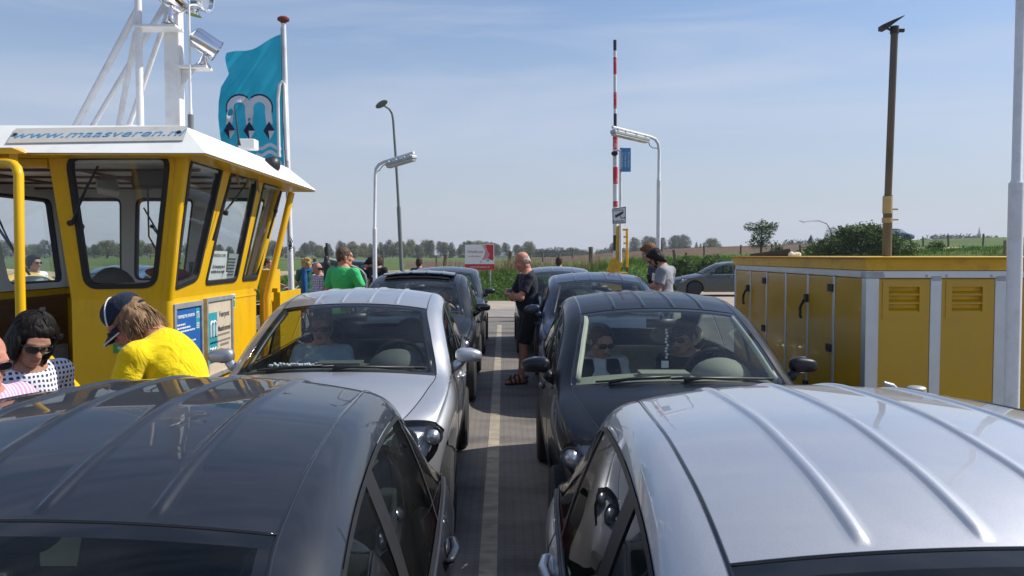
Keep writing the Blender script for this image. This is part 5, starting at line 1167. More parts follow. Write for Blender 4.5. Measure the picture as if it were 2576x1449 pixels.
    for x in (.36, -.36):
        b = MB(); b.box((x, ys + .10, .47), (.48, .52, .16)); out.append(('seat', b, 'seat', None)); 
        b = MB(); b.hexa([(x - .23, ys + .30, .50), (x + .23, ys + .30, .50), (x + .23, ys + .44, .50), (x - .23, ys + .44, .50), (x - .20, ys + .50, 1.08), (x + .20, ys + .50, 1.08), (x + .19, ys + .58, 1.08), (x - .19, ys + .58, 1.08)]); out.append(('backrest', b, 'seat', None))
        b = MB(); b.ell((x, ys + .56, 1.20), (.13, .055, .10), (.15, 0, 0), 16, 10); b.tube([(x - .05, ys + .545, 1.06), (x - .05, ys + .56, 1.15)], .008, 6); b.tube([(x + .05, ys + .545, 1.06), (x + .05, ys + .56, 1.15)], .008, 6); out.append(('headrest', b, 'seat', None))
    yb = ys + 1.0
    b = MB(); b.box((0, yb, .47), (1.2, .50, .18)); b.hexa([(-.6, yb + .18, .5), (.6, yb + .18, .5), (.6, yb + .30, .5), (-.6, yb + .30, .5), (-.58, yb + .36, 1.02), (.58, yb + .36, 1.02), (.58, yb + .44, 1.02), (-.58, yb + .44, 1.02)])
    for x in (-.33, .33): b.ell((x, yb + .42, 1.11), (.12, .05, .08))
    out.append(('rear_seat', b, 'seat', None))
    b = MB(); i = s.si(r0 - .10); p = s.pt(i, s.c); b.box(p + Vector((0, .03, -.07)), (.20, .04, .06)); b.tube([p + Vector((0, 0, -.005)), p + Vector((0, .03, -.06))], .012, 6); out.append(('inner_mirror', b, 'blk', None))
    b = MB(); a0, a1 = sp['axles']; bw = sp['track'] - .13
    b.bb((-bw, .25, .26), (bw, sp['L'] - .25, .40)); b.bb((-.76, a0 + sp['arch'] + .04, .22), (.76, a1 - sp['arch'] - .04, .42))
    for a in (a0, a1): b.bb((-bw - .01, a - .36, .38), (bw + .01, a + .36, .72 if a == a0 else .66))
    b.bb((-.70, a0 + .38, .40), (.70, a0 + .42, .93)); out.append(('underbody', b, 'dark', None))
    for a in (a0, a1):
        for side in (1, -1):
            c = Vector((side * sp['track'], a, sp['wr'])); b = MB(); r = sp['wr']; hw = .088; ax = Vector((side, 0, 0))
            b.lathe([(r * .66, -hw), (r * .90, -hw), (r * .985, -hw * .8), (r, -hw * .45), (r * .992, -hw * .2), (r, 0), (r * .992, hw * .2), (r, hw * .45), (r * .985, hw * .8), (r * .90, hw), (r * .66, hw)], c, ax, 40)
            out.append(('wheel', b, 'tyre', None)); m = MB(); m.lathe([(r * .66, hw * .98), (r * .64, hw * .6), (r * .60, hw * .2), (r * .58, -hw * .7), (r * .66, -hw)], c, ax, 32); m.lathe([(r * .20, hw * .75), (r * .12, hw * .86), (0, hw * .88)], c, ax, 16)
            u = Vector((0, 1, 0)); v = Vector((0, 0, 1))
            for q in range(7):
                an = q * 2 * math.pi / 7 + .3; d = u * math.cos(an) + v * math.sin(an); t = u * -math.sin(an) + v * math.cos(an)
                m.hexa([c + d * r * .14 + t * .028 + ax * hw * .45, c + d * r * .14 - t * .028 + ax * hw * .45, c + d * r * .63 - t * .017 + ax * hw * .55, c + d * r * .63 + t * .017 + ax * hw * .55, c + d * r * .14 + t * .024 + ax * hw * .78, c + d * r * .14 - t * .024 + ax * hw * .78, c + d * r * .63 - t * .013 + ax * hw * .85, c + d * r * .63 + t * .013 + ax * hw * .85])
            m.lathe([(r * .45, -hw * .3), (0, -hw * .3)], c, ax, 20); out.append(('rim', m, 'rim', 'wheel'))
    # wipers, grille, plate, aerial
    b = MB(); i0 = s.si(cw + .05)
    def onw(y, x, d=.016): i = s.si(y); ws = s.f['ws'][i]; ja = [j for j in range(s.c - se, s.c + se + 1)]; j = min(ja, key=lambda q: abs(s.P[q, i][0] - x)); return s.pt(i, j, d)
    b.tube([onw(cw + .02, -.02), onw(cw + .045, .12, .022), onw(cw + .06, .56)], [.013, .010, .007], 6); b.tube([onw(cw + .045, -.08), onw(cw + .052, .2, .012), onw(cw + .075, .60, .01)], .007, 6)
    b.tube([onw(cw + .02, -.46), onw(cw + .045, -.3, .022), onw(cw + .055, -.06)], [.013, .010, .007], 6); b.tube([onw(cw + .04, -.56, .012), onw(cw + .06, .0, .012)], .007, 6); out.append(('wiper', b, 'blk', None))
    b = MB(); 
    for q in range(5): b.box((0, .012 + .018 * (q / 5), .50 + q * .025), (.56 - q * .01, .03, .008), (0, 0, 0))
    b.bb((-.33, .035, .27), (.33, .06, .40)); out.append(('grille', b, 'blk', None))
    b = MB(); b.box((0, -.015, .43), (.50, .012, .11)); out.append(('number_plate', b, 'plate', None)); b = MB(); b.box((0, sp['L'] + .014, .62), (.50, .012, .11)); out.append(('number_plate', b, 'plate', None))
    if sp['ribs'] is None:
        b = MB()
        for side in (1, -1): b.tube([s.pt(i, s.c + side * (se - 1), .035 if 0 < q < 99 else 0) for q, i in enumerate(range(s.si(r0 + .2), s.si(r1 - .05), 6))], .014, 8)
        out.append(('roof_rail', b, 'chrome', None))
    return out, s

BASEMATS = dict(housing=mat('lamp_housing_grey', (.50, .51, .53), .25, metal=.1), blk=M_blk, frit=M_frit, glass=M_cglass, glassd=M_cglassd, lens=M_lens, rim=M_rim, reflect=M_reflect, amber=M_amber, tail=M_tail, chrome=M_chrome, dark=M_dark, tyre=M_tyre, plate=M_plt)
M_dashb = mat('dash_dark', (.028, .030, .033), .7, var=.15, vs=30); M_dashl = mat('dash_beige_green', (.23, .24, .185), .75, var=.1, vs=30)
M_seatl = mat('seat_beige', (.42, .39, .30), .85, var=.12, vs=20); M_lin = mat('headliner_grey', (.20, .20, .19), .9, var=.1); M_triml = mat('pillar_trim_pale_sunlit', (.50, .50, .40), .7)  # pillar trim: pale strip, the sunlight on it put into its colour
_proto = {}
def car(kind, name, label, paint, loc, rz=0.0, tilt=0.0, group=None, opts=None, drop=()):
    """the first of a kind is built; later ones are copies with their own paint"""
    opts = opts or {}; sp = {'hatch': HATCH, 'estate': ESTATE, 'van': VAN}[kind]
    mats = dict(BASEMATS); mats.update(paint=paint, mirror=paint, strip=M_blk, dash=M_dashb, seat=M_cloth, liner=M_lin, trim=M_blk); mats.update(opts)
    t = thing(name, label, 'car', loc, rz, group); t.rotation_euler = (tilt, 0, rz)
    if kind not in _proto:
        parts, s = car_mesh_parts(sp); P = []
        for n_, b, key, par in parts:
            flat = key in ('plate',) or n_ in ('underbody', 'grille')
            me_o = b.build(n_, M_blk, None, smooth=None if flat else (35 if n_ in ('wheel', 'rim', 'seat', 'backrest', 'rear_seat', 'dashboard') else 180), world=False)
            if n_ in ('seat', 'backrest', 'rear_seat'):
                bv = me_o.modifiers.new('bevel', 'BEVEL'); bv.width = .05; bv.segments = 3
            P.append((me_o, key, par))
        _proto[kind] = (P, s); first = True
    else: first = False
    P, s = _proto[kind]; last = {}
    for src, key, par in P:
        stem_ = src.name.split('.')[0]
        if stem_ in drop:
            continue
        o = src.copy(); COL.objects.link(o)
        o.parent = last[par] if par else t; last[stem_] = o
        o.material_slots[0].link = 'OBJECT'; o.material_slots[0].material = mats[key]
    t['_shape'] = kind
    return t
def drop_protos():
    for k in _proto:
        for src, _, _ in _proto[k][0]: bpy.data.objects.remove(src)
G = 'hatchbacks queued on the ferry deck'
P_dgrey = carpaint('paint_dark_grey', (.009, .012, .020), .1, .4, coat_r=.004, coat=.62, spec=.35, dust=.03)
P_silver = carpaint('paint_silver', (.50, .51, .535), .72, .38, coat_r=.02)
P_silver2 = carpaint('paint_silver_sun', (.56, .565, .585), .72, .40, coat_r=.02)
P_black = carpaint('paint_black_blue', (.004, .006, .010), .05, .4, coat=.40, spec=.25, dust=.02)
P_blue = carpaint('paint_dark_blue', (.010, .022, .055), .25, .36, coat=.7, dust=.03)
P_green = carpaint('paint_black_green', (.010, .014, .015), .2, .35, coat=.7, dust=.03)
P_navy = carpaint('paint_navy_grey', (.035, .045, .065), .5, .36)
P_est = carpaint('paint_estate_grey', (.045, .055, .06), .5, .36, coat=.8, dust=.04)
P_vandark = carpaint('paint_van_dark', (.010, .014, .020), .3, .34)
P_lblue = carpaint('paint_mid_blue', (.06, .13, .24), .5, .36)
P_yel = carpaint('paint_yellow_car', (.62, .42, .05), .1, .4)
def place(x, d_front_edge, dz_=0.0):       # roof front edge at depth d
    y = d_front_edge - 1.68; return (x, y, deckz(y + 1.9) + dz_)
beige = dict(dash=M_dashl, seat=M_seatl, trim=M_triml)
CARS = {}
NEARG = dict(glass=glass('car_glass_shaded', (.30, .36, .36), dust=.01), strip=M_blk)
CARS['l1'] = car('hatch', 'parked_car', 'dark grey hatchback with mirror-like ribbed roof, foremost of its queue beside the couple', P_dgrey, place(-.982, 1.525, -.055), R(0.2), R(1.1), G, NEARG)
CARS['r1'] = car('hatch', 'parked_car', 'silver hatchback with bright ribbed roof, foremost of its queue beside the locker and white pole', P_silver2, place(.942, 1.38, -.06), R(-0.4), R(1.1), G, NEARG)
CARS['l2'] = car('hatch', 'parked_car', 'silver hatchback behind the dark grey one, a man in light blue polo behind its windscreen', P_silver, place(-1.13, 6.20), R(0.4), 0, G, dict(dash=mat('dash_grey', (.075, .085, .08), .75)))
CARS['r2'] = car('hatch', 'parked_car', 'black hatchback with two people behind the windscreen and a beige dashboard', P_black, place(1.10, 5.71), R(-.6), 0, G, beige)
CARS['r3'] = car('hatch', 'parked_car', 'dark blue hatchback with green windscreen sticker behind the man in navy', P_blue, place(1.25, 10.6), R(-1), 0, G)
CARS['l3'] = car('hatch', 'parked_car', 'black hatchback with raised open sunroof lip', P_black, place(-1.15, 10.9), 0, 0, G, dict(mirror=M_frit))
CARS['l4'] = car('hatch', 'parked_car', 'dark green hatchback with pale headrests, last of its queue before the welcome sign', P_green, place(-1.13, 15.6), 0, 0, G, dict(seat=M_seatl))
CARS['r4'] = car('hatch', 'parked_car', 'navy grey hatchback with greenish windscreen, last of its queue behind the crossed arms man', P_navy, place(1.08, 15.6), 0, 0, G, dict(glass=glass('car_glass_green', (.30, .50, .46))))
s_ = _proto['hatch'][1]
# open sunroof of the third left car
b = MB(); i0, i1 = s_.si(1.80), s_.si(2.45); rows = [j for j in range(s_.c - s_.seam, s_.c + s_.seam + 1) if abs(s_.P[j, i0][0]) < .51]
def lift(i): return .058 - .05 * (i - i0) / (i1 - i0)
for dz_ in (0, -.014):
    for i in range(i0, i1 + 1, 3):
        for j in rows: b.v.append(tuple(s_.pt(i, j) + Vector((0, 0, lift(i) + dz_))))
ni = len(range(i0, i1 + 1, 3)); nj = len(rows); o_ = ni * nj
for i in range(ni - 1):
    for j in range(nj - 1):
        a = i * nj + j; b.f += [(a, a + 1, a + nj + 1, a + nj), (o_ + a, o_ + a + nj, o_ + a + nj + 1, o_ + a + 1)]; b.m += [0, 0]
for j in range(nj - 1): b.f.append((j, o_ + j, o_ + j + 1, j + 1)); b.m.append(0)
b.build('sunroof', P_navy, CARS['l3'], smooth=40, world=False)
b = MB(); rr = [j for j in rows if abs(s_.P[j, i0][0]) < .46]
b.tube([s_.pt(i0 - 4, j) + Vector((0, 0, .02)) for j in rr], .016, 8); b.build('wind_deflector', M_frit, CARS['l3'], smooth=60, world=False)
# green sticker inside the blue car's windscreen
b = MB(); i = s_.si(.98); j = min(range(s_.c - s_.seam, s_.c), key=lambda q: abs(s_.P[q, i][0] + .50)); p = s_.pt(i, j, .004); n_ = s_.nrm(i, j); b.lathe([(.055, 0), (.055, .001), (0, .001)], p, n_, 20)
st_ = b.build('windscreen_sticker', mat('sticker_env_green', (.02, .30, .12), .4), CARS['r3'], world=False); b = MB(); b.lathe([(.045, .0015), (.05, .0015)], p, n_, 20); b.box(p + n_ * .0018, (.06, .012, .012)); b.build('sticker_mark', M_inkw, st_, world=False)
e_ = car('estate', 'estate_car', 'grey estate car seen from its side on the landing road beyond the locker', P_est, (at(1684, 700, 35).x, 35.0, .056), R(-90), 0, None, dict(strip=M_chrome))
v_ = car('van', 'parked_car', 'dark people carrier parked across the landing behind the man in green', P_vandark, (at(1072, 700, 27.5).x, 27.5, .056), R(90)); v_.scale = (.92, .92, .92)
c_ = copy_tree(v_)
def repaint(o, m):
    for ch in kids(o):
        if ch.material_slots and ch.material_slots[0].material in (P_vandark, P_est): ch.material_slots[0].material = m
        repaint(ch, m)
c_.name = 'parked_car'; c_['label'] = 'small bluish car far away on the dirt road right of the bush'; c_.scale = (.85,) * 3; p = at(2300, 612, 100); c_.location = (p.x, 100, landz(p.x, 100)); c_.rotation_euler = (0, 0, R(50)); repaint(c_, P_lblue)
b1 = car('hatch', 'parked_car', 'mid blue car seen through the wheelhouse doorway window', P_lblue, (-7.6, 13.5, .05), R(180), 0, None)
b1.location = (-8.4, 20.6, .06 ); 
b2_ = car('hatch', 'parked_car', 'yellow car at the far left edge seen through the wheelhouse window', P_yel, (-10.2, 13.2, .05), R(0), 0, None); b2_.location = (-8.62, 11.3, deckz(12))
drop_protos()
# ================================================================== people: smooth bodies grown from joints
def sdf_mesh(prims, h, k=0.02):
    """prims: ('c',a,b,ra,rb) limb, ('cc',a,b,ra,rb) limb cut flat at b, ('e',c,r,M) ellipsoid, ('-e',...) hollow; smooth union, then surface nets"""
    lo = np.full(3, 1e9); hi = -lo
    for p in prims:
        if p[0][0] == '-' or p[0] in ('cut', 'k'): continue
        if p[0] in ('c', 'cc'): q = np.array([p[1], p[2]]); r = max(p[3], p[4]); lo = np.minimum(lo, q.min(0) - r); hi = np.maximum(hi, q.max(0) + r)
        else: r = max(p[2]); lo = np.minimum(lo, np.array(p[1]) - r); hi = np.maximum(hi, np.array(p[1]) + r)
    lo -= 3 * h; hi += 3 * h; n = np.ceil((hi - lo) / h).astype(int) + 1
    F = np.full(n, 0.25, np.float32); ax = [lo[i] + h * np.arange(n[i]) for i in range(3)]
    for p in prims:
        ty = p[0]
        if ty == 'k': k = p[1]; continue
        if ty in ('c', 'cc'): q = np.array([p[1], p[2]], float); r = max(p[3], p[4]); a0, a1 = q.min(0) - r, q.max(0) + r
        elif ty == 'cut': a0, a1 = lo, hi
        else: r = max(p[2]); a0, a1 = np.array(p[1]) - r, np.array(p[1]) + r
        m = 3 * k + 2 * h; s = [slice(max(0, int((a0[i] - m - lo[i]) / h)), min(n[i], int((a1[i] + m - lo[i]) / h) + 2)) for i in range(3)]
        X, Y, Z = np.meshgrid(ax[0][s[0]], ax[1][s[1]], ax[2][s[2]], indexing='ij', sparse=True)
        if ty in ('c', 'cc'):
            a, b = q; ab = b - a; L2 = (ab ** 2).sum() + 1e-12
            dx, dy, dz = X - a[0], Y - a[1], Z - a[2]; t = (dx * ab[0] + dy * ab[1] + dz * ab[2]) / L2; tc = np.clip(t, 0, 1)
            D = np.sqrt((dx - tc * ab[0]) ** 2 + (dy - tc * ab[1]) ** 2 + (dz - tc * ab[2]) ** 2) - (p[3] + tc * (p[4] - p[3]))
            if ty == 'cc': D = np.maximum(D, (t - 1) * math.sqrt(L2))
        elif ty == 'cut':
            o, nn = np.array(p[1], float), np.array(p[2], float); nn = nn / np.linalg.norm(nn)
            D = (X - o[0]) * nn[0] + (Y - o[1]) * nn[1] + (Z - o[2]) * nn[2]; F[tuple(s)] = np.maximum(F[tuple(s)], D); continue
        else:
            M = np.array(p[3]) if len(p) > 3 and p[3] is not None else np.eye(3); c = p[1]; r = p[2]
            dx, dy, dz = X - c[0], Y - c[1], Z - c[2]
            u = (M[0][0] * dx + M[1][0] * dy + M[2][0] * dz) / r[0]; v = (M[0][1] * dx + M[1][1] * dy + M[2][1] * dz) / r[1]; w_ = (M[0][2] * dx + M[1][2] * dy + M[2][2] * dz) / r[2]
            k0 = np.sqrt(u * u + v * v + w_ * w_) + 1e-9; k1 = np.sqrt((u / r[0]) ** 2 + (v / r[1]) ** 2 + (w_ / r[2]) ** 2) + 1e-9; D = k0 * (k0 - 1) / k1
        f = F[tuple(s)]
        if ty[0] == '-': F[tuple(s)] = np.maximum(f, -D)
        else: hh = np.clip(0.5 + 0.5 * (f - D) / k, 0, 1); F[tuple(s)] = f * (1 - hh) + D * hh - k * hh * (1 - hh)
    neg = F < 0; nx, ny, nz = n - 1
    corners = [(i, j, l) for i in (0, 1) for j in (0, 1) for l in (0, 1)]
    cnt = sum(neg[i:nx + i, j:ny + j, l:nz + l].astype(np.int8) for i, j, l in corners); act = (cnt > 0) & (cnt < 8)
    idx = -np.ones(act.shape, np.int64); I = np.argwhere(act); idx[act] = np.arange(len(I))
    acc = np.zeros((len(I), 3)); cn = np.zeros(len(I)); val = {c: F[I[:, 0] + c[0], I[:, 1] + c[1], I[:, 2] + c[2]] for c in corners}
    for c in corners:
        for a in range(3):
            if c[a] == 0:
                d = list(c); d[a] = 1; d = tuple(d); va, vb = val[c], val[d]; m = (va < 0) != (vb < 0); t = np.where(m, va / np.where(m, va - vb, 1), 0)
                pt = np.tile(np.array(c, float), (len(I), 1)); pt[:, a] += t; acc[m] += pt[m]; cn[m] += 1
    V = lo + h * (I + acc / np.maximum(cn, 1)[:, None]); Q = []
    for a in range(3):
        b_, c_ = (a + 1) % 3, (a + 2) % 3; A = neg; sh = [slice(None)] * 3; s0 = list(sh); s1 = list(sh); s0[a] = slice(0, -1); s1[a] = slice(1, None)
        ch = A[tuple(s0)] != A[tuple(s1)]; E = np.argwhere(ch)
        E = E[(E[:, b_] > 0) & (E[:, c_] > 0) & (E[:, b_] < n[b_] - 1) & (E[:, c_] < n[c_] - 1)]
        if not len(E): continue
        def cell(db, dc): e = E.copy(); e[:, b_] -= db; e[:, c_] -= dc; return idx[e[:, 0], e[:, 1], e[:, 2]]
        q = np.stack([cell(1, 1), cell(0, 1), cell(0, 0), cell(1, 0)], 1); fl = ~A[E[:, 0], E[:, 1], E[:, 2]]; q[fl] = q[fl][:, ::-1]; Q.append(q)
    Q = np.concatenate(Q); Q = Q[(Q >= 0).all(1)]
    return V, Q
def relax(V, Q, it=2, f=.5):
    for _ in range(it):
        S = np.zeros_like(V); c = np.zeros(len(V))
        for a in range(4):
            for b in (Q[:, (a + 1) % 4], Q[:, (a - 1) % 4]): np.add.at(S, Q[:, a], V[b]); np.add.at(c, Q[:, a], 1)
        V = V + f * (S / np.maximum(c, 1)[:, None] - V)
    return V
def add_sdf(b, prims, h, k=.02, it=1, mi=0):
    V, Q = sdf_mesh(prims, h, k); V = relax(V, Q, it); b.add([tuple(v) for v in V], [tuple(int(i) for i in q) for q in Q], mi); return V, Q

def skin(name, c): 
    m = mat(name, c, .55, var=.20, vs=22, bump=.25, bs=160, spec=.3); m.node_tree.nodes['Principled BSDF'].inputs['Subsurface Weight'].default_value = .12
    m.node_tree.nodes['Principled BSDF'].inputs['Subsurface Radius'].default_value = (.02, .008, .004); m.node_tree.nodes['Principled BSDF'].inputs['Subsurface Scale'].default_value = .4; return m
S_fair = skin('skin_fair', (.50, .27, .19)); S_red = skin('skin_ruddy', (.52, .23, .16)); S_tan = skin('skin_tan', (.40, .205, .135)); S_lip = mat('lips', (.36, .12, .10), .45)
M_eye = mat('eye_white', (.75, .73, .70), .15); M_pup = mat('eye_dark', (.02, .015, .01), .1)
M_shade = mat('sunglass_lens', (.008, .008, .010), .06, coat=.5)
def hairmat(name, c, c2=None):
    m = mat(name, c, .6, var=.45, vs=45, aniso=(1, 1, .12), bump=.9, bs=70, spec=.25, dirt=c2, dirt_amt=.8, dirt_s=30) if c2 else mat(name, c, .6, var=.4, vs=45, aniso=(1, 1, .12), bump=.9, bs=70, spec=.25)
    return m
H_dark = hairmat('hair_dark', (.010, .007, .006)); H_brown = hairmat('hair_brown', (.05, .026, .014)); H_grey = hairmat('hair_grey', (.23, .20, .17)); H_blond = hairmat('hair_blond', (.42, .27, .10), (.20, .11, .04))
H_dblond = hairmat('hair_dark_blond', (.22, .13, .065), (.40, .28, .15)); H_ging = hairmat('hair_ginger', (.27, .105, .03))
def cloth(name, c, var=.06, **kw):
    m = mat(name, c, .85, var=var, vs=6, bump=.9, bs=8, spec=.2, sheen=.1, **kw)
    for n in m.node_tree.nodes:
        if n.type == 'BUMP': n.inputs['Distance'].default_value = .03
        if n.type == 'TEX_NOISE' and n.inputs['Scale'].default_value == 8: n.inputs['Distortion'].default_value = 1.2
    return m

def headprims(C, M, jaw=1.0, s=1.0, beard=False):
    """C centre of the skull, M rotation; face towards local -Y"""
    C = np.array(C); Mn = np.array(M)
    def P(x, y, z): return tuple(C + Mn @ (np.array([x, y, z]) * s))
    def E(c, r): return ('e', P(*c), tuple(v * s for v in r), Mn)
    def Cc(a, b, ra, rb): return ('c', P(*a), P(*b), ra * s, rb * s)
    pr = [E((0, .012, .035), (.075, .094, .086)), E((0, -.022, -.025), (.063, .074, .085)), E((0, -.038, -.082), (.048 * jaw, .046, .036)), E((0, -.072, -.105), (.022 * jaw, .018, .018)), E((0, -.072, .035), (.055, .022, .03)),
          Cc((.055 * jaw, .01, -.06), (.02, -.07, -.10), .018, .016), Cc((-.055 * jaw, .01, -.06), (-.02, -.07, -.10), .018, .016), E((.040, -.066, -.028), (.022, .018, .018)), E((-.040, -.066, -.028), (.022, .018, .018))]
    nose = [Cc((0, -.092, .006), (0, -.116, -.035), .010, .0135), E((0, -.112, -.040), (.013, .014, .011)), E((.012, -.100, -.044), (.009, .012, .008)), E((-.012, -.100, -.044), (.009, .012, .008)),
            E((0, -.089, -.066), (.024, .011, .007)), E((0, -.087, -.078), (.021, .011, .008)), Cc((-.05, -.083, .022), (-.012, -.096, .020), .008, .009), Cc((.05, -.083, .022), (.012, -.096, .020), .008, .009)]
    ears = [E((sx * .079, .012, -.015), (.010, .022, .033)) for sx in (1, -1)]
    hol = [('-e', P(sx * .032, -.100, .002), (.017 * s, .014 * s, .010 * s), Mn) for sx in (1, -1)] + [('-e', P(0, -.100, -.072), (.018 * s, .008 * s, .0022 * s), Mn)]
    return pr, nose + ears, hol, P, E, Cc
def glasses(name, parent, P, Mn, s=1.0, mat_=None, w_=.030, hgt=.020):
    b = MB(); Mn = np.array(Mn)
    for sx in (1, -1):
        ang = sx * .20; Mg = Matrix(Mn.tolist()) @ Euler((0, 0, ang)).to_matrix(); c = Vector(P(sx * .034, -.106, .000)); loop = []
        for a in np.linspace(0, 2 * math.pi, 20, endpoint=False): loop.append(c + Mg @ Vector((w_ * s * np.sign(math.cos(a)) * abs(math.cos(a)) ** .8, 0, hgt * s * np.sign(math.sin(a)) * abs(math.sin(a)) ** .8)))
        b.prism(loop, Mg @ Vector((0, .003, 0)), 0); b.tube(loop, .0028 * s, 6, mi=1, closed=True); b.tube([P(sx * .062, -.099, .004), P(sx * .080, -.06, .006), P(sx * .083, .015, -.002)], .003 * s, 6, mi=1)
    b.tube([P(-.008, -.110, .006), P(.008, -.110, .006)], .003 * s, 6, mi=1)
    return b.build(name, [mat_ or M_shade, M_blk], parent, world=True, smooth=40)
def hand(b, wr, d, palm, s=1.0, curl=.5, left=False, mi=0):
    """wrist, direction of the fingers, palm normal; five separate fingers"""
    d = Vector(d).normalized(); n = Vector(palm); n = (n - d * n.dot(d)).normalized(); t = d.cross(n) * (-1 if left else 1); wr = Vector(wr); pr = []
    M = np.array(Matrix((t, d, n)).transposed()); pr.append(('e', tuple(wr + d * .05 * s), (.040 * s, .052 * s, .016 * s), M)); pr.append(('c', tuple(wr - d * .03 * s), tuple(wr + d * .02 * s), .026 * s, .024 * s))
    for q, (off, ln_) in enumerate(((.030, .066), (.010, .076), (-.010, .070), (-.029, .054))):
        a = wr + d * (.092 - .004 * abs(q - 1)) * s + t * off * s; c1 = curl * (.8 + .1 * q); d1 = (d * math.cos(c1) + n * math.sin(c1)).normalized(); m_ = a + d1 * ln_ * .5 * s; d2 = (d * math.cos(c1 * 2.1) + n * math.sin(c1 * 2.1)).normalized(); e = m_ + d2 * ln_ * .5 * s
        pr += [('c', tuple(a - d * .01), tuple(m_), .0092 * s, .0085 * s), ('c', tuple(m_), tuple(e), .0085 * s, .0072 * s)]
    a = wr + d * .025 * s + t * .028 * s; m_ = a + (t * .7 + d * .7 + n * .25).normalized() * .042 * s; e = m_ + (t * .25 + d * .9 + n * .4).normalized() * .032 * s
    pr += [('c', tuple(a), tuple(m_), .013 * s, .011 * s), ('c', tuple(m_), tuple(e), .011 * s, .0085 * s)]
    add_sdf(b, pr, .0055, .006, 1, mi)

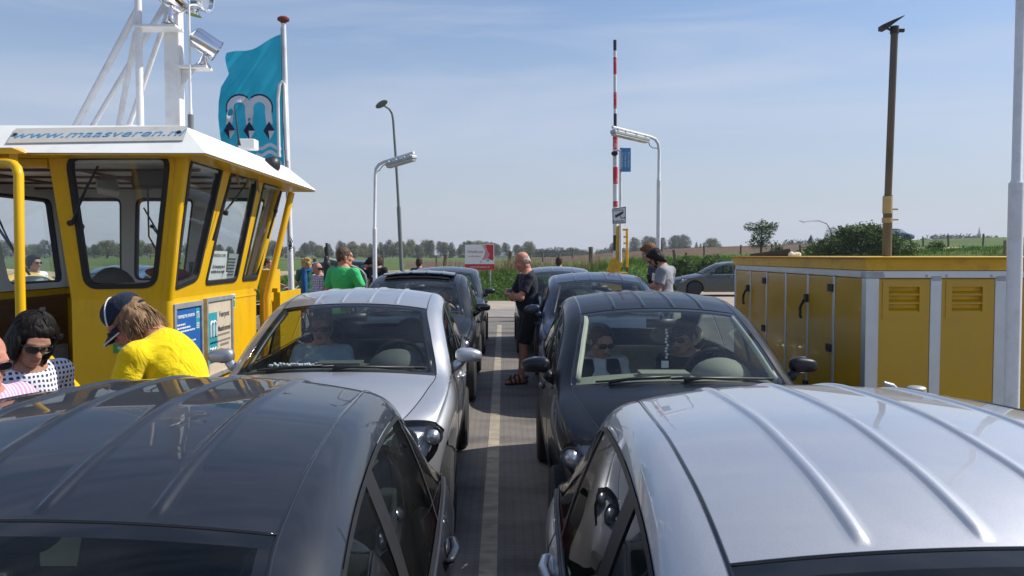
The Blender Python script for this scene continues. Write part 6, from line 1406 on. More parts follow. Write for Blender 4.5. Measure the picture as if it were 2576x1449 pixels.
def person(label, loc, rz, J=None, s=1.0, fat=1.0, belly=0.0, head_rot=(0, 0, 0), skinm=S_fair, top=None, top_sleeve=.55, bottom=None, bottom_len=1.0, hair=None, hairm=None, jaw=1.0, shoes=None, h=.013, hh=.0075,
           curl=(.5, .5), palms=None, shade=None, female=False, collar=False, hem=None, beard=None, sandals=False, extra=None, group=None, legs=True, sleeve_full=False, topname='shirt'):
    D = dict(pel=(0, .0, .95), nek=(0, .015, 1.475), hed=None, shl=(.185, .015, 1.41), shr=(-.185, .015, 1.41), ell=(.235, .05, 1.13), elr=(-.235, .05, 1.13), wrl=(.235, -.06, .89), wrr=(-.235, -.06, .89),
             hil=(.088, 0, .93), hir=(-.088, 0, .93), knl=(.10, -.01, .50), knr=(-.10, -.01, .50), anl=(.105, .03, .085), anr=(-.105, .03, .085), tol=(.125, -.145, .03), tor=(-.125, -.145, .03), fdl=None, fdr=None)
    if J: D.update(J)
    V3 = {k: (Vector(v) * s if v is not None else None) for k, v in D.items()}
    t = thing('person', label, 'person', loc, rz, group); b = MB()
    pel, nek = V3['pel'], V3['nek']; up = (nek - pel).normalized(); rt = (V3['shl'] - V3['shr']); rt = (rt - up * rt.dot(up)).normalized(); fw = up.cross(rt) * -1
    if fw.dot(Vector((0, -1, 0))) < 0 and abs(fw.y) > .5: fw = -fw
    fw = rt.cross(up)
    if fw.length < .1: fw = Vector((0, -1, 0))
    fw = fw.normalized(); fw = -fw if fw.dot(V3['tol'] - V3['anl']) < 0 else fw
    TM = np.array(Matrix((rt, -fw, up)).transposed()); Lt = (nek - pel).length
    def T(x, y, z): return tuple(pel + rt * x * s - fw * y * s + up * z * Lt)
    HM = Euler(head_rot, 'XYZ').to_matrix() if not isinstance(head_rot, Matrix) else head_rot
    hb = Vector(D['hed']) * s if D['hed'] is not None else nek + Vector((0, -.03, .145)) * s
    def torso(g=0.0, w_=1.0):
        f = fat; cw = .158 if not female else .138
        pr = [('e', T(0, .0, .68), ((cw + .012 * (f - 1) * 3 + g) * s, (.108 * f + g) * s, .22 * s), TM), ('e', T(0, .0 - .02 * belly, .25), ((.138 * f + .01 + g) * s, (.105 * f + .05 * belly + g) * s, .20 * s), TM), ('e', T(0, .012, -.02), ((.158 * (f * .5 + .5) + g) * s, (.118 * (f * .5 + .5) + g) * s, .135 * s), TM)]
        if belly: pr.append(('e', T(0, -.055 - .05 * belly, .26), ((.12 * f + g) * s, (.09 + .05 * belly + g) * s, .16 * s), TM))
        for a in ('shl', 'shr'): pr.append(('c', T(0, .01, .86), tuple(V3[a]), (.062 + g) * s, (.058 + g) * s))
        if female: pr += [('e', T(sx * .065, -.085, .62), ((.062 + g) * s, (.055 + g) * s, .06 * s), TM) for sx in (1, -1)]
        return pr
    sk = torso(); sk += [('c', tuple(nek - up * .05 * s), tuple(nek.lerp(hb, .65)), .062 * s * (.92 if female else 1), .054 * s)]
    for q in 'lr':
        sk += [('c', tuple(V3['sh' + q]), tuple(V3['el' + q]), .048 * s * (.85 if female else 1), .040 * s * (.88 if female else 1)), ('c', tuple(V3['el' + q]), tuple(V3['wr' + q]), .041 * s * (.86 if female else 1), .027 * s)]
        m_ = V3['el' + q].lerp(V3['wr' + q], .25); sk.append(('e', tuple(m_), (.043 * s * (.85 if female else 1),) * 3, None))
        if legs:
            sk += [('c', tuple(V3['hi' + q]), tuple(V3['kn' + q]), .088 * s, .056 * s), ('c', tuple(V3['kn' + q]), tuple(V3['an' + q]), .054 * s, .037 * s), ('e', tuple(V3['kn' + q].lerp(V3['an' + q], .28) + Vector((0, .018, 0)) * s), (.056 * s, .058 * s, .10 * s), None)]
            an, to = V3['an' + q], V3['to' + q]; sk += [('c', tuple(an + (an - to) * .15 - Vector((0, 0, .04)) * s), tuple(to), .036 * s, .028 * s), ('c', tuple(an), tuple(an.lerp(to, .4) - Vector((0, 0, .01)) * s), .036 * s, .034 * s)]
    add_sdf(b, sk, h, .03 * s, 2, 0)
    pr, fine, hol, P, E, Cc = headprims(hb, HM, jaw, s); nb = ('c', tuple(hb + HM @ Vector((0, .02, -.06)) * s), tuple(nek + up * .0), .055 * s * (.9 if female else 1), .06 * s * (.92 if female else 1))
    n0 = len(b.f); Vh, Qh = sdf_two(b, pr + [nb], fine, hol, hh, s)
    Mi = np.array(HM).T
    for q in range(n0, len(b.f)):
        c = (Mi @ (np.mean([b.v[i] for i in b.f[q]], 0) - np.array(hb))) / s
        if abs(c[0]) < .024 - abs(c[2] + .072) * .8 and -.085 < c[2] < -.060 and c[1] < -.080: b.m[q] = 1
    if shade is None and hh < .009:
        for sx in (1, -1): b.ell(P(sx * .032, -.078, .002), (.013 * s,) * 3, None, 10, 8, 2); b.ell(P(sx * .032, -.088, .002), (.0062 * s,) * 3, None, 8, 6, 3)
    for q in 'lr':
        fd = D['fd' + q]; fd = Vector(fd) if fd is not None else (V3['wr' + q] - V3['el' + q]); pm = (palms or {}).get(q, (1 if q == 'r' else -1, 0, 0)); hand(b, V3['wr' + q], fd, pm, s * (.9 if female else 1), curl[0 if q == 'l' else 1], q == 'l', 0)
    body = b.build('body', [skinm, S_lip, M_eye, M_pup], t, smooth=180, world=False)
    if top is not None:
        c = MB(); hz = hem if hem is not None else -.02; pt = torso(.014) + [('cut', T(0, 0, hz), tuple(-up)), ]
        add_sdf(c, pt[:-1] + sleeves(V3, s, top_sleeve, female, sleeve_full) + [('c', tuple(nek - up * .075 * s), tuple(nek - up * .005 * s), .075 * s, .062 * s * (.95 if female else 1)), ('cut', T(0, 0, hz), tuple(-up)), ('cut', tuple(nek + up * (.02 if collar else .0) * s + fw * .0), tuple(up + fw * .35))], h * .92, .028 * s, 2)
        tops = top if isinstance(top, list) else [top]; so_ = c.build(topname, tops, t, smooth=180, world=False)
        if collar:
            k_ = MB(); n_ = 22; rr = .070 * s * (.92 if female else 1); base = nek - up * .02 * s; vs = []
            for i in range(n_ + 1):
                a = math.radians(-90 + 22) + i / n_ * math.radians(316); dr = rt * math.cos(a) - fw * -math.sin(a) * 1.0; dr = rt * math.cos(a) + fw * -math.sin(a)
                for (r_, z_) in ((rr * 1.0, -.012), (rr * 1.02, .030), (rr * 1.10, .028), (rr * 1.30, -.022)): vs.append(base + dr * r_ + up * z_ * s - fw * -.006)
            fs = [(i * 4 + q, (i + 1) * 4 + q, (i + 1) * 4 + q + 1, i * 4 + q + 1) for i in range(n_) for q in range(3)]; k_.add(vs, fs); k_.build('collar', top if not isinstance(top, list) else top[-1], so_, smooth=60, world=False)
    if bottom is not None and legs:
        c = MB(); pt = [('e', T(0, .012, -.02), ((.158 * (fat * .5 + .5) + .012) * s, (.118 * (fat * .5 + .5) + .012) * s, .14 * s), TM), ('e', T(0, 0, .12), ((.148 * fat + .008) * s, (.108 * fat + .03 * belly + .008) * s, .12 * s), TM)]
        for q in 'lr':
            hi, kn, an = V3['hi' + q], V3['kn' + q], V3['an' + q]
            if bottom_len <= .5: e = hi.lerp(kn, bottom_len * 2); pt.append(('cc', tuple(hi), tuple(e), .104 * s, .092 * s))
            else: e = kn.lerp(an, (bottom_len - .5) * 2); pt += [('c', tuple(hi), tuple(kn), .102 * s, .074 * s), ('cc', tuple(kn), tuple(e), .074 * s, .060 * s)]
        add_sdf(c, pt + [('cut', T(0, 0, .20), tuple(up))], h, .022 * s, 2); c.build('shorts' if bottom_len <= .5 else 'trousers', bottom, t, smooth=180, world=False)
    if legs and shoes is not None:
        for q in 'lr':
            an, to = V3['an' + q], V3['to' + q]; f_ = (to - an); f_.z = 0; f_.normalize(); c = MB(); g = Vector((an.x, an.y, 0)); sd = Vector((-f_.y, f_.x, 0))
            if sandals:
                c.prism([g + f_ * a * s + sd * w_ * s + Vector((0, 0, .002)) for a, w_ in ((-.085, -.03), (-.09, .03), (.02, .042), (.12, .055), (.205, .03), (.215, -.01), (.17, -.04), (.02, -.042))], Vector((0, 0, .022)))
                for a, hgt, w_ in ((.02, .105, .044), (.075, .080, .050), (.135, .062, .054)): c.tube([g + f_ * (a + .012 * math.sin(u)) * s + sd * w_ * math.cos(u) * s + Vector((0, 0, .02 + hgt * math.sin(u))) * s for u in np.linspace(.05, math.pi - .05, 10)], .013 * s, 6)
                c.tube([g - f_ * .07 * s + sd * .05 * math.cos(u) * s - f_ * .02 * math.sin(u) * s + Vector((0, 0, .075)) * s for u in np.linspace(-.2, math.pi + .2, 9)], .012 * s, 6); c.tube([g + f_ * .02 * s + sd * .043 * s + Vector((0, 0, .03)), g + f_ * .02 * s + sd * .043 * s + Vector((0, 0, .09)) * s], .012, 6)
                c.build('sandal', shoes, t, smooth=50, world=False)
            else:
                add_sdf(c, [('c', tuple(g - f_ * .05 * s + Vector((0, 0, .045 * s))), tuple(g + f_ * .15 * s + Vector((0, 0, .035 * s))), .046 * s, .040 * s), ('c', tuple(an), tuple(g + f_ * .03 * s + Vector((0, 0, .05)) * s), .045 * s, .045 * s), ('cut', (0, 0, .0), (0, 0, -1))], .010, .02); c.build('shoe', shoes, t, smooth=180, world=False)
    if hair is not None:
        c = MB(); hp = hair(E, Cc, P, s, HM, hb); add_sdf(c, hp, hh, .012 * s, 1)
        for i, v in enumerate(c.v):      # tufts
            n_ = (math.sin(v[0] * 210 + v[2] * 60) + math.sin(v[1] * 190 - v[2] * 45) + math.sin(v[2] * 120 + v[0] * 90)) / 3; q = (Vector(v) - hb).normalized(); c.v[i] = tuple(Vector(v) + q * .0032 * n_)
        c.build('hair', hairm, t, smooth=180, world=False)
    if beard is not None:
        c = MB(); add_sdf(c, [E((0, -.040, -.083), (.054, .052, .040)), E((0, -.076, -.104), (.027, .023, .024)), E((.05, -.01, -.05), (.020, .032, .045)), E((-.05, -.01, -.05), (.020, .032, .045)), E((0, -.092, -.057), (.028, .012, .008)), ('-e', P(0, -.105, -.072), (.020 * s, .03 * s, .006 * s), np.array(HM))], hh, .012); c.build('beard', beard, t, smooth=180, world=False)
    if shade is not None: o = glasses('sunglasses', t, P, HM, s, shade); shift_local(o, t)
    if extra: extra(t, P, E, Cc, V3, s, HM, hb, dict(up=up, fw=fw, rt=rt, T=T))
    return t
def shift_local(o, t):      # built with world offset removed: put it back in the body's own axes
    off = wbase(t)
    for v in o.data.vertices: v.co = v.co + off
def sleeves(V3, s, f, female, full):
    g = [('k', .012 * s)]
    for q in 'lr':
        sh, el, wr = V3['sh' + q], V3['el' + q], V3['wr' + q]; k_ = .88 if female else 1.0
        if full: g += [('c', tuple(sh), tuple(el), .066 * s * k_, .054 * s * k_), ('cc', tuple(el), tuple(el.lerp(wr, f)), .054 * s * k_, .042 * s * k_)]
        else: g.append(('cc', tuple(sh), tuple(sh.lerp(el, f)), .070 * s * k_, .066 * s * k_))
    return g
def sdf_two(b, pr, fine, hol, h, s):
    V, Q = sdf_mesh(pr_sm(pr, fine, hol), h, .016 * s); V = relax(V, Q, 1, .35); b.add([tuple(v) for v in V], [tuple(int(i) for i in q) for q in Q], 0); return V, Q
def pr_sm(pr, fine, hol): return pr + fine + hol
# hair shapes
def hair_short(E, Cc, P, s, M, hb): return [E((0, .018, .042), (.083, .098, .088)), E((.066, .03, .0), (.020, .055, .05)), E((-.066, .03, .0), (.020, .055, .05)), E((0, .075, -.01), (.062, .035, .065)), ('-e', P(0, -.115, -.03), (.085 * s, .075 * s, .095 * s), np.array(M))]
def hair_thick(E, Cc, P, s, M, hb): return [E((0, .055, -.025), (.086, .062, .085)), E((0, .018, .055), (.090, .104, .090)), E((0, -.05, .095), (.065, .05, .032)), E((.07, .03, .0), (.026, .06, .06)), E((-.07, .03, .0), (.026, .06, .06)), E((0, .085, -.02), (.07, .04, .08)), E((0, .09, -.085), (.055, .03, .035)), ('-e', P(0, -.125, -.035), (.085 * s, .078 * s, .098 * s), np.array(M))]
def hair_fringe(E, Cc, P, s, M, hb): return [E((.068, .035, -.012), (.018, .05, .042)), E((-.068, .035, -.012), (.018, .05, .042)), E((0, .083, -.005), (.062, .027, .060)), ('-e', P(0, -.115, -.03), (.085 * s, .09 * s, .095 * s), np.array(M))]
def hair_bob(E, Cc, P, s, M, hb): return [E((0, .022, .05), (.098, .110, .094)), E((.075, .03, -.04), (.036, .072, .10)), E((-.075, .03, -.04), (.036, .072, .10)), E((0, .085, -.05), (.085, .045, .10)), E((.02, -.052, .078), (.060, .032, .036)), E((.085, -.03, -.02), (.020, .04, .08)), E((-.085, -.03, -.02), (.020, .04, .08)), ('-e', P(0, -.135, -.045), (.068 * s, .085 * s, .085 * s), np.array(M))]
def hair_curly(E, Cc, P, s, M, hb):
    r = random.Random(5); out = [E((0, .025, .045), (.095, .11, .095)), E((0, .07, -.06), (.10, .07, .12))]
    for _ in range(60):
        a = r.uniform(0, 6.28); z = r.uniform(-.19, .12); rr = .105 * math.sqrt(max(.2, 1 - (z / .2) ** 2)); x, y = rr * math.cos(a), .03 + rr * math.sin(a)
        if y < -.03 and z < .05: continue
        out.append(E((x, y, z), (.028, .028, .03)))
    return out + [('-e', P(0, -.125, -.04), (.06 * s, .07 * s, .085 * s), np.array(M))]

def strands(t, P, m, n, r0, zend, face=.75, seed=3, wid=.0042, part=.02):
    """combed locks lying over the hair, from the parting down to the ends"""
    r = random.Random(seed); b = MB()
    for i in range(n):
        a = r.uniform(-math.pi + .0, math.pi)          # 0 = back of the head
        front = abs(a) > math.pi - face
        el = r.uniform(.9, 1.45); pts = []; ze = (r.uniform(.02, .055) if front else zend + r.uniform(-.02, .03)); sw = r.uniform(-.25, .25)
        for q in np.linspace(0, 1, 8):
            e = el * (1 - q) - .1 * q; aa = a + sw * q + (math.copysign(.35, a) * -q if front else 0)
            x, y, z = r0[0] * math.cos(e) * math.sin(aa), .022 + r0[1] * math.cos(e) * math.cos(aa), .05 + r0[2] * math.sin(e)
            if front: x += .045 * q * q; y = .022 + (y - .022) * (1 - .10 * q)
            if q > .55: k_ = (q - .55) / .45; z = z * (1 - k_) + ze * k_; x *= 1 + .04 * k_; y = .022 + (y - .022) * (1 - .06 * k_)
            x += .003 * math.sin(q * 9 + i); pts.append(P(x * 1.015 + part * (1 - q) * .5, y * 1.01, z + .003))
        b.tube(pts, [wid * .7, wid, wid, wid, wid, wid * .9, wid * .7, wid * .2], 5)
    return b.build('hair_strands', m, t, smooth=60, world=False)
# ------------------------------------------------------------------ the people of the photo
C_navy = cloth('cloth_navy', (.018, .020, .034)); C_short = cloth('cloth_black_shorts', (.012, .012, .015)); C_green = cloth('cloth_green', (.05, .52, .17), .08)
C_greyt = cloth('cloth_grey_melange', (.27, .28, .31), .15); C_dgrey = cloth('cloth_dark_grey', (.055, .065, .08)); C_yellow = cloth('cloth_yellow', (.78, .58, .005), .04)
C_jean = cloth('cloth_jeans', (.045, .06, .11), .2); C_white = cloth('cloth_white', (.74, .75, .78)); C_lblue = cloth('cloth_light_blue', (.42, .55, .68)); C_bk = cloth('cloth_black', (.012, .012, .014))
C_teal = cloth('cloth_bottle_green', (.035, .13, .09)); C_blue = cloth('cloth_scarf_blue', (.015, .09, .26))
M_sandal = mat('sandal_leather', (.035, .022, .015), .7, var=.3)
def wavemat(name, base, line, scale, width, axis='X', dist=0.0, second=None):
    m, t, b, L = _new(name); N = t.nodes.new; tc = N('ShaderNodeTexCoord'); w_ = N('ShaderNodeTexWave'); w_.bands_direction = axis; w_.inputs['Scale'].default_value = scale; w_.inputs['Distortion'].default_value = dist; w_.inputs['Detail'].default_value = 2
    L(tc.outputs['Object'], w_.inputs['Vector']); r = N('ShaderNodeValToRGB'); r.color_ramp.interpolation = 'CONSTANT'; r.color_ramp.elements[0].color = tuple(base) + (1,); r.color_ramp.elements[1].position = width; r.color_ramp.elements[1].color = tuple(line) + (1,)
    L(w_.outputs['Fac'], r.inputs['Fac']); out = r.outputs['Color']
    if second:
        w2 = N('ShaderNodeTexWave'); w2.bands_direction = second[0]; w2.inputs['Scale'].default_value = second[1]; w2.inputs['Distortion'].default_value = dist; L(tc.outputs['Object'], w2.inputs['Vector'])
        r2 = N('ShaderNodeValToRGB'); r2.color_ramp.interpolation = 'CONSTANT'; r2.color_ramp.elements[1].position = second[2]; L(w2.outputs['Fac'], r2.inputs['Fac'])
        x = N('ShaderNodeMixRGB'); x.inputs['Color2'].default_value = tuple(second[3]) + (1,); L(r2.outputs['Color'], x.inputs['Fac']); L(out, x.inputs['Color1']); out = x.outputs['Color']
    L(out, b.inputs['Base Color']); b.inputs['Roughness'].default_value = .85; b.inputs['Specular IOR Level'].default_value = .2
    n3 = N('ShaderNodeTexNoise'); n3.inputs['Scale'].default_value = 14; L(tc.outputs['Object'], n3.inputs['Vector']); bp = N('ShaderNodeBump'); bp.inputs['Strength'].default_value = .3; bp.inputs['Distance'].default_value = .01; L(n3.outputs['Fac'], bp.inputs['Height']); L(bp.outputs['Normal'], b.inputs['Normal'])
    return m
C_pink = wavemat('cloth_pink_stripes', (.72, .32, .50), (.82, .74, .78), 17, .80, 'X')
C_pattern = wavemat('cloth_blue_white_pattern', (.78, .78, .78), (.03, .045, .16), 15, .42, 'X', 2.5, ('Z', 13, .52, (.70, .70, .74)))
C_plaid = wavemat('cloth_plaid', (.62, .60, .64), (.42, .16, .16), 7, .72, 'X', .3, ('Z', 6, .70, (.22, .25, .36)))
def D(y): return deckz(y)
# man in navy with crossed arms
person('man in navy T-shirt and black shorts with crossed arms and sandals on the deck', (.33, 11.2, D(11.2)), R(-78), dict(pel=(0, .05, .955), nek=(0, .02, 1.49), hed=(0, -.055, 1.625), shl=(.185, -.01, 1.415), shr=(-.185, -.01, 1.415), ell=(.235, -.13, 1.15), wrl=(-.02, -.26, 1.19), elr=(-.235, -.13, 1.13), wrr=(.06, -.21, 1.13), fdl=(-1, -.05, .05), fdr=(1, -.1, .25),
    hil=(.088, .04, .93), hir=(-.088, .04, .93), knl=(.09, -.05, .50), knr=(-.10, -.01, .50), anl=(.09, -.10, .085), anr=(-.10, -.04, .085), tol=(.11, -.28, .03), tor=(-.14, -.21, .03)), 1.05, fat=1.04, belly=.25, head_rot=(R(24), 0, R(-6)), skinm=S_red, top=C_navy, top_sleeve=.72, bottom=C_short, bottom_len=.46, hair=hair_fringe, hairm=hairmat('hair_pale_grey', (.42, .38, .34)), shoes=M_sandal, sandals=True, hh=.006, palms=dict(l=(0, 1, 0), r=(0, 1, .3)), curl=(.7, .7), hem=-.12, h=.011)
# green shirt
person('heavy man in bright green T-shirt seen from behind beside the chain post', (-2.28, 11.6, D(11.6)), R(152), dict(elr=(-.30, -.03, 1.14), wrr=(-.25, -.15, .93), ell=(.28, .02, 1.14), wrl=(.26, -.12, .92)), 1.09, fat=1.16, belly=.8, head_rot=(R(4), 0, R(-34)), skinm=S_red, top=C_green, top_sleeve=.72, bottom=C_jean, hair=hair_short, hairm=hairmat('hair_brown_grey', (.10, .065, .045)), shoes=M_sandal, hem=-.16, jaw=1.15)
# two men at the right
person('dark haired bearded man in light grey T-shirt looking at a phone', (2.44, 12.0, D(12)), R(-118), dict(nek=(0, -.03, 1.475), hed=(0, -.135, 1.58), ell=(.25, -.03, 1.14), wrl=(.10, -.28, 1.10), elr=(-.25, -.03, 1.14), wrr=(-.08, -.30, 1.12), fdl=(-.2, -1, .2), fdr=(.2, -1, .2)), 1.10, head_rot=(R(34), 0, R(4)), skinm=S_tan, top=C_greyt, top_sleeve=.66, bottom=C_jean, hair=hair_thick, hairm=H_dark, beard=H_dark, shoes=M_sandal, shade=M_shade, hem=-.14, curl=(.8, .8), palms=dict(l=(0, 0, 1), r=(0, 0, 1)))
person('ginger haired man in dark grey T-shirt standing behind the bearded man', (2.46, 12.75, D(12)), R(-100), dict(nek=(0, -.02, 1.475), hed=(0, -.11, 1.60), ell=(.25, -.03, 1.14), wrl=(.12, -.27, 1.10), elr=(-.25, -.03, 1.14), wrr=(-.10, -.28, 1.10), fdl=(-.2, -1, .1), fdr=(.2, -1, .1)), 1.14, head_rot=(R(26), 0, 0), skinm=S_fair, top=C_dgrey, top_sleeve=.66, bottom=C_jean, hair=hair_thick, hairm=hairmat('hair_auburn', (.17, .075, .028)), shoes=M_sandal, hem=-.14, curl=(.8, .8), palms=dict(l=(0, 0, 1), r=(0, 0, 1)))
b = MB(); p = at(1633, 702, 12.1); b.box(p, (.07, .012, .14), (R(-25), 0, R(20))); tag(b.build('phone', M_frit, None, bevel=.006, loc=p), 'black phone held by the two men at the right', 'phone')
b = MB(); p = at(1646, 697, 12.15); b.prism([p + Vector(v) for v in ((-.04, 0, -.05), (.05, .02, -.06), (.03, .02, .05), (-.03, 0, .07))], (0, .003, 0)); tag(b.build('paper_slip', M_paper, None, loc=p), 'folded white paper held beside the phone', 'paper')
# capped person in yellow
def cap_(t, P, E, Cc, V3, s, HM, hb, fr):
    M_cap = cloth('cap_navy', (.014, .022, .042)); Mn = np.array(HM); c = MB()
    pr = [E((0, .012, .062), (.088, .108, .084)), E((0, -.02, .075), (.080, .078, .072)), ('-e', P(0, .125, .040), (.045 * s, .05 * s, .034 * s), Mn), ('cut', P(0, 0, .026), tuple(HM @ Vector((0, -.10, -1))))]
    add_sdf(c, pr, .006, .012, 2); cap = c.build('cap', M_cap, t, smooth=180, world=False)
    v = MB(); n_ = 13; Pv = []
    for i in range(n_):
        a = math.radians(-72 + 144 * i / (n_ - 1)); 
        for q in np.linspace(0, 1, 5): x = math.sin(a) * (.083 + .004 * q); y = -math.cos(a) * (.098 + .085 * q * math.cos(a) ** .7) + .0; z = .030 - .030 * q - .030 * abs(math.sin(a)) ** 2; Pv.append((x, y, z))
    for dz in (0, -.005):
        for x, y, z in Pv: v.v.append(P(x, y, z + dz))
    o = n_ * 5
    for i in range(n_ - 1):
        for q in range(4): a = i * 5 + q; v.f += [(a, a + 1, a + 6, a + 5), (o + a, o + a + 5, o + a + 6, o + a + 1)]; v.m += [0, 0]
        v.f.append((i * 5 + 4, o + i * 5 + 4, o + i * 5 + 9, i * 5 + 9)); v.m.append(0)
    v.build('visor', M_cap, cap, smooth=40, world=False); w_ = MB()
    w_.tube([P(x * 1.01, y * 1.0, z - .0025) for x, y, z in Pv[4::5]], .004 * s, 6)
    for sx in (1,): w_.tube([P(sx * (.0885 * math.cos(a)), .012 + sx * .0 - .055 + .06 * math.sin(a) * 1.0, .062 + .0865 * math.sin(a)) for a in np.linspace(-.35, math.pi + .35, 22)], .0042 * s, 6)
    w_.build('piping', C_white, cap, world=False)
    st = MB(); st.tube([P(.062 * math.sin(a), .012 + .108 * math.cos(a), .028) for a in np.linspace(-.62, .62, 9)], .0085 * s, 6); st.build('strap', M_cap, cap, world=False)
    # loose strands at the nape
    r = random.Random(2); k_ = MB()
    for i in range(170):
        a = r.uniform(-1.9, 1.9); z0 = r.uniform(-.03, .03); p0 = Vector((.082 * math.sin(a), .02 + .093 * math.cos(a), z0)); l = r.uniform(.07, .13); out = (HM.transposed() @ Vector((0, r.uniform(0, .5), -1)) * .75 + Vector((math.sin(a) * .3 + r.uniform(-.2, .2), math.cos(a) * .3 + r.uniform(-.05, .25), -.7))).normalized()
        p1 = p0 + out * l * .5 + Vector((0, .012, 0)); p2 = p0 + out * l + Vector((r.uniform(-.02, .02), r.uniform(-.01, .02), r.uniform(-.02, .01))); k_.tube([P(*p0), P(*p1), P(*p2)], [.0045 * s, .0036 * s, .0008], 5)
    k_.build('hair_strands', H_dblond, t, smooth=60, world=False)
def hair_nape(E, Cc, P, s, M, hb): return [E((0, .022, .03), (.084, .100, .08)), E((0, .085, -.055), (.074, .035, .085)), E((.072, .045, -.04), (.022, .05, .08)), E((-.072, .045, -.04), (.022, .05, .08)), ('-e', P(0, -.125, -.03), (.085 * s, .10 * s, .11 * s), np.array(M))]
person('person in yellow polo shirt and navy cap bending forward beside the wheelhouse', (-1.77, 4.15, D(4.15)), R(-97), dict(pel=(0, .25, .93), nek=(0, .0, 1.42), hed=(0, -.155, 1.50), shl=(.185, -.02, 1.35), shr=(-.185, -.02, 1.35), ell=(.245, -.10, 1.06), wrl=(.14, -.33, .98), elr=(-.245, -.10, 1.06), wrr=(-.08, -.34, 1.0), fdl=(-.3, -1, -.2), fdr=(.3, -1, -.2), hil=(.09, .24, .92), hir=(-.09, .24, .92), knl=(.1, .14, .5), knr=(-.1, .14, .5), anl=(.1, .18, .085), anr=(-.1, .18, .085), tol=(.12, .02, .03), tor=(-.12, .02, .03)), 1.03, fat=1.14, head_rot=(R(44), 0, R(4)), skinm=S_red, top=C_yellow, top_sleeve=.44, bottom=C_jean, hair=hair_nape, hairm=H_dblond, shade=M_shade, collar=True, shoes=M_sandal, hem=-.1, extra=cap_, curl=(.7, .7), h=.010, hh=.0055)
# couple at the left edge
def print_(t, P, E, Cc, V3, s, HM, hb, fr):
    T = fr['T']; rt, up, fw = fr['rt'], fr['up'], fr['fw']
    for body_, z, size, sx, x in (('REEF DIVE', .70, .036, 1.0, .05), ('CAYMAN ISLANDS', .64, .024, 1.0, .05), ('0 1', .70, .045, .9, -.095)):
        o = Vector(T(x, -.128, z)); M = frameM(o, rt, up); cu = text_obj('print', body_, size * s, M_ink, None, M, sx=sx, bold=.0008); cu.parent = t
person('balding man in pink striped shirt and sunglasses at the left edge', (-2.185, 3.36, D(3.3)), R(58), dict(nek=(0, -.02, 1.47), hed=(0, -.075, 1.615)), .915, fat=1.12, belly=.3, head_rot=(R(14), 0, R(-4)), skinm=S_red, top=C_pink, top_sleeve=.7, bottom=C_jean, hair=hair_fringe, hairm=H_grey, shade=M_shade, collar=True, shoes=M_sandal, hem=-.15, hh=.0055, h=.011, extra=print_)
M_clear = glass('spectacle_lens', (.55, .6, .6), dust=.05)
person('dark haired woman in blue and white patterned blouse with spectacles', (-2.36, 3.98, D(3.8)), R(52), dict(nek=(0, -.03, 1.47), hed=(0, -.10, 1.605)), .925, fat=1.08, head_rot=(R(26), R(6), R(0)), skinm=S_tan, top=C_pattern, top_sleeve=.8, bottom=C_jean, hair=hair_bob, hairm=H_dark, extra=lambda t, P, *a: strands(t, P, H_dark, 260, (.099, .112, .096), -.135), shade=M_clear, shoes=M_sandal, hem=-.15, female=True, hh=.0055, h=.011)
# in the cars
SEAT = dict(pel=(0, .0, .60), nek=(0, .10, 1.09), hed=(0, .065, 1.235), shl=(.18, .09, 1.03), shr=(-.18, .09, 1.03), ell=(.25, .0, .80), elr=(-.25, .0, .80), wrl=(.16, -.22, .78), wrr=(-.16, -.22, .78), hil=(.09, 0, .60), hir=(-.09, 0, .60), knl=(.13, -.40, .70), knr=(-.13, -.40, .70), anl=(.13, -.52, .34), anr=(-.13, -.52, .34), tol=(.13, -.68, .29), tor=(-.13, -.68, .29))
def seated(c, x, y=2.10): o = CARS[c]; return (o.location.x + x, o.location.y + y, o.location.z)
person('grey haired man with sunglasses and light blue polo behind the silver car windscreen', seated('l2', -.36, 2.05), 0, SEAT, 1.0, fat=1.06, skinm=S_fair, top=C_lblue, top_sleeve=.7, bottom=C_jean, hair=hair_short, hairm=H_grey, shade=M_shade, collar=True, shoes=M_sandal, h=.014)
def vest(t, P, E, Cc, V3, s, HM, hb, fr):
    T = fr['T']; TM = np.array(Matrix((fr['rt'], -fr['fw'], fr['up'])).transposed()); c = MB(); pr = [('e', T(sx * .098, -.005, .62), (.085 * s, .150 * s, .25 * s), TM) for sx in (1, -1)] + [('e', T(sx * .095, 0, .25), (.085 * s, .135 * s, .2 * s), TM) for sx in (1, -1)]
    add_sdf(c, pr + [('cut', T(0, 0, .93), tuple(fr['up']))], .012, .01); c.build('vest', C_bk, t, smooth=180, world=False)
J2 = dict(SEAT); J2.update(hed=(.02, .02, 1.215)); 
person('woman with sunglasses, white turtleneck and black vest in the black car', seated('r2', -.36, 2.06), R(4), J2, .98, head_rot=(R(20), 0, R(14)), skinm=S_fair, top=C_white, top_sleeve=.95, sleeve_full=True, bottom=C_jean, hair=hair_short, hairm=H_brown, shade=M_shade, shoes=M_sandal, female=True, extra=vest, h=.013)
def cap2(t, P, E, Cc, V3, s, HM, hb, fr):
    c = MB(); add_sdf(c, [E((0, .012, .062), (.088, .108, .078)), E((0, -.12, .045), (.06, .065, .010)), ('cut', P(0, 0, .026), tuple(HM @ Vector((0, 0, -1))))], .008, .015, 1); c.build('cap', C_bk, t, smooth=180, world=False)
J3 = dict(SEAT); J3.update(hed=(-.06, .0, 1.225), nek=(-.02, .07, 1.085))
person('driver with dark cap and sunglasses turned sideways in the black car', seated('r2', .34, 2.06), 0, J3, 1.0, head_rot=(R(12), 0, R(-42)), skinm=S_fair, top=C_bk, top_sleeve=.95, sleeve_full=True, bottom=C_jean, hair=hair_short, hairm=H_dark, shade=M_shade, shoes=M_sandal, extra=cap2, h=.013)
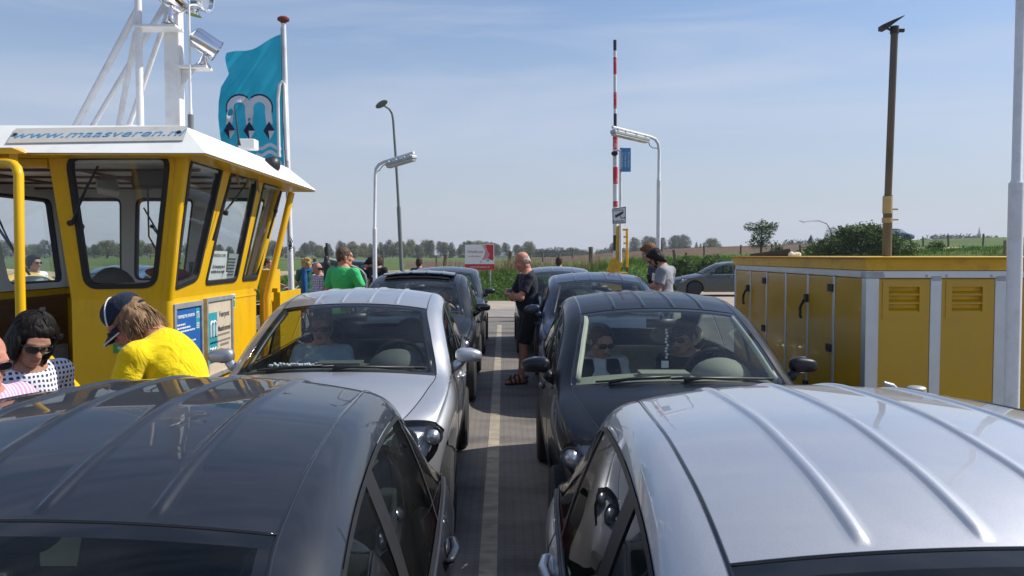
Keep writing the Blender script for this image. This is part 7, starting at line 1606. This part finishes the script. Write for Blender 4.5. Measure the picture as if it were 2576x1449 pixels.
person('driver in light blue shirt inside the black car with raised sunroof', seated('l3', .36, 2.10), 0, SEAT, .98, head_rot=(R(5), 0, R(-40)), skinm=S_fair, top=C_lblue, top_sleeve=.9, sleeve_full=True, bottom=C_jean, hair=hair_short, hairm=H_brown, shoes=M_sandal, h=.017, hh=.01)
# strap beads on the mirror, beads on the silver car's dashboard
b = MB(); c0 = Vector(seated('r2', .06, 1.62)) + Vector((0, 0, 1.36))
for i in range(12): b.ell(c0 + Vector((.006 * math.sin(i * 2), .004 * math.cos(i * 1.3), -.022 * i)), (.010, .010, .010), None, 8, 6)
b.box(c0 + Vector((-.01, 0, -.29)), (.05, .012, .05)); tag(b.build('mirror_charm', M_inkw, None, smooth=60, loc=c0), 'string of white beads hanging from the black car\'s inner mirror', 'charm')
b = MB(); c0 = Vector(seated('l2', -.36, 1.22)) + Vector((0, 0, 1.03)); r = random.Random(4)
for i in range(26): b.ell(c0 + Vector((-.17 + .013 * i, r.uniform(-.02, .02), .018 + r.uniform(0, .012))), (.013, .012, .011), (r.uniform(0, 3), 0, 0), 8, 6)
tag(b.build('shell_garland', M_inkw, None, smooth=60, loc=c0), 'white shell garland on the silver car\'s dashboard', 'garland')
# far left behind the wheelhouse
person('man in white shirt and sunglasses seen through the wheelhouse doorway', (at(86, 690, 14).x, 14, D(14)), R(70), None, 1.02, skinm=S_tan, top=C_white, top_sleeve=.9, bottom=C_jean, hair=hair_thick, hairm=H_dark, shade=M_shade, shoes=M_sandal, hem=-.14, h=.016, hh=.010)
person('man half hidden behind the man in the white shirt', (at(71, 690, 14.6).x, 14.7, D(14)), R(80), None, 1.02, skinm=S_fair, top=C_lblue, top_sleeve=.7, bottom=C_jean, hair=hair_short, hairm=H_brown, shoes=M_sandal, hem=-.14, h=.018, hh=.010)
# cyclists and walkers on the landing side
person('cyclist in white T-shirt holding a bicycle behind the yellow gate', (at(672, 700, 19).x, 19, D(19)), R(95), dict(ell=(.24, -.12, 1.16), wrl=(.20, -.42, 1.05), elr=(-.24, -.12, 1.16), wrr=(-.20, -.42, 1.05)), .98, skinm=S_tan, top=C_white, top_sleeve=.66, bottom=C_jean, bottom_len=.46, hair=hair_short, hairm=H_brown, shoes=M_sandal, hem=-.12, h=.018, hh=.011)
def scarf(t, P, E, Cc, V3, s, HM, hb, fr):
    n_ = V3['nek']; b = MB(); b.tube([n_ + Vector((.10 * math.cos(a), .09 * math.sin(a), -.02 + .03 * math.sin(a * 3))) for a in np.linspace(0, 6.28, 14, endpoint=False)], .045, 8, closed=True); b.tube([n_ + Vector((.05, .10, 0)), n_ + Vector((.06, .15, -.3)), n_ + Vector((.05, .15, -.6))], [.05, .07, .05], 8); b.build('scarf', C_blue, t, smooth=60, world=False)
person('woman with curly blond hair, blue scarf and green top seen from behind', (at(772, 700, 19).x, 19, D(19)), R(195), dict(ell=(.22, -.1, 1.15), wrl=(.05, -.25, 1.12), elr=(-.22, -.1, 1.15), wrr=(-.03, -.25, 1.12)), .98, skinm=S_fair, top=C_teal, top_sleeve=.8, bottom=C_jean, hair=hair_curly, hairm=H_blond, shoes=M_sandal, hem=-.14, female=True, extra=scarf, h=.017, hh=.010)
person('balding man in plaid shirt beside the black chain post', (at(803, 700, 17).x, 17, D(17)), R(-40), dict(hed=(0, -.05, 1.61)), .935, fat=1.1, belly=.3, head_rot=(R(20), 0, R(-20)), skinm=S_red, top=C_plaid, top_sleeve=.66, bottom=C_jean, hair=hair_fringe, hairm=H_grey, shoes=M_sandal, hem=-.14, h=.017, hh=.010)
person('man in dark navy shirt leaning forward by the curved rail', (at(905, 700, 19.2).x, 19.2, D(19)), R(88), dict(pel=(0, .12, .94), nek=(0, -.14, 1.40), hed=(0, -.25, 1.50), shl=(.185, -.12, 1.34), shr=(-.185, -.12, 1.34), ell=(.22, -.24, 1.1), wrl=(.16, -.40, .92), elr=(-.22, -.24, 1.1), wrr=(-.16, -.40, .92)), 1.06, head_rot=(R(42), 0, R(-15)), skinm=S_fair, top=C_navy, top_sleeve=.6, bottom=C_jean, hair=hair_thick, hairm=H_dark, shoes=M_sandal, hem=-.14, h=.017, hh=.010)
def skull(t, P, E, Cc, V3, s, HM, hb, fr):
    T = fr['T']; b = MB()
    for x, z, r in ((.0, .62, .055), (-.05, .59, .03), (.05, .59, .03), (0, .55, .03)): b.ell(T(x, -.122, z), (r, .012, r * .8), None, 12, 8)
    b.build('print', C_white, t, smooth=80, world=False)
person('long haired person in black T-shirt with pale print beside the left deck lamp', (at(944, 700, 18.8).x + .02, 18.9, D(19)), R(-15), None, 1.02, fat=1.12, head_rot=(R(28), 0, R(-20)), skinm=S_fair, top=C_bk, top_sleeve=.7, bottom=C_jean, hair=hair_bob, hairm=H_brown, shoes=M_sandal, hem=-.14, extra=skull, h=.017, hh=.010)
person('brown haired person barely visible above the last car roof in the left row', (at(1053, 700, 21.6).x, 21.8, D(21)), R(160), None, .97, skinm=S_fair, top=C_dgrey, bottom=C_jean, hair=hair_thick, hairm=H_brown, shoes=M_sandal, h=.02, hh=.012)
person('brown haired person barely visible above the last car roof in the right row', (at(1408, 700, 21.6).x, 21.8, D(21)), R(150), None, .985, skinm=S_fair, top=C_dgrey, bottom=C_jean, hair=hair_thick, hairm=H_brown, shoes=M_sandal, h=.02, hh=.012)
# bicycles
def bicycle(label, loc, rz, m_):
    t = thing('bicycle', label, 'bicycle', loc, rz, 'bicycles near the flagpole'); a = lambda *p: Vector(p)
    for x in (-.52, .55):
        b = MB(); b.tube([a(x + .33 * math.cos(u), 0, .345 + .33 * math.sin(u)) for u in np.linspace(0, 2 * math.pi, 36, endpoint=False)], .018, 8, closed=True); w_ = b.build('wheel', M_tyre, t, smooth=60, world=False); b = MB(); b.ell(a(x, 0, .345), (.03, .045, .03))
        for k_ in range(14): u = k_ * 2 * math.pi / 14; b.tube([a(x, 0, .345), a(x + .32 * math.cos(u), 0, .345 + .32 * math.sin(u))], .0025, 4)
        b.build('spokes', M_galv, w_, world=False)
    b = MB()
    for p in ([a(-.52, .0, .345), a(-.05, 0, .30), a(-.2, 0, .80)], [a(-.05, 0, .30), a(.40, 0, .78), a(-.16, 0, .72)], [a(-.52, 0, .345), a(-.19, 0, .74)], [a(.55, 0, .345), a(.42, 0, .75), a(.37, 0, .95)]): b.tube(p, .018, 8)
    b.build('frame', m_, t, smooth=60, world=False)
    b = MB(); b.tube([a(.22, -.29, 1.02), a(.34, -.22, 1.06), a(.37, 0, 1.0), a(.34, .22, 1.06), a(.22, .29, 1.02)], .014, 8); b.build('handlebar', M_galv, t, smooth=60, world=False)
    b = MB(); b.tube([a(-.2, 0, .78), a(-.23, 0, .92)], .014, 8); b.ell(a(-.24, 0, .95), (.14, .08, .035)); b.build('saddle', M_blk, t, smooth=60, world=False)
    b = MB(); b.bb((-.95, -.16, .62), (-.55, -.05, .38)); b.bb((-.95, .05, .62), (-.55, .16, .38)); b.bb((-.95, -.08, .68), (-.48, .08, .70)); b.build('pannier', M_blk, t, bevel=.02, world=False)
    b = MB(); b.ell(a(-.05, 0, .30), (.09, .012, .09)); b.tube([a(-.05, .08, .30), a(.08, .08, .22)], .010, 6); b.build('crank', M_iron, t, world=False); return t
bicycle('dark bicycle with red frame held by the cyclist in white', (at(705, 700, 18.6).x, 18.6, D(18.6)), R(-12), mat('bike_red', (.30, .015, .015), .3))
bicycle('black bicycle with panniers parked right of the flagpole', (at(790, 700, 16.2).x, 16.2, D(16)), R(8), M_blk)
# ================================================================== trees, hedge, far things
def crown_mesh(n, blobs, lsz, seed, elong=1.0, dens_shell=.55):
    r = np.random.default_rng(seed); b = MB(); wsum = sum(q[3] for q in blobs)
    for c0, c1, c2_, w_, (rx, ry, rz_) in blobs:
        for _ in range(int(n * w_ / wsum)):
            v = r.normal(0, 1, 3); v /= np.linalg.norm(v); rad = r.uniform(dens_shell, 1.0) ** .7
            cl = .12 * math.sin(v[0] * 9 + c0 * 5) * math.sin(v[2] * 8 + c1 * 3) + .10 * r.normal()
            p = np.array([c0 + v[0] * rx * (rad + cl), c1 + v[1] * ry * (rad + cl), c2_ + v[2] * rz_ * (rad + cl)])
            for _q in range(3):
                o = p + r.normal(0, lsz * .9, 3); u = r.normal(0, 1, 3); u /= np.linalg.norm(u); t = np.cross(u, r.normal(0, 1, 3)); t /= np.linalg.norm(t) + 1e-9; l = lsz * r.uniform(.6, 1.3); i = len(b.v)
                b.v += [tuple(o - u * l), tuple(o + t * l * .5), tuple(o + u * l), tuple(o - t * l * .5)]; b.f.append((i, i + 1, i + 2, i + 3)); b.m.append(0)
    return b
def trunk_mesh(h, r0, limbs, seed):
    r = random.Random(seed); b = MB(); b.tube([(0, 0, -.3), (r.uniform(-.1, .1), 0, h * .35), (r.uniform(-.15, .15), r.uniform(-.1, .1), h * .7), (0, 0, h * .95)], [r0, r0 * .8, r0 * .5, r0 * .12], 8)
    for _ in range(limbs):
        z = r.uniform(.25, .75) * h; a = r.uniform(0, 6.28); l = r.uniform(.15, .34) * h; d = Vector((math.cos(a), math.sin(a), r.uniform(.6, 1.4))).normalized(); p = Vector((0, 0, z)); b.tube([p, p + d * l * .5 + Vector((0, 0, -.02 * h)), p + d * l], [r0 * .4, r0 * .28, r0 * .06], 6)
    return b
M_bark = mat('bark', (.085, .065, .05), .9, var=.3, vs=6, bump=.4)
LM = [leafmat('leaf_poplar', (.075, .088, .042), (.15, .165, .085), trans=.25, vs=.5), leafmat('leaf_willow', (.12, .135, .04), (.21, .21, .075), trans=.3, vs=.5), leafmat('leaf_dark', (.045, .062, .028), (.095, .12, .05), trans=.25, vs=.5), leafmat('leaf_green', (.04, .085, .016), (.11, .17, .04), trans=.3, vs=1.2)]
_tp = {}
def tree(kind, label, cat, px, base_py, top_py, Y, group=None, wscale=1.0, name=None):
    specs = {'poplar': (0, 1150, [(0, 0, 2.9, 2.2, (2.0, 1.9, 2.2)), (0, 0, 6.4, 4, (2.3, 2.2, 3.0)), (.9, .2, 5.2, 2, (1.7, 1.6, 2.2)), (-1.0, -.2, 5.6, 2, (1.7, 1.7, 2.4)), (.3, .2, 8.2, 1.4, (1.2, 1.2, 1.6))], .20, 9.6, .22, 9),
             'alder': (2, 1200, [(0, 0, 2.4, 2.4, (2.3, 2.1, 2.2)), (0, 0, 5.4, 4, (2.4, 2.3, 3.4)), (1.0, 0, 4.2, 2, (1.8, 1.8, 2.4)), (-1.1, 0, 4.6, 2, (1.7, 1.7, 2.6)), (0, 0, 8.0, 1, (1.1, 1.1, 1.5))], .20, 9.2, .2, 8),
             'willow': (1, 1600, [(0, 0, 4.0, 4, (3.6, 3.2, 3.2)), (2.0, 0, 3.0, 2, (2.4, 2.2, 2.4)), (-2.0, .2, 3.2, 2, (2.4, 2.2, 2.5)), (.3, 0, 6.2, 1.5, (2.0, 2.0, 1.6))], .22, 7.2, .35, 7),
             'scrub': (2, 900, [(-2, 0, 1.4, 1, (2.6, 1.6, 1.5)), (0, 0, 1.7, 1, (2.6, 1.6, 1.8)), (2.2, 0, 1.3, 1, (2.4, 1.6, 1.5)), (4.2, 0, 1.0, .8, (2.2, 1.6, 1.2)), (-4.2, 0, 1.0, .8, (2.2, 1.6, 1.2))], .22, 3.0, .1, 5)}
    mi, n, blobs, ls, H, r0, lim = specs[kind]
    p = at(px, base_py, Y); z = landz(p.x, Y); top = at(px, top_py, Y).z; sc = max(.2, (top - z) / H)
    if kind not in _tp:
        t = thing(kind + '_tree' if kind != 'scrub' else 'shrub', label, cat, (0, 0, 0)); c = crown_mesh(n, blobs, ls, hash(kind) % 97 if False else {'poplar': 3, 'alder': 5, 'willow': 8, 'scrub': 12}[kind]).build('crown', LM[mi], t); k_ = trunk_mesh(H, r0, lim, 4).build('trunk', M_bark, t, smooth=60); _tp[kind] = t
    else: t = copy_tree(_tp[kind])
    t.location = (p.x, Y, z); t.rotation_euler = (0, 0, random.uniform(0, 6.28)); t.scale = (sc * wscale, sc * wscale, sc); t['label'] = label; t['category'] = cat
    if group: t['group'] = group
    return t
GT = 'row of far trees beyond the meadow on the left'
rt_ = random.Random(21)
for px in range(-60, 700, 34):
    k_ = rt_.choice(['alder', 'willow', 'poplar', 'alder']); tree(k_, {'alder': 'dark far tree seen through the wheelhouse windows', 'willow': 'yellowish far willow seen through the wheelhouse windows', 'poplar': 'loose far poplar seen through the wheelhouse windows'}[k_], 'tree', px + rt_.uniform(-12, 12), 660, 612 + rt_.uniform(-8, 10), 230 + rt_.uniform(-30, 40), GT, 1.6)
for px, k_, top, w_ in ((672, 'alder', 622, 1.2), (718, 'poplar', 618, 1), (770, 'poplar', 612, 1.2), (800, 'willow', 630, 1), (826, 'poplar', 612, .9), (856, 'alder', 613, .9), (890, 'willow', 618, 1.1), (915, 'willow', 616, .9), (935, 'willow', 620, .9), (958, 'alder', 616, .9), (980, 'alder', 607, 1.2), (1005, 'willow', 612, 1), (1030, 'alder', 610, 1), (1052, 'poplar', 613, 1), (1082, 'poplar', 610, 1.2), (1120, 'poplar', 610, .9), (1136, 'alder', 609, 1), (1160, 'poplar', 612, 1), (1178, 'alder', 612, 1.1), (1200, 'poplar', 614, 1), (1236, 'alder', 609, 1.1), (1272, 'poplar', 611, 1.0), (1310, 'willow', 622, .8), (1334, 'willow', 620, .8), (1060, 'willow', 634, 1), (760, 'willow', 636, 1), (700, 'willow', 632, 1.2)):
    tree(k_, {'alder': 'dark upright far tree in the row on the left skyline', 'willow': 'rounded yellow green willow in the row on the left skyline', 'poplar': 'tall loose grey green poplar in the row on the left skyline'}[k_], 'tree', px, 658, top - rt_.uniform(-3, 7), 300 + rt_.uniform(-25, 25), GT, w_ * rt_.uniform(.95, 1.4))
for px in range(664, 1345, 17):
    k_ = rt_.choice(['poplar', 'alder', 'poplar', 'willow']); tree(k_, {'alder': 'dark upright far tree in the row on the left skyline', 'willow': 'rounded yellow green willow in the row on the left skyline', 'poplar': 'tall loose grey green poplar in the row on the left skyline'}[k_], 'tree', px + rt_.uniform(-7, 7), 657, rt_.uniform(605, 634), 345 + rt_.uniform(-25, 25), GT, rt_.uniform(.8, 1.5))
for px, top, w_ in ((1541, 610, .7), (1597, 597, .95), (1628, 594, 1.0), (1643, 596, 1.0), (1664, 598, .9), (1694, 592, .8), (1708, 592, .8), (1722, 590, .9)): tree('poplar', 'tall poplar in the group behind the striped barrier', 'tree', px, 632, top, 330 + rt_.uniform(-10, 10), 'poplars behind the barrier', w_ * 1.25)
tree('willow', 'single round green tree right of the poplars', 'tree', 1790, 628, 602, 260, None, 1.3); tree('alder', 'small dark conifer beside the round green tree', 'tree', 1752, 628, 610, 260, None, .5); tree('alder', 'second small dark conifer beside the round tree', 'tree', 1762, 628, 613, 262, None, .5)
for px in range(1330, 1900, 36): tree('scrub', 'low far hedge along the field edge', 'shrub', px + rt_.uniform(-8, 8), 640, 628 + rt_.uniform(-3, 5) - (px - 1330) * .012, 420 if px > 1480 else 330, 'far hedge along the field edge', 1.6)
for px in range(690, 1340, 40): tree('scrub', 'low scrub at the foot of the far tree row', 'shrub', px + rt_.uniform(-8, 8), 655, 641 + rt_.uniform(-3, 5), 270, 'scrub under the far tree row', 1.4)
for px in (1990, 2020, 2062, 2088, 2110, 2350, 2365, 2400, 2425, 2450, 2490): tree('scrub', 'tiny far treetop on the right skyline', 'shrub', px, 620, (608 if px < 2200 else 597) + rt_.uniform(-2, 3), 400, 'far treetops on the right skyline', 1.0)
# near bushes on the right bank
def bush(name, label, cat, px, base_py, top_py, Y, blobs, n, ls, lm, seed, H, limbs=8, wscale=1.0, name2='trunk'):
    p = at(px, base_py, Y); z = landz(p.x, Y); sc = (at(px, top_py, Y).z - z) / H; t = thing(name, label, cat, (p.x, Y, z)); crown_mesh(n, blobs, ls, seed).build('crown', LM[lm], t, world=False); trunk_mesh(H * .9, .09, limbs, seed).build(name2, M_bark, t, smooth=60, world=False); t.scale = (sc * wscale, sc * wscale, sc); return t
bush('hawthorn_tree', 'open leafy small tree standing on the right bank', 'tree', 1914, 645, 556, 52, [(0, 0, 1.5, 3, (.75, .7, .9)), (.55, 0, 2.0, 1, (.5, .4, .45)), (-.6, 0, 2.25, 1, (.55, .4, .35)), (.1, 0, 2.4, 1, (.45, .4, .4)), (.85, 0, 2.35, .6, (.4, .3, .25)), (-.3, 0, 1.0, 1, (.7, .6, .5))], 900, .07, 3, 5, 2.75, 18, 1.15)
bush('hawthorn_bush', 'wide dense green bush on the right bank beside the exhaust pipe', 'bush', 2165, 645, 566, 44, [(0, 0, .95, 4, (1.25, .9, .85)), (1.1, 0, .8, 2, (.9, .7, .7)), (-1.15, 0, .6, 2, (.95, .7, .6)), (.5, 0, 1.35, 1.4, (.8, .6, .45)), (-.4, 0, 1.3, 1.4, (.7, .5, .45)), (2.0, 0, .45, 1.2, (.8, .6, .55)), (-2.0, 0, .35, 1, (.7, .5, .45))], 4200, .075, 3, 9, 1.8, 10, 1.22)
bush('bare_tree', 'greyish budding round tree behind the dense bush', 'tree', 2092, 625, 569, 75, [(0, 0, 1.6, 3, (1.0, 1.0, 1.1))], 1100, .04, 0, 15, 2.8, 26)
for px, py, top, Y, sd in ((1775, 665, 645, 41, 31), (1790, 664, 648, 40, 33), (2360, 628, 606, 46, 35), (2345, 622, 608, 47, 37), (1715, 662, 648, 40, 39), (1955, 632, 618, 46, 41)):
    bush('dock_plant', 'broad leaved weed clump standing in the bank grass', 'plant', px, py, top, Y, [(0, 0, .35, 1, (.40, .35, .30)), (.1, 0, .6, .5, (.2, .2, .25))], 120, .085, 3, sd, .85, 3, 1.3, 'stem').__setitem__('group', 'weed clumps on the right bank')
b = MB(); p = [at(x, y, 46) for x, y in ((2095, 600), (2088, 575), (2078, 562), (2060, 556), (2040, 556), (2020, 559), (2009, 555))]; b.tube(p, [.02, .018, .016, .014, .012, .01, .006], 6); r = random.Random(1)
for i in range(60):
    q = r.uniform(1.0, 5.99); a = p[int(q)].lerp(p[int(q) + 1], q % 1); u = Vector((r.uniform(-1, 1), r.uniform(-1, 1), r.uniform(-1, 1))).normalized() * .045; v = u.orthogonal().normalized() * .022; j = len(b.v); b.v += [a - u * .2, a + u + v, a + u * 2, a + u - v]; b.f.append((j, j + 1, j + 2, j + 3)); b.m.append(0)
tag(b.build('bramble_cane', LM[2]), 'long arching bramble cane above the bank left of the bush', 'cane')
# far roof, church, white barns
t = thing('hut_roof', 'pointed dark roof of a distant hut left of the bush', 'building', at(2040, 620, 150)); b = MB(); c = at(2040, 609, 150); b.lathe([(.75, 0), (.0, 1.45)], c, n=8); b.build('roof', M_iron, t); b = MB(); b.lathe([(.5, -1.6), (.5, 0)], c, n=8); b.build('wall', M_post, t)
t = thing('church', 'tiny church spire on the horizon at the far right', 'church', at(2463, 605, 900)); b = MB(); c = at(2463, 590, 900); b.box(c - Vector((0, 0, 4)), (3, 3, 10)); b.build('tower', M_grey, t); b = MB(); b.lathe([(1.4, 0), (0, 8)], c + Vector((0, 0, 1)), n=8); b.build('spire', M_grey, t)
t = thing('barn', 'low pale barn roof far behind the welcome sign', 'barn', at(1258, 655, 260)); b = MB(); c = at(1258, 654, 260); b.bb(c + Vector((-4.5, -2, -1.2)), c + Vector((4.5, 2, .2))); b.build('wall', M_grey, t); b = MB(); b.prism([c + Vector(v) for v in ((-4.8, -2.4, .2), (4.8, -2.4, .2), (3.0, -2.4, 1.3), (-3.0, -2.4, 1.3))], (0, 4.8, 0)); b.build('roof', M_galv, t)

# air: a thin even haze round everything
hz_ = MB(); hz_.box((0, 500, 24), (3000, 2400, 54)); ho = hz_.build('haze', None or M_frit, None); ho['kind'] = 'stuff'
m = bpy.data.materials.new('thin_air'); m.use_nodes = True; t_ = m.node_tree; t_.nodes.remove(t_.nodes['Principled BSDF']); pv = t_.nodes.new('ShaderNodeVolumePrincipled'); pv.inputs['Color'].default_value = (.80, .86, 1.0, 1); pv.inputs['Density'].default_value = 0.0004; pv.inputs['Anisotropy'].default_value = 0.2
t_.links.new(pv.outputs['Volume'], t_.nodes['Material Output'].inputs['Volume']); ho.data.materials.clear(); ho.data.materials.append(m)
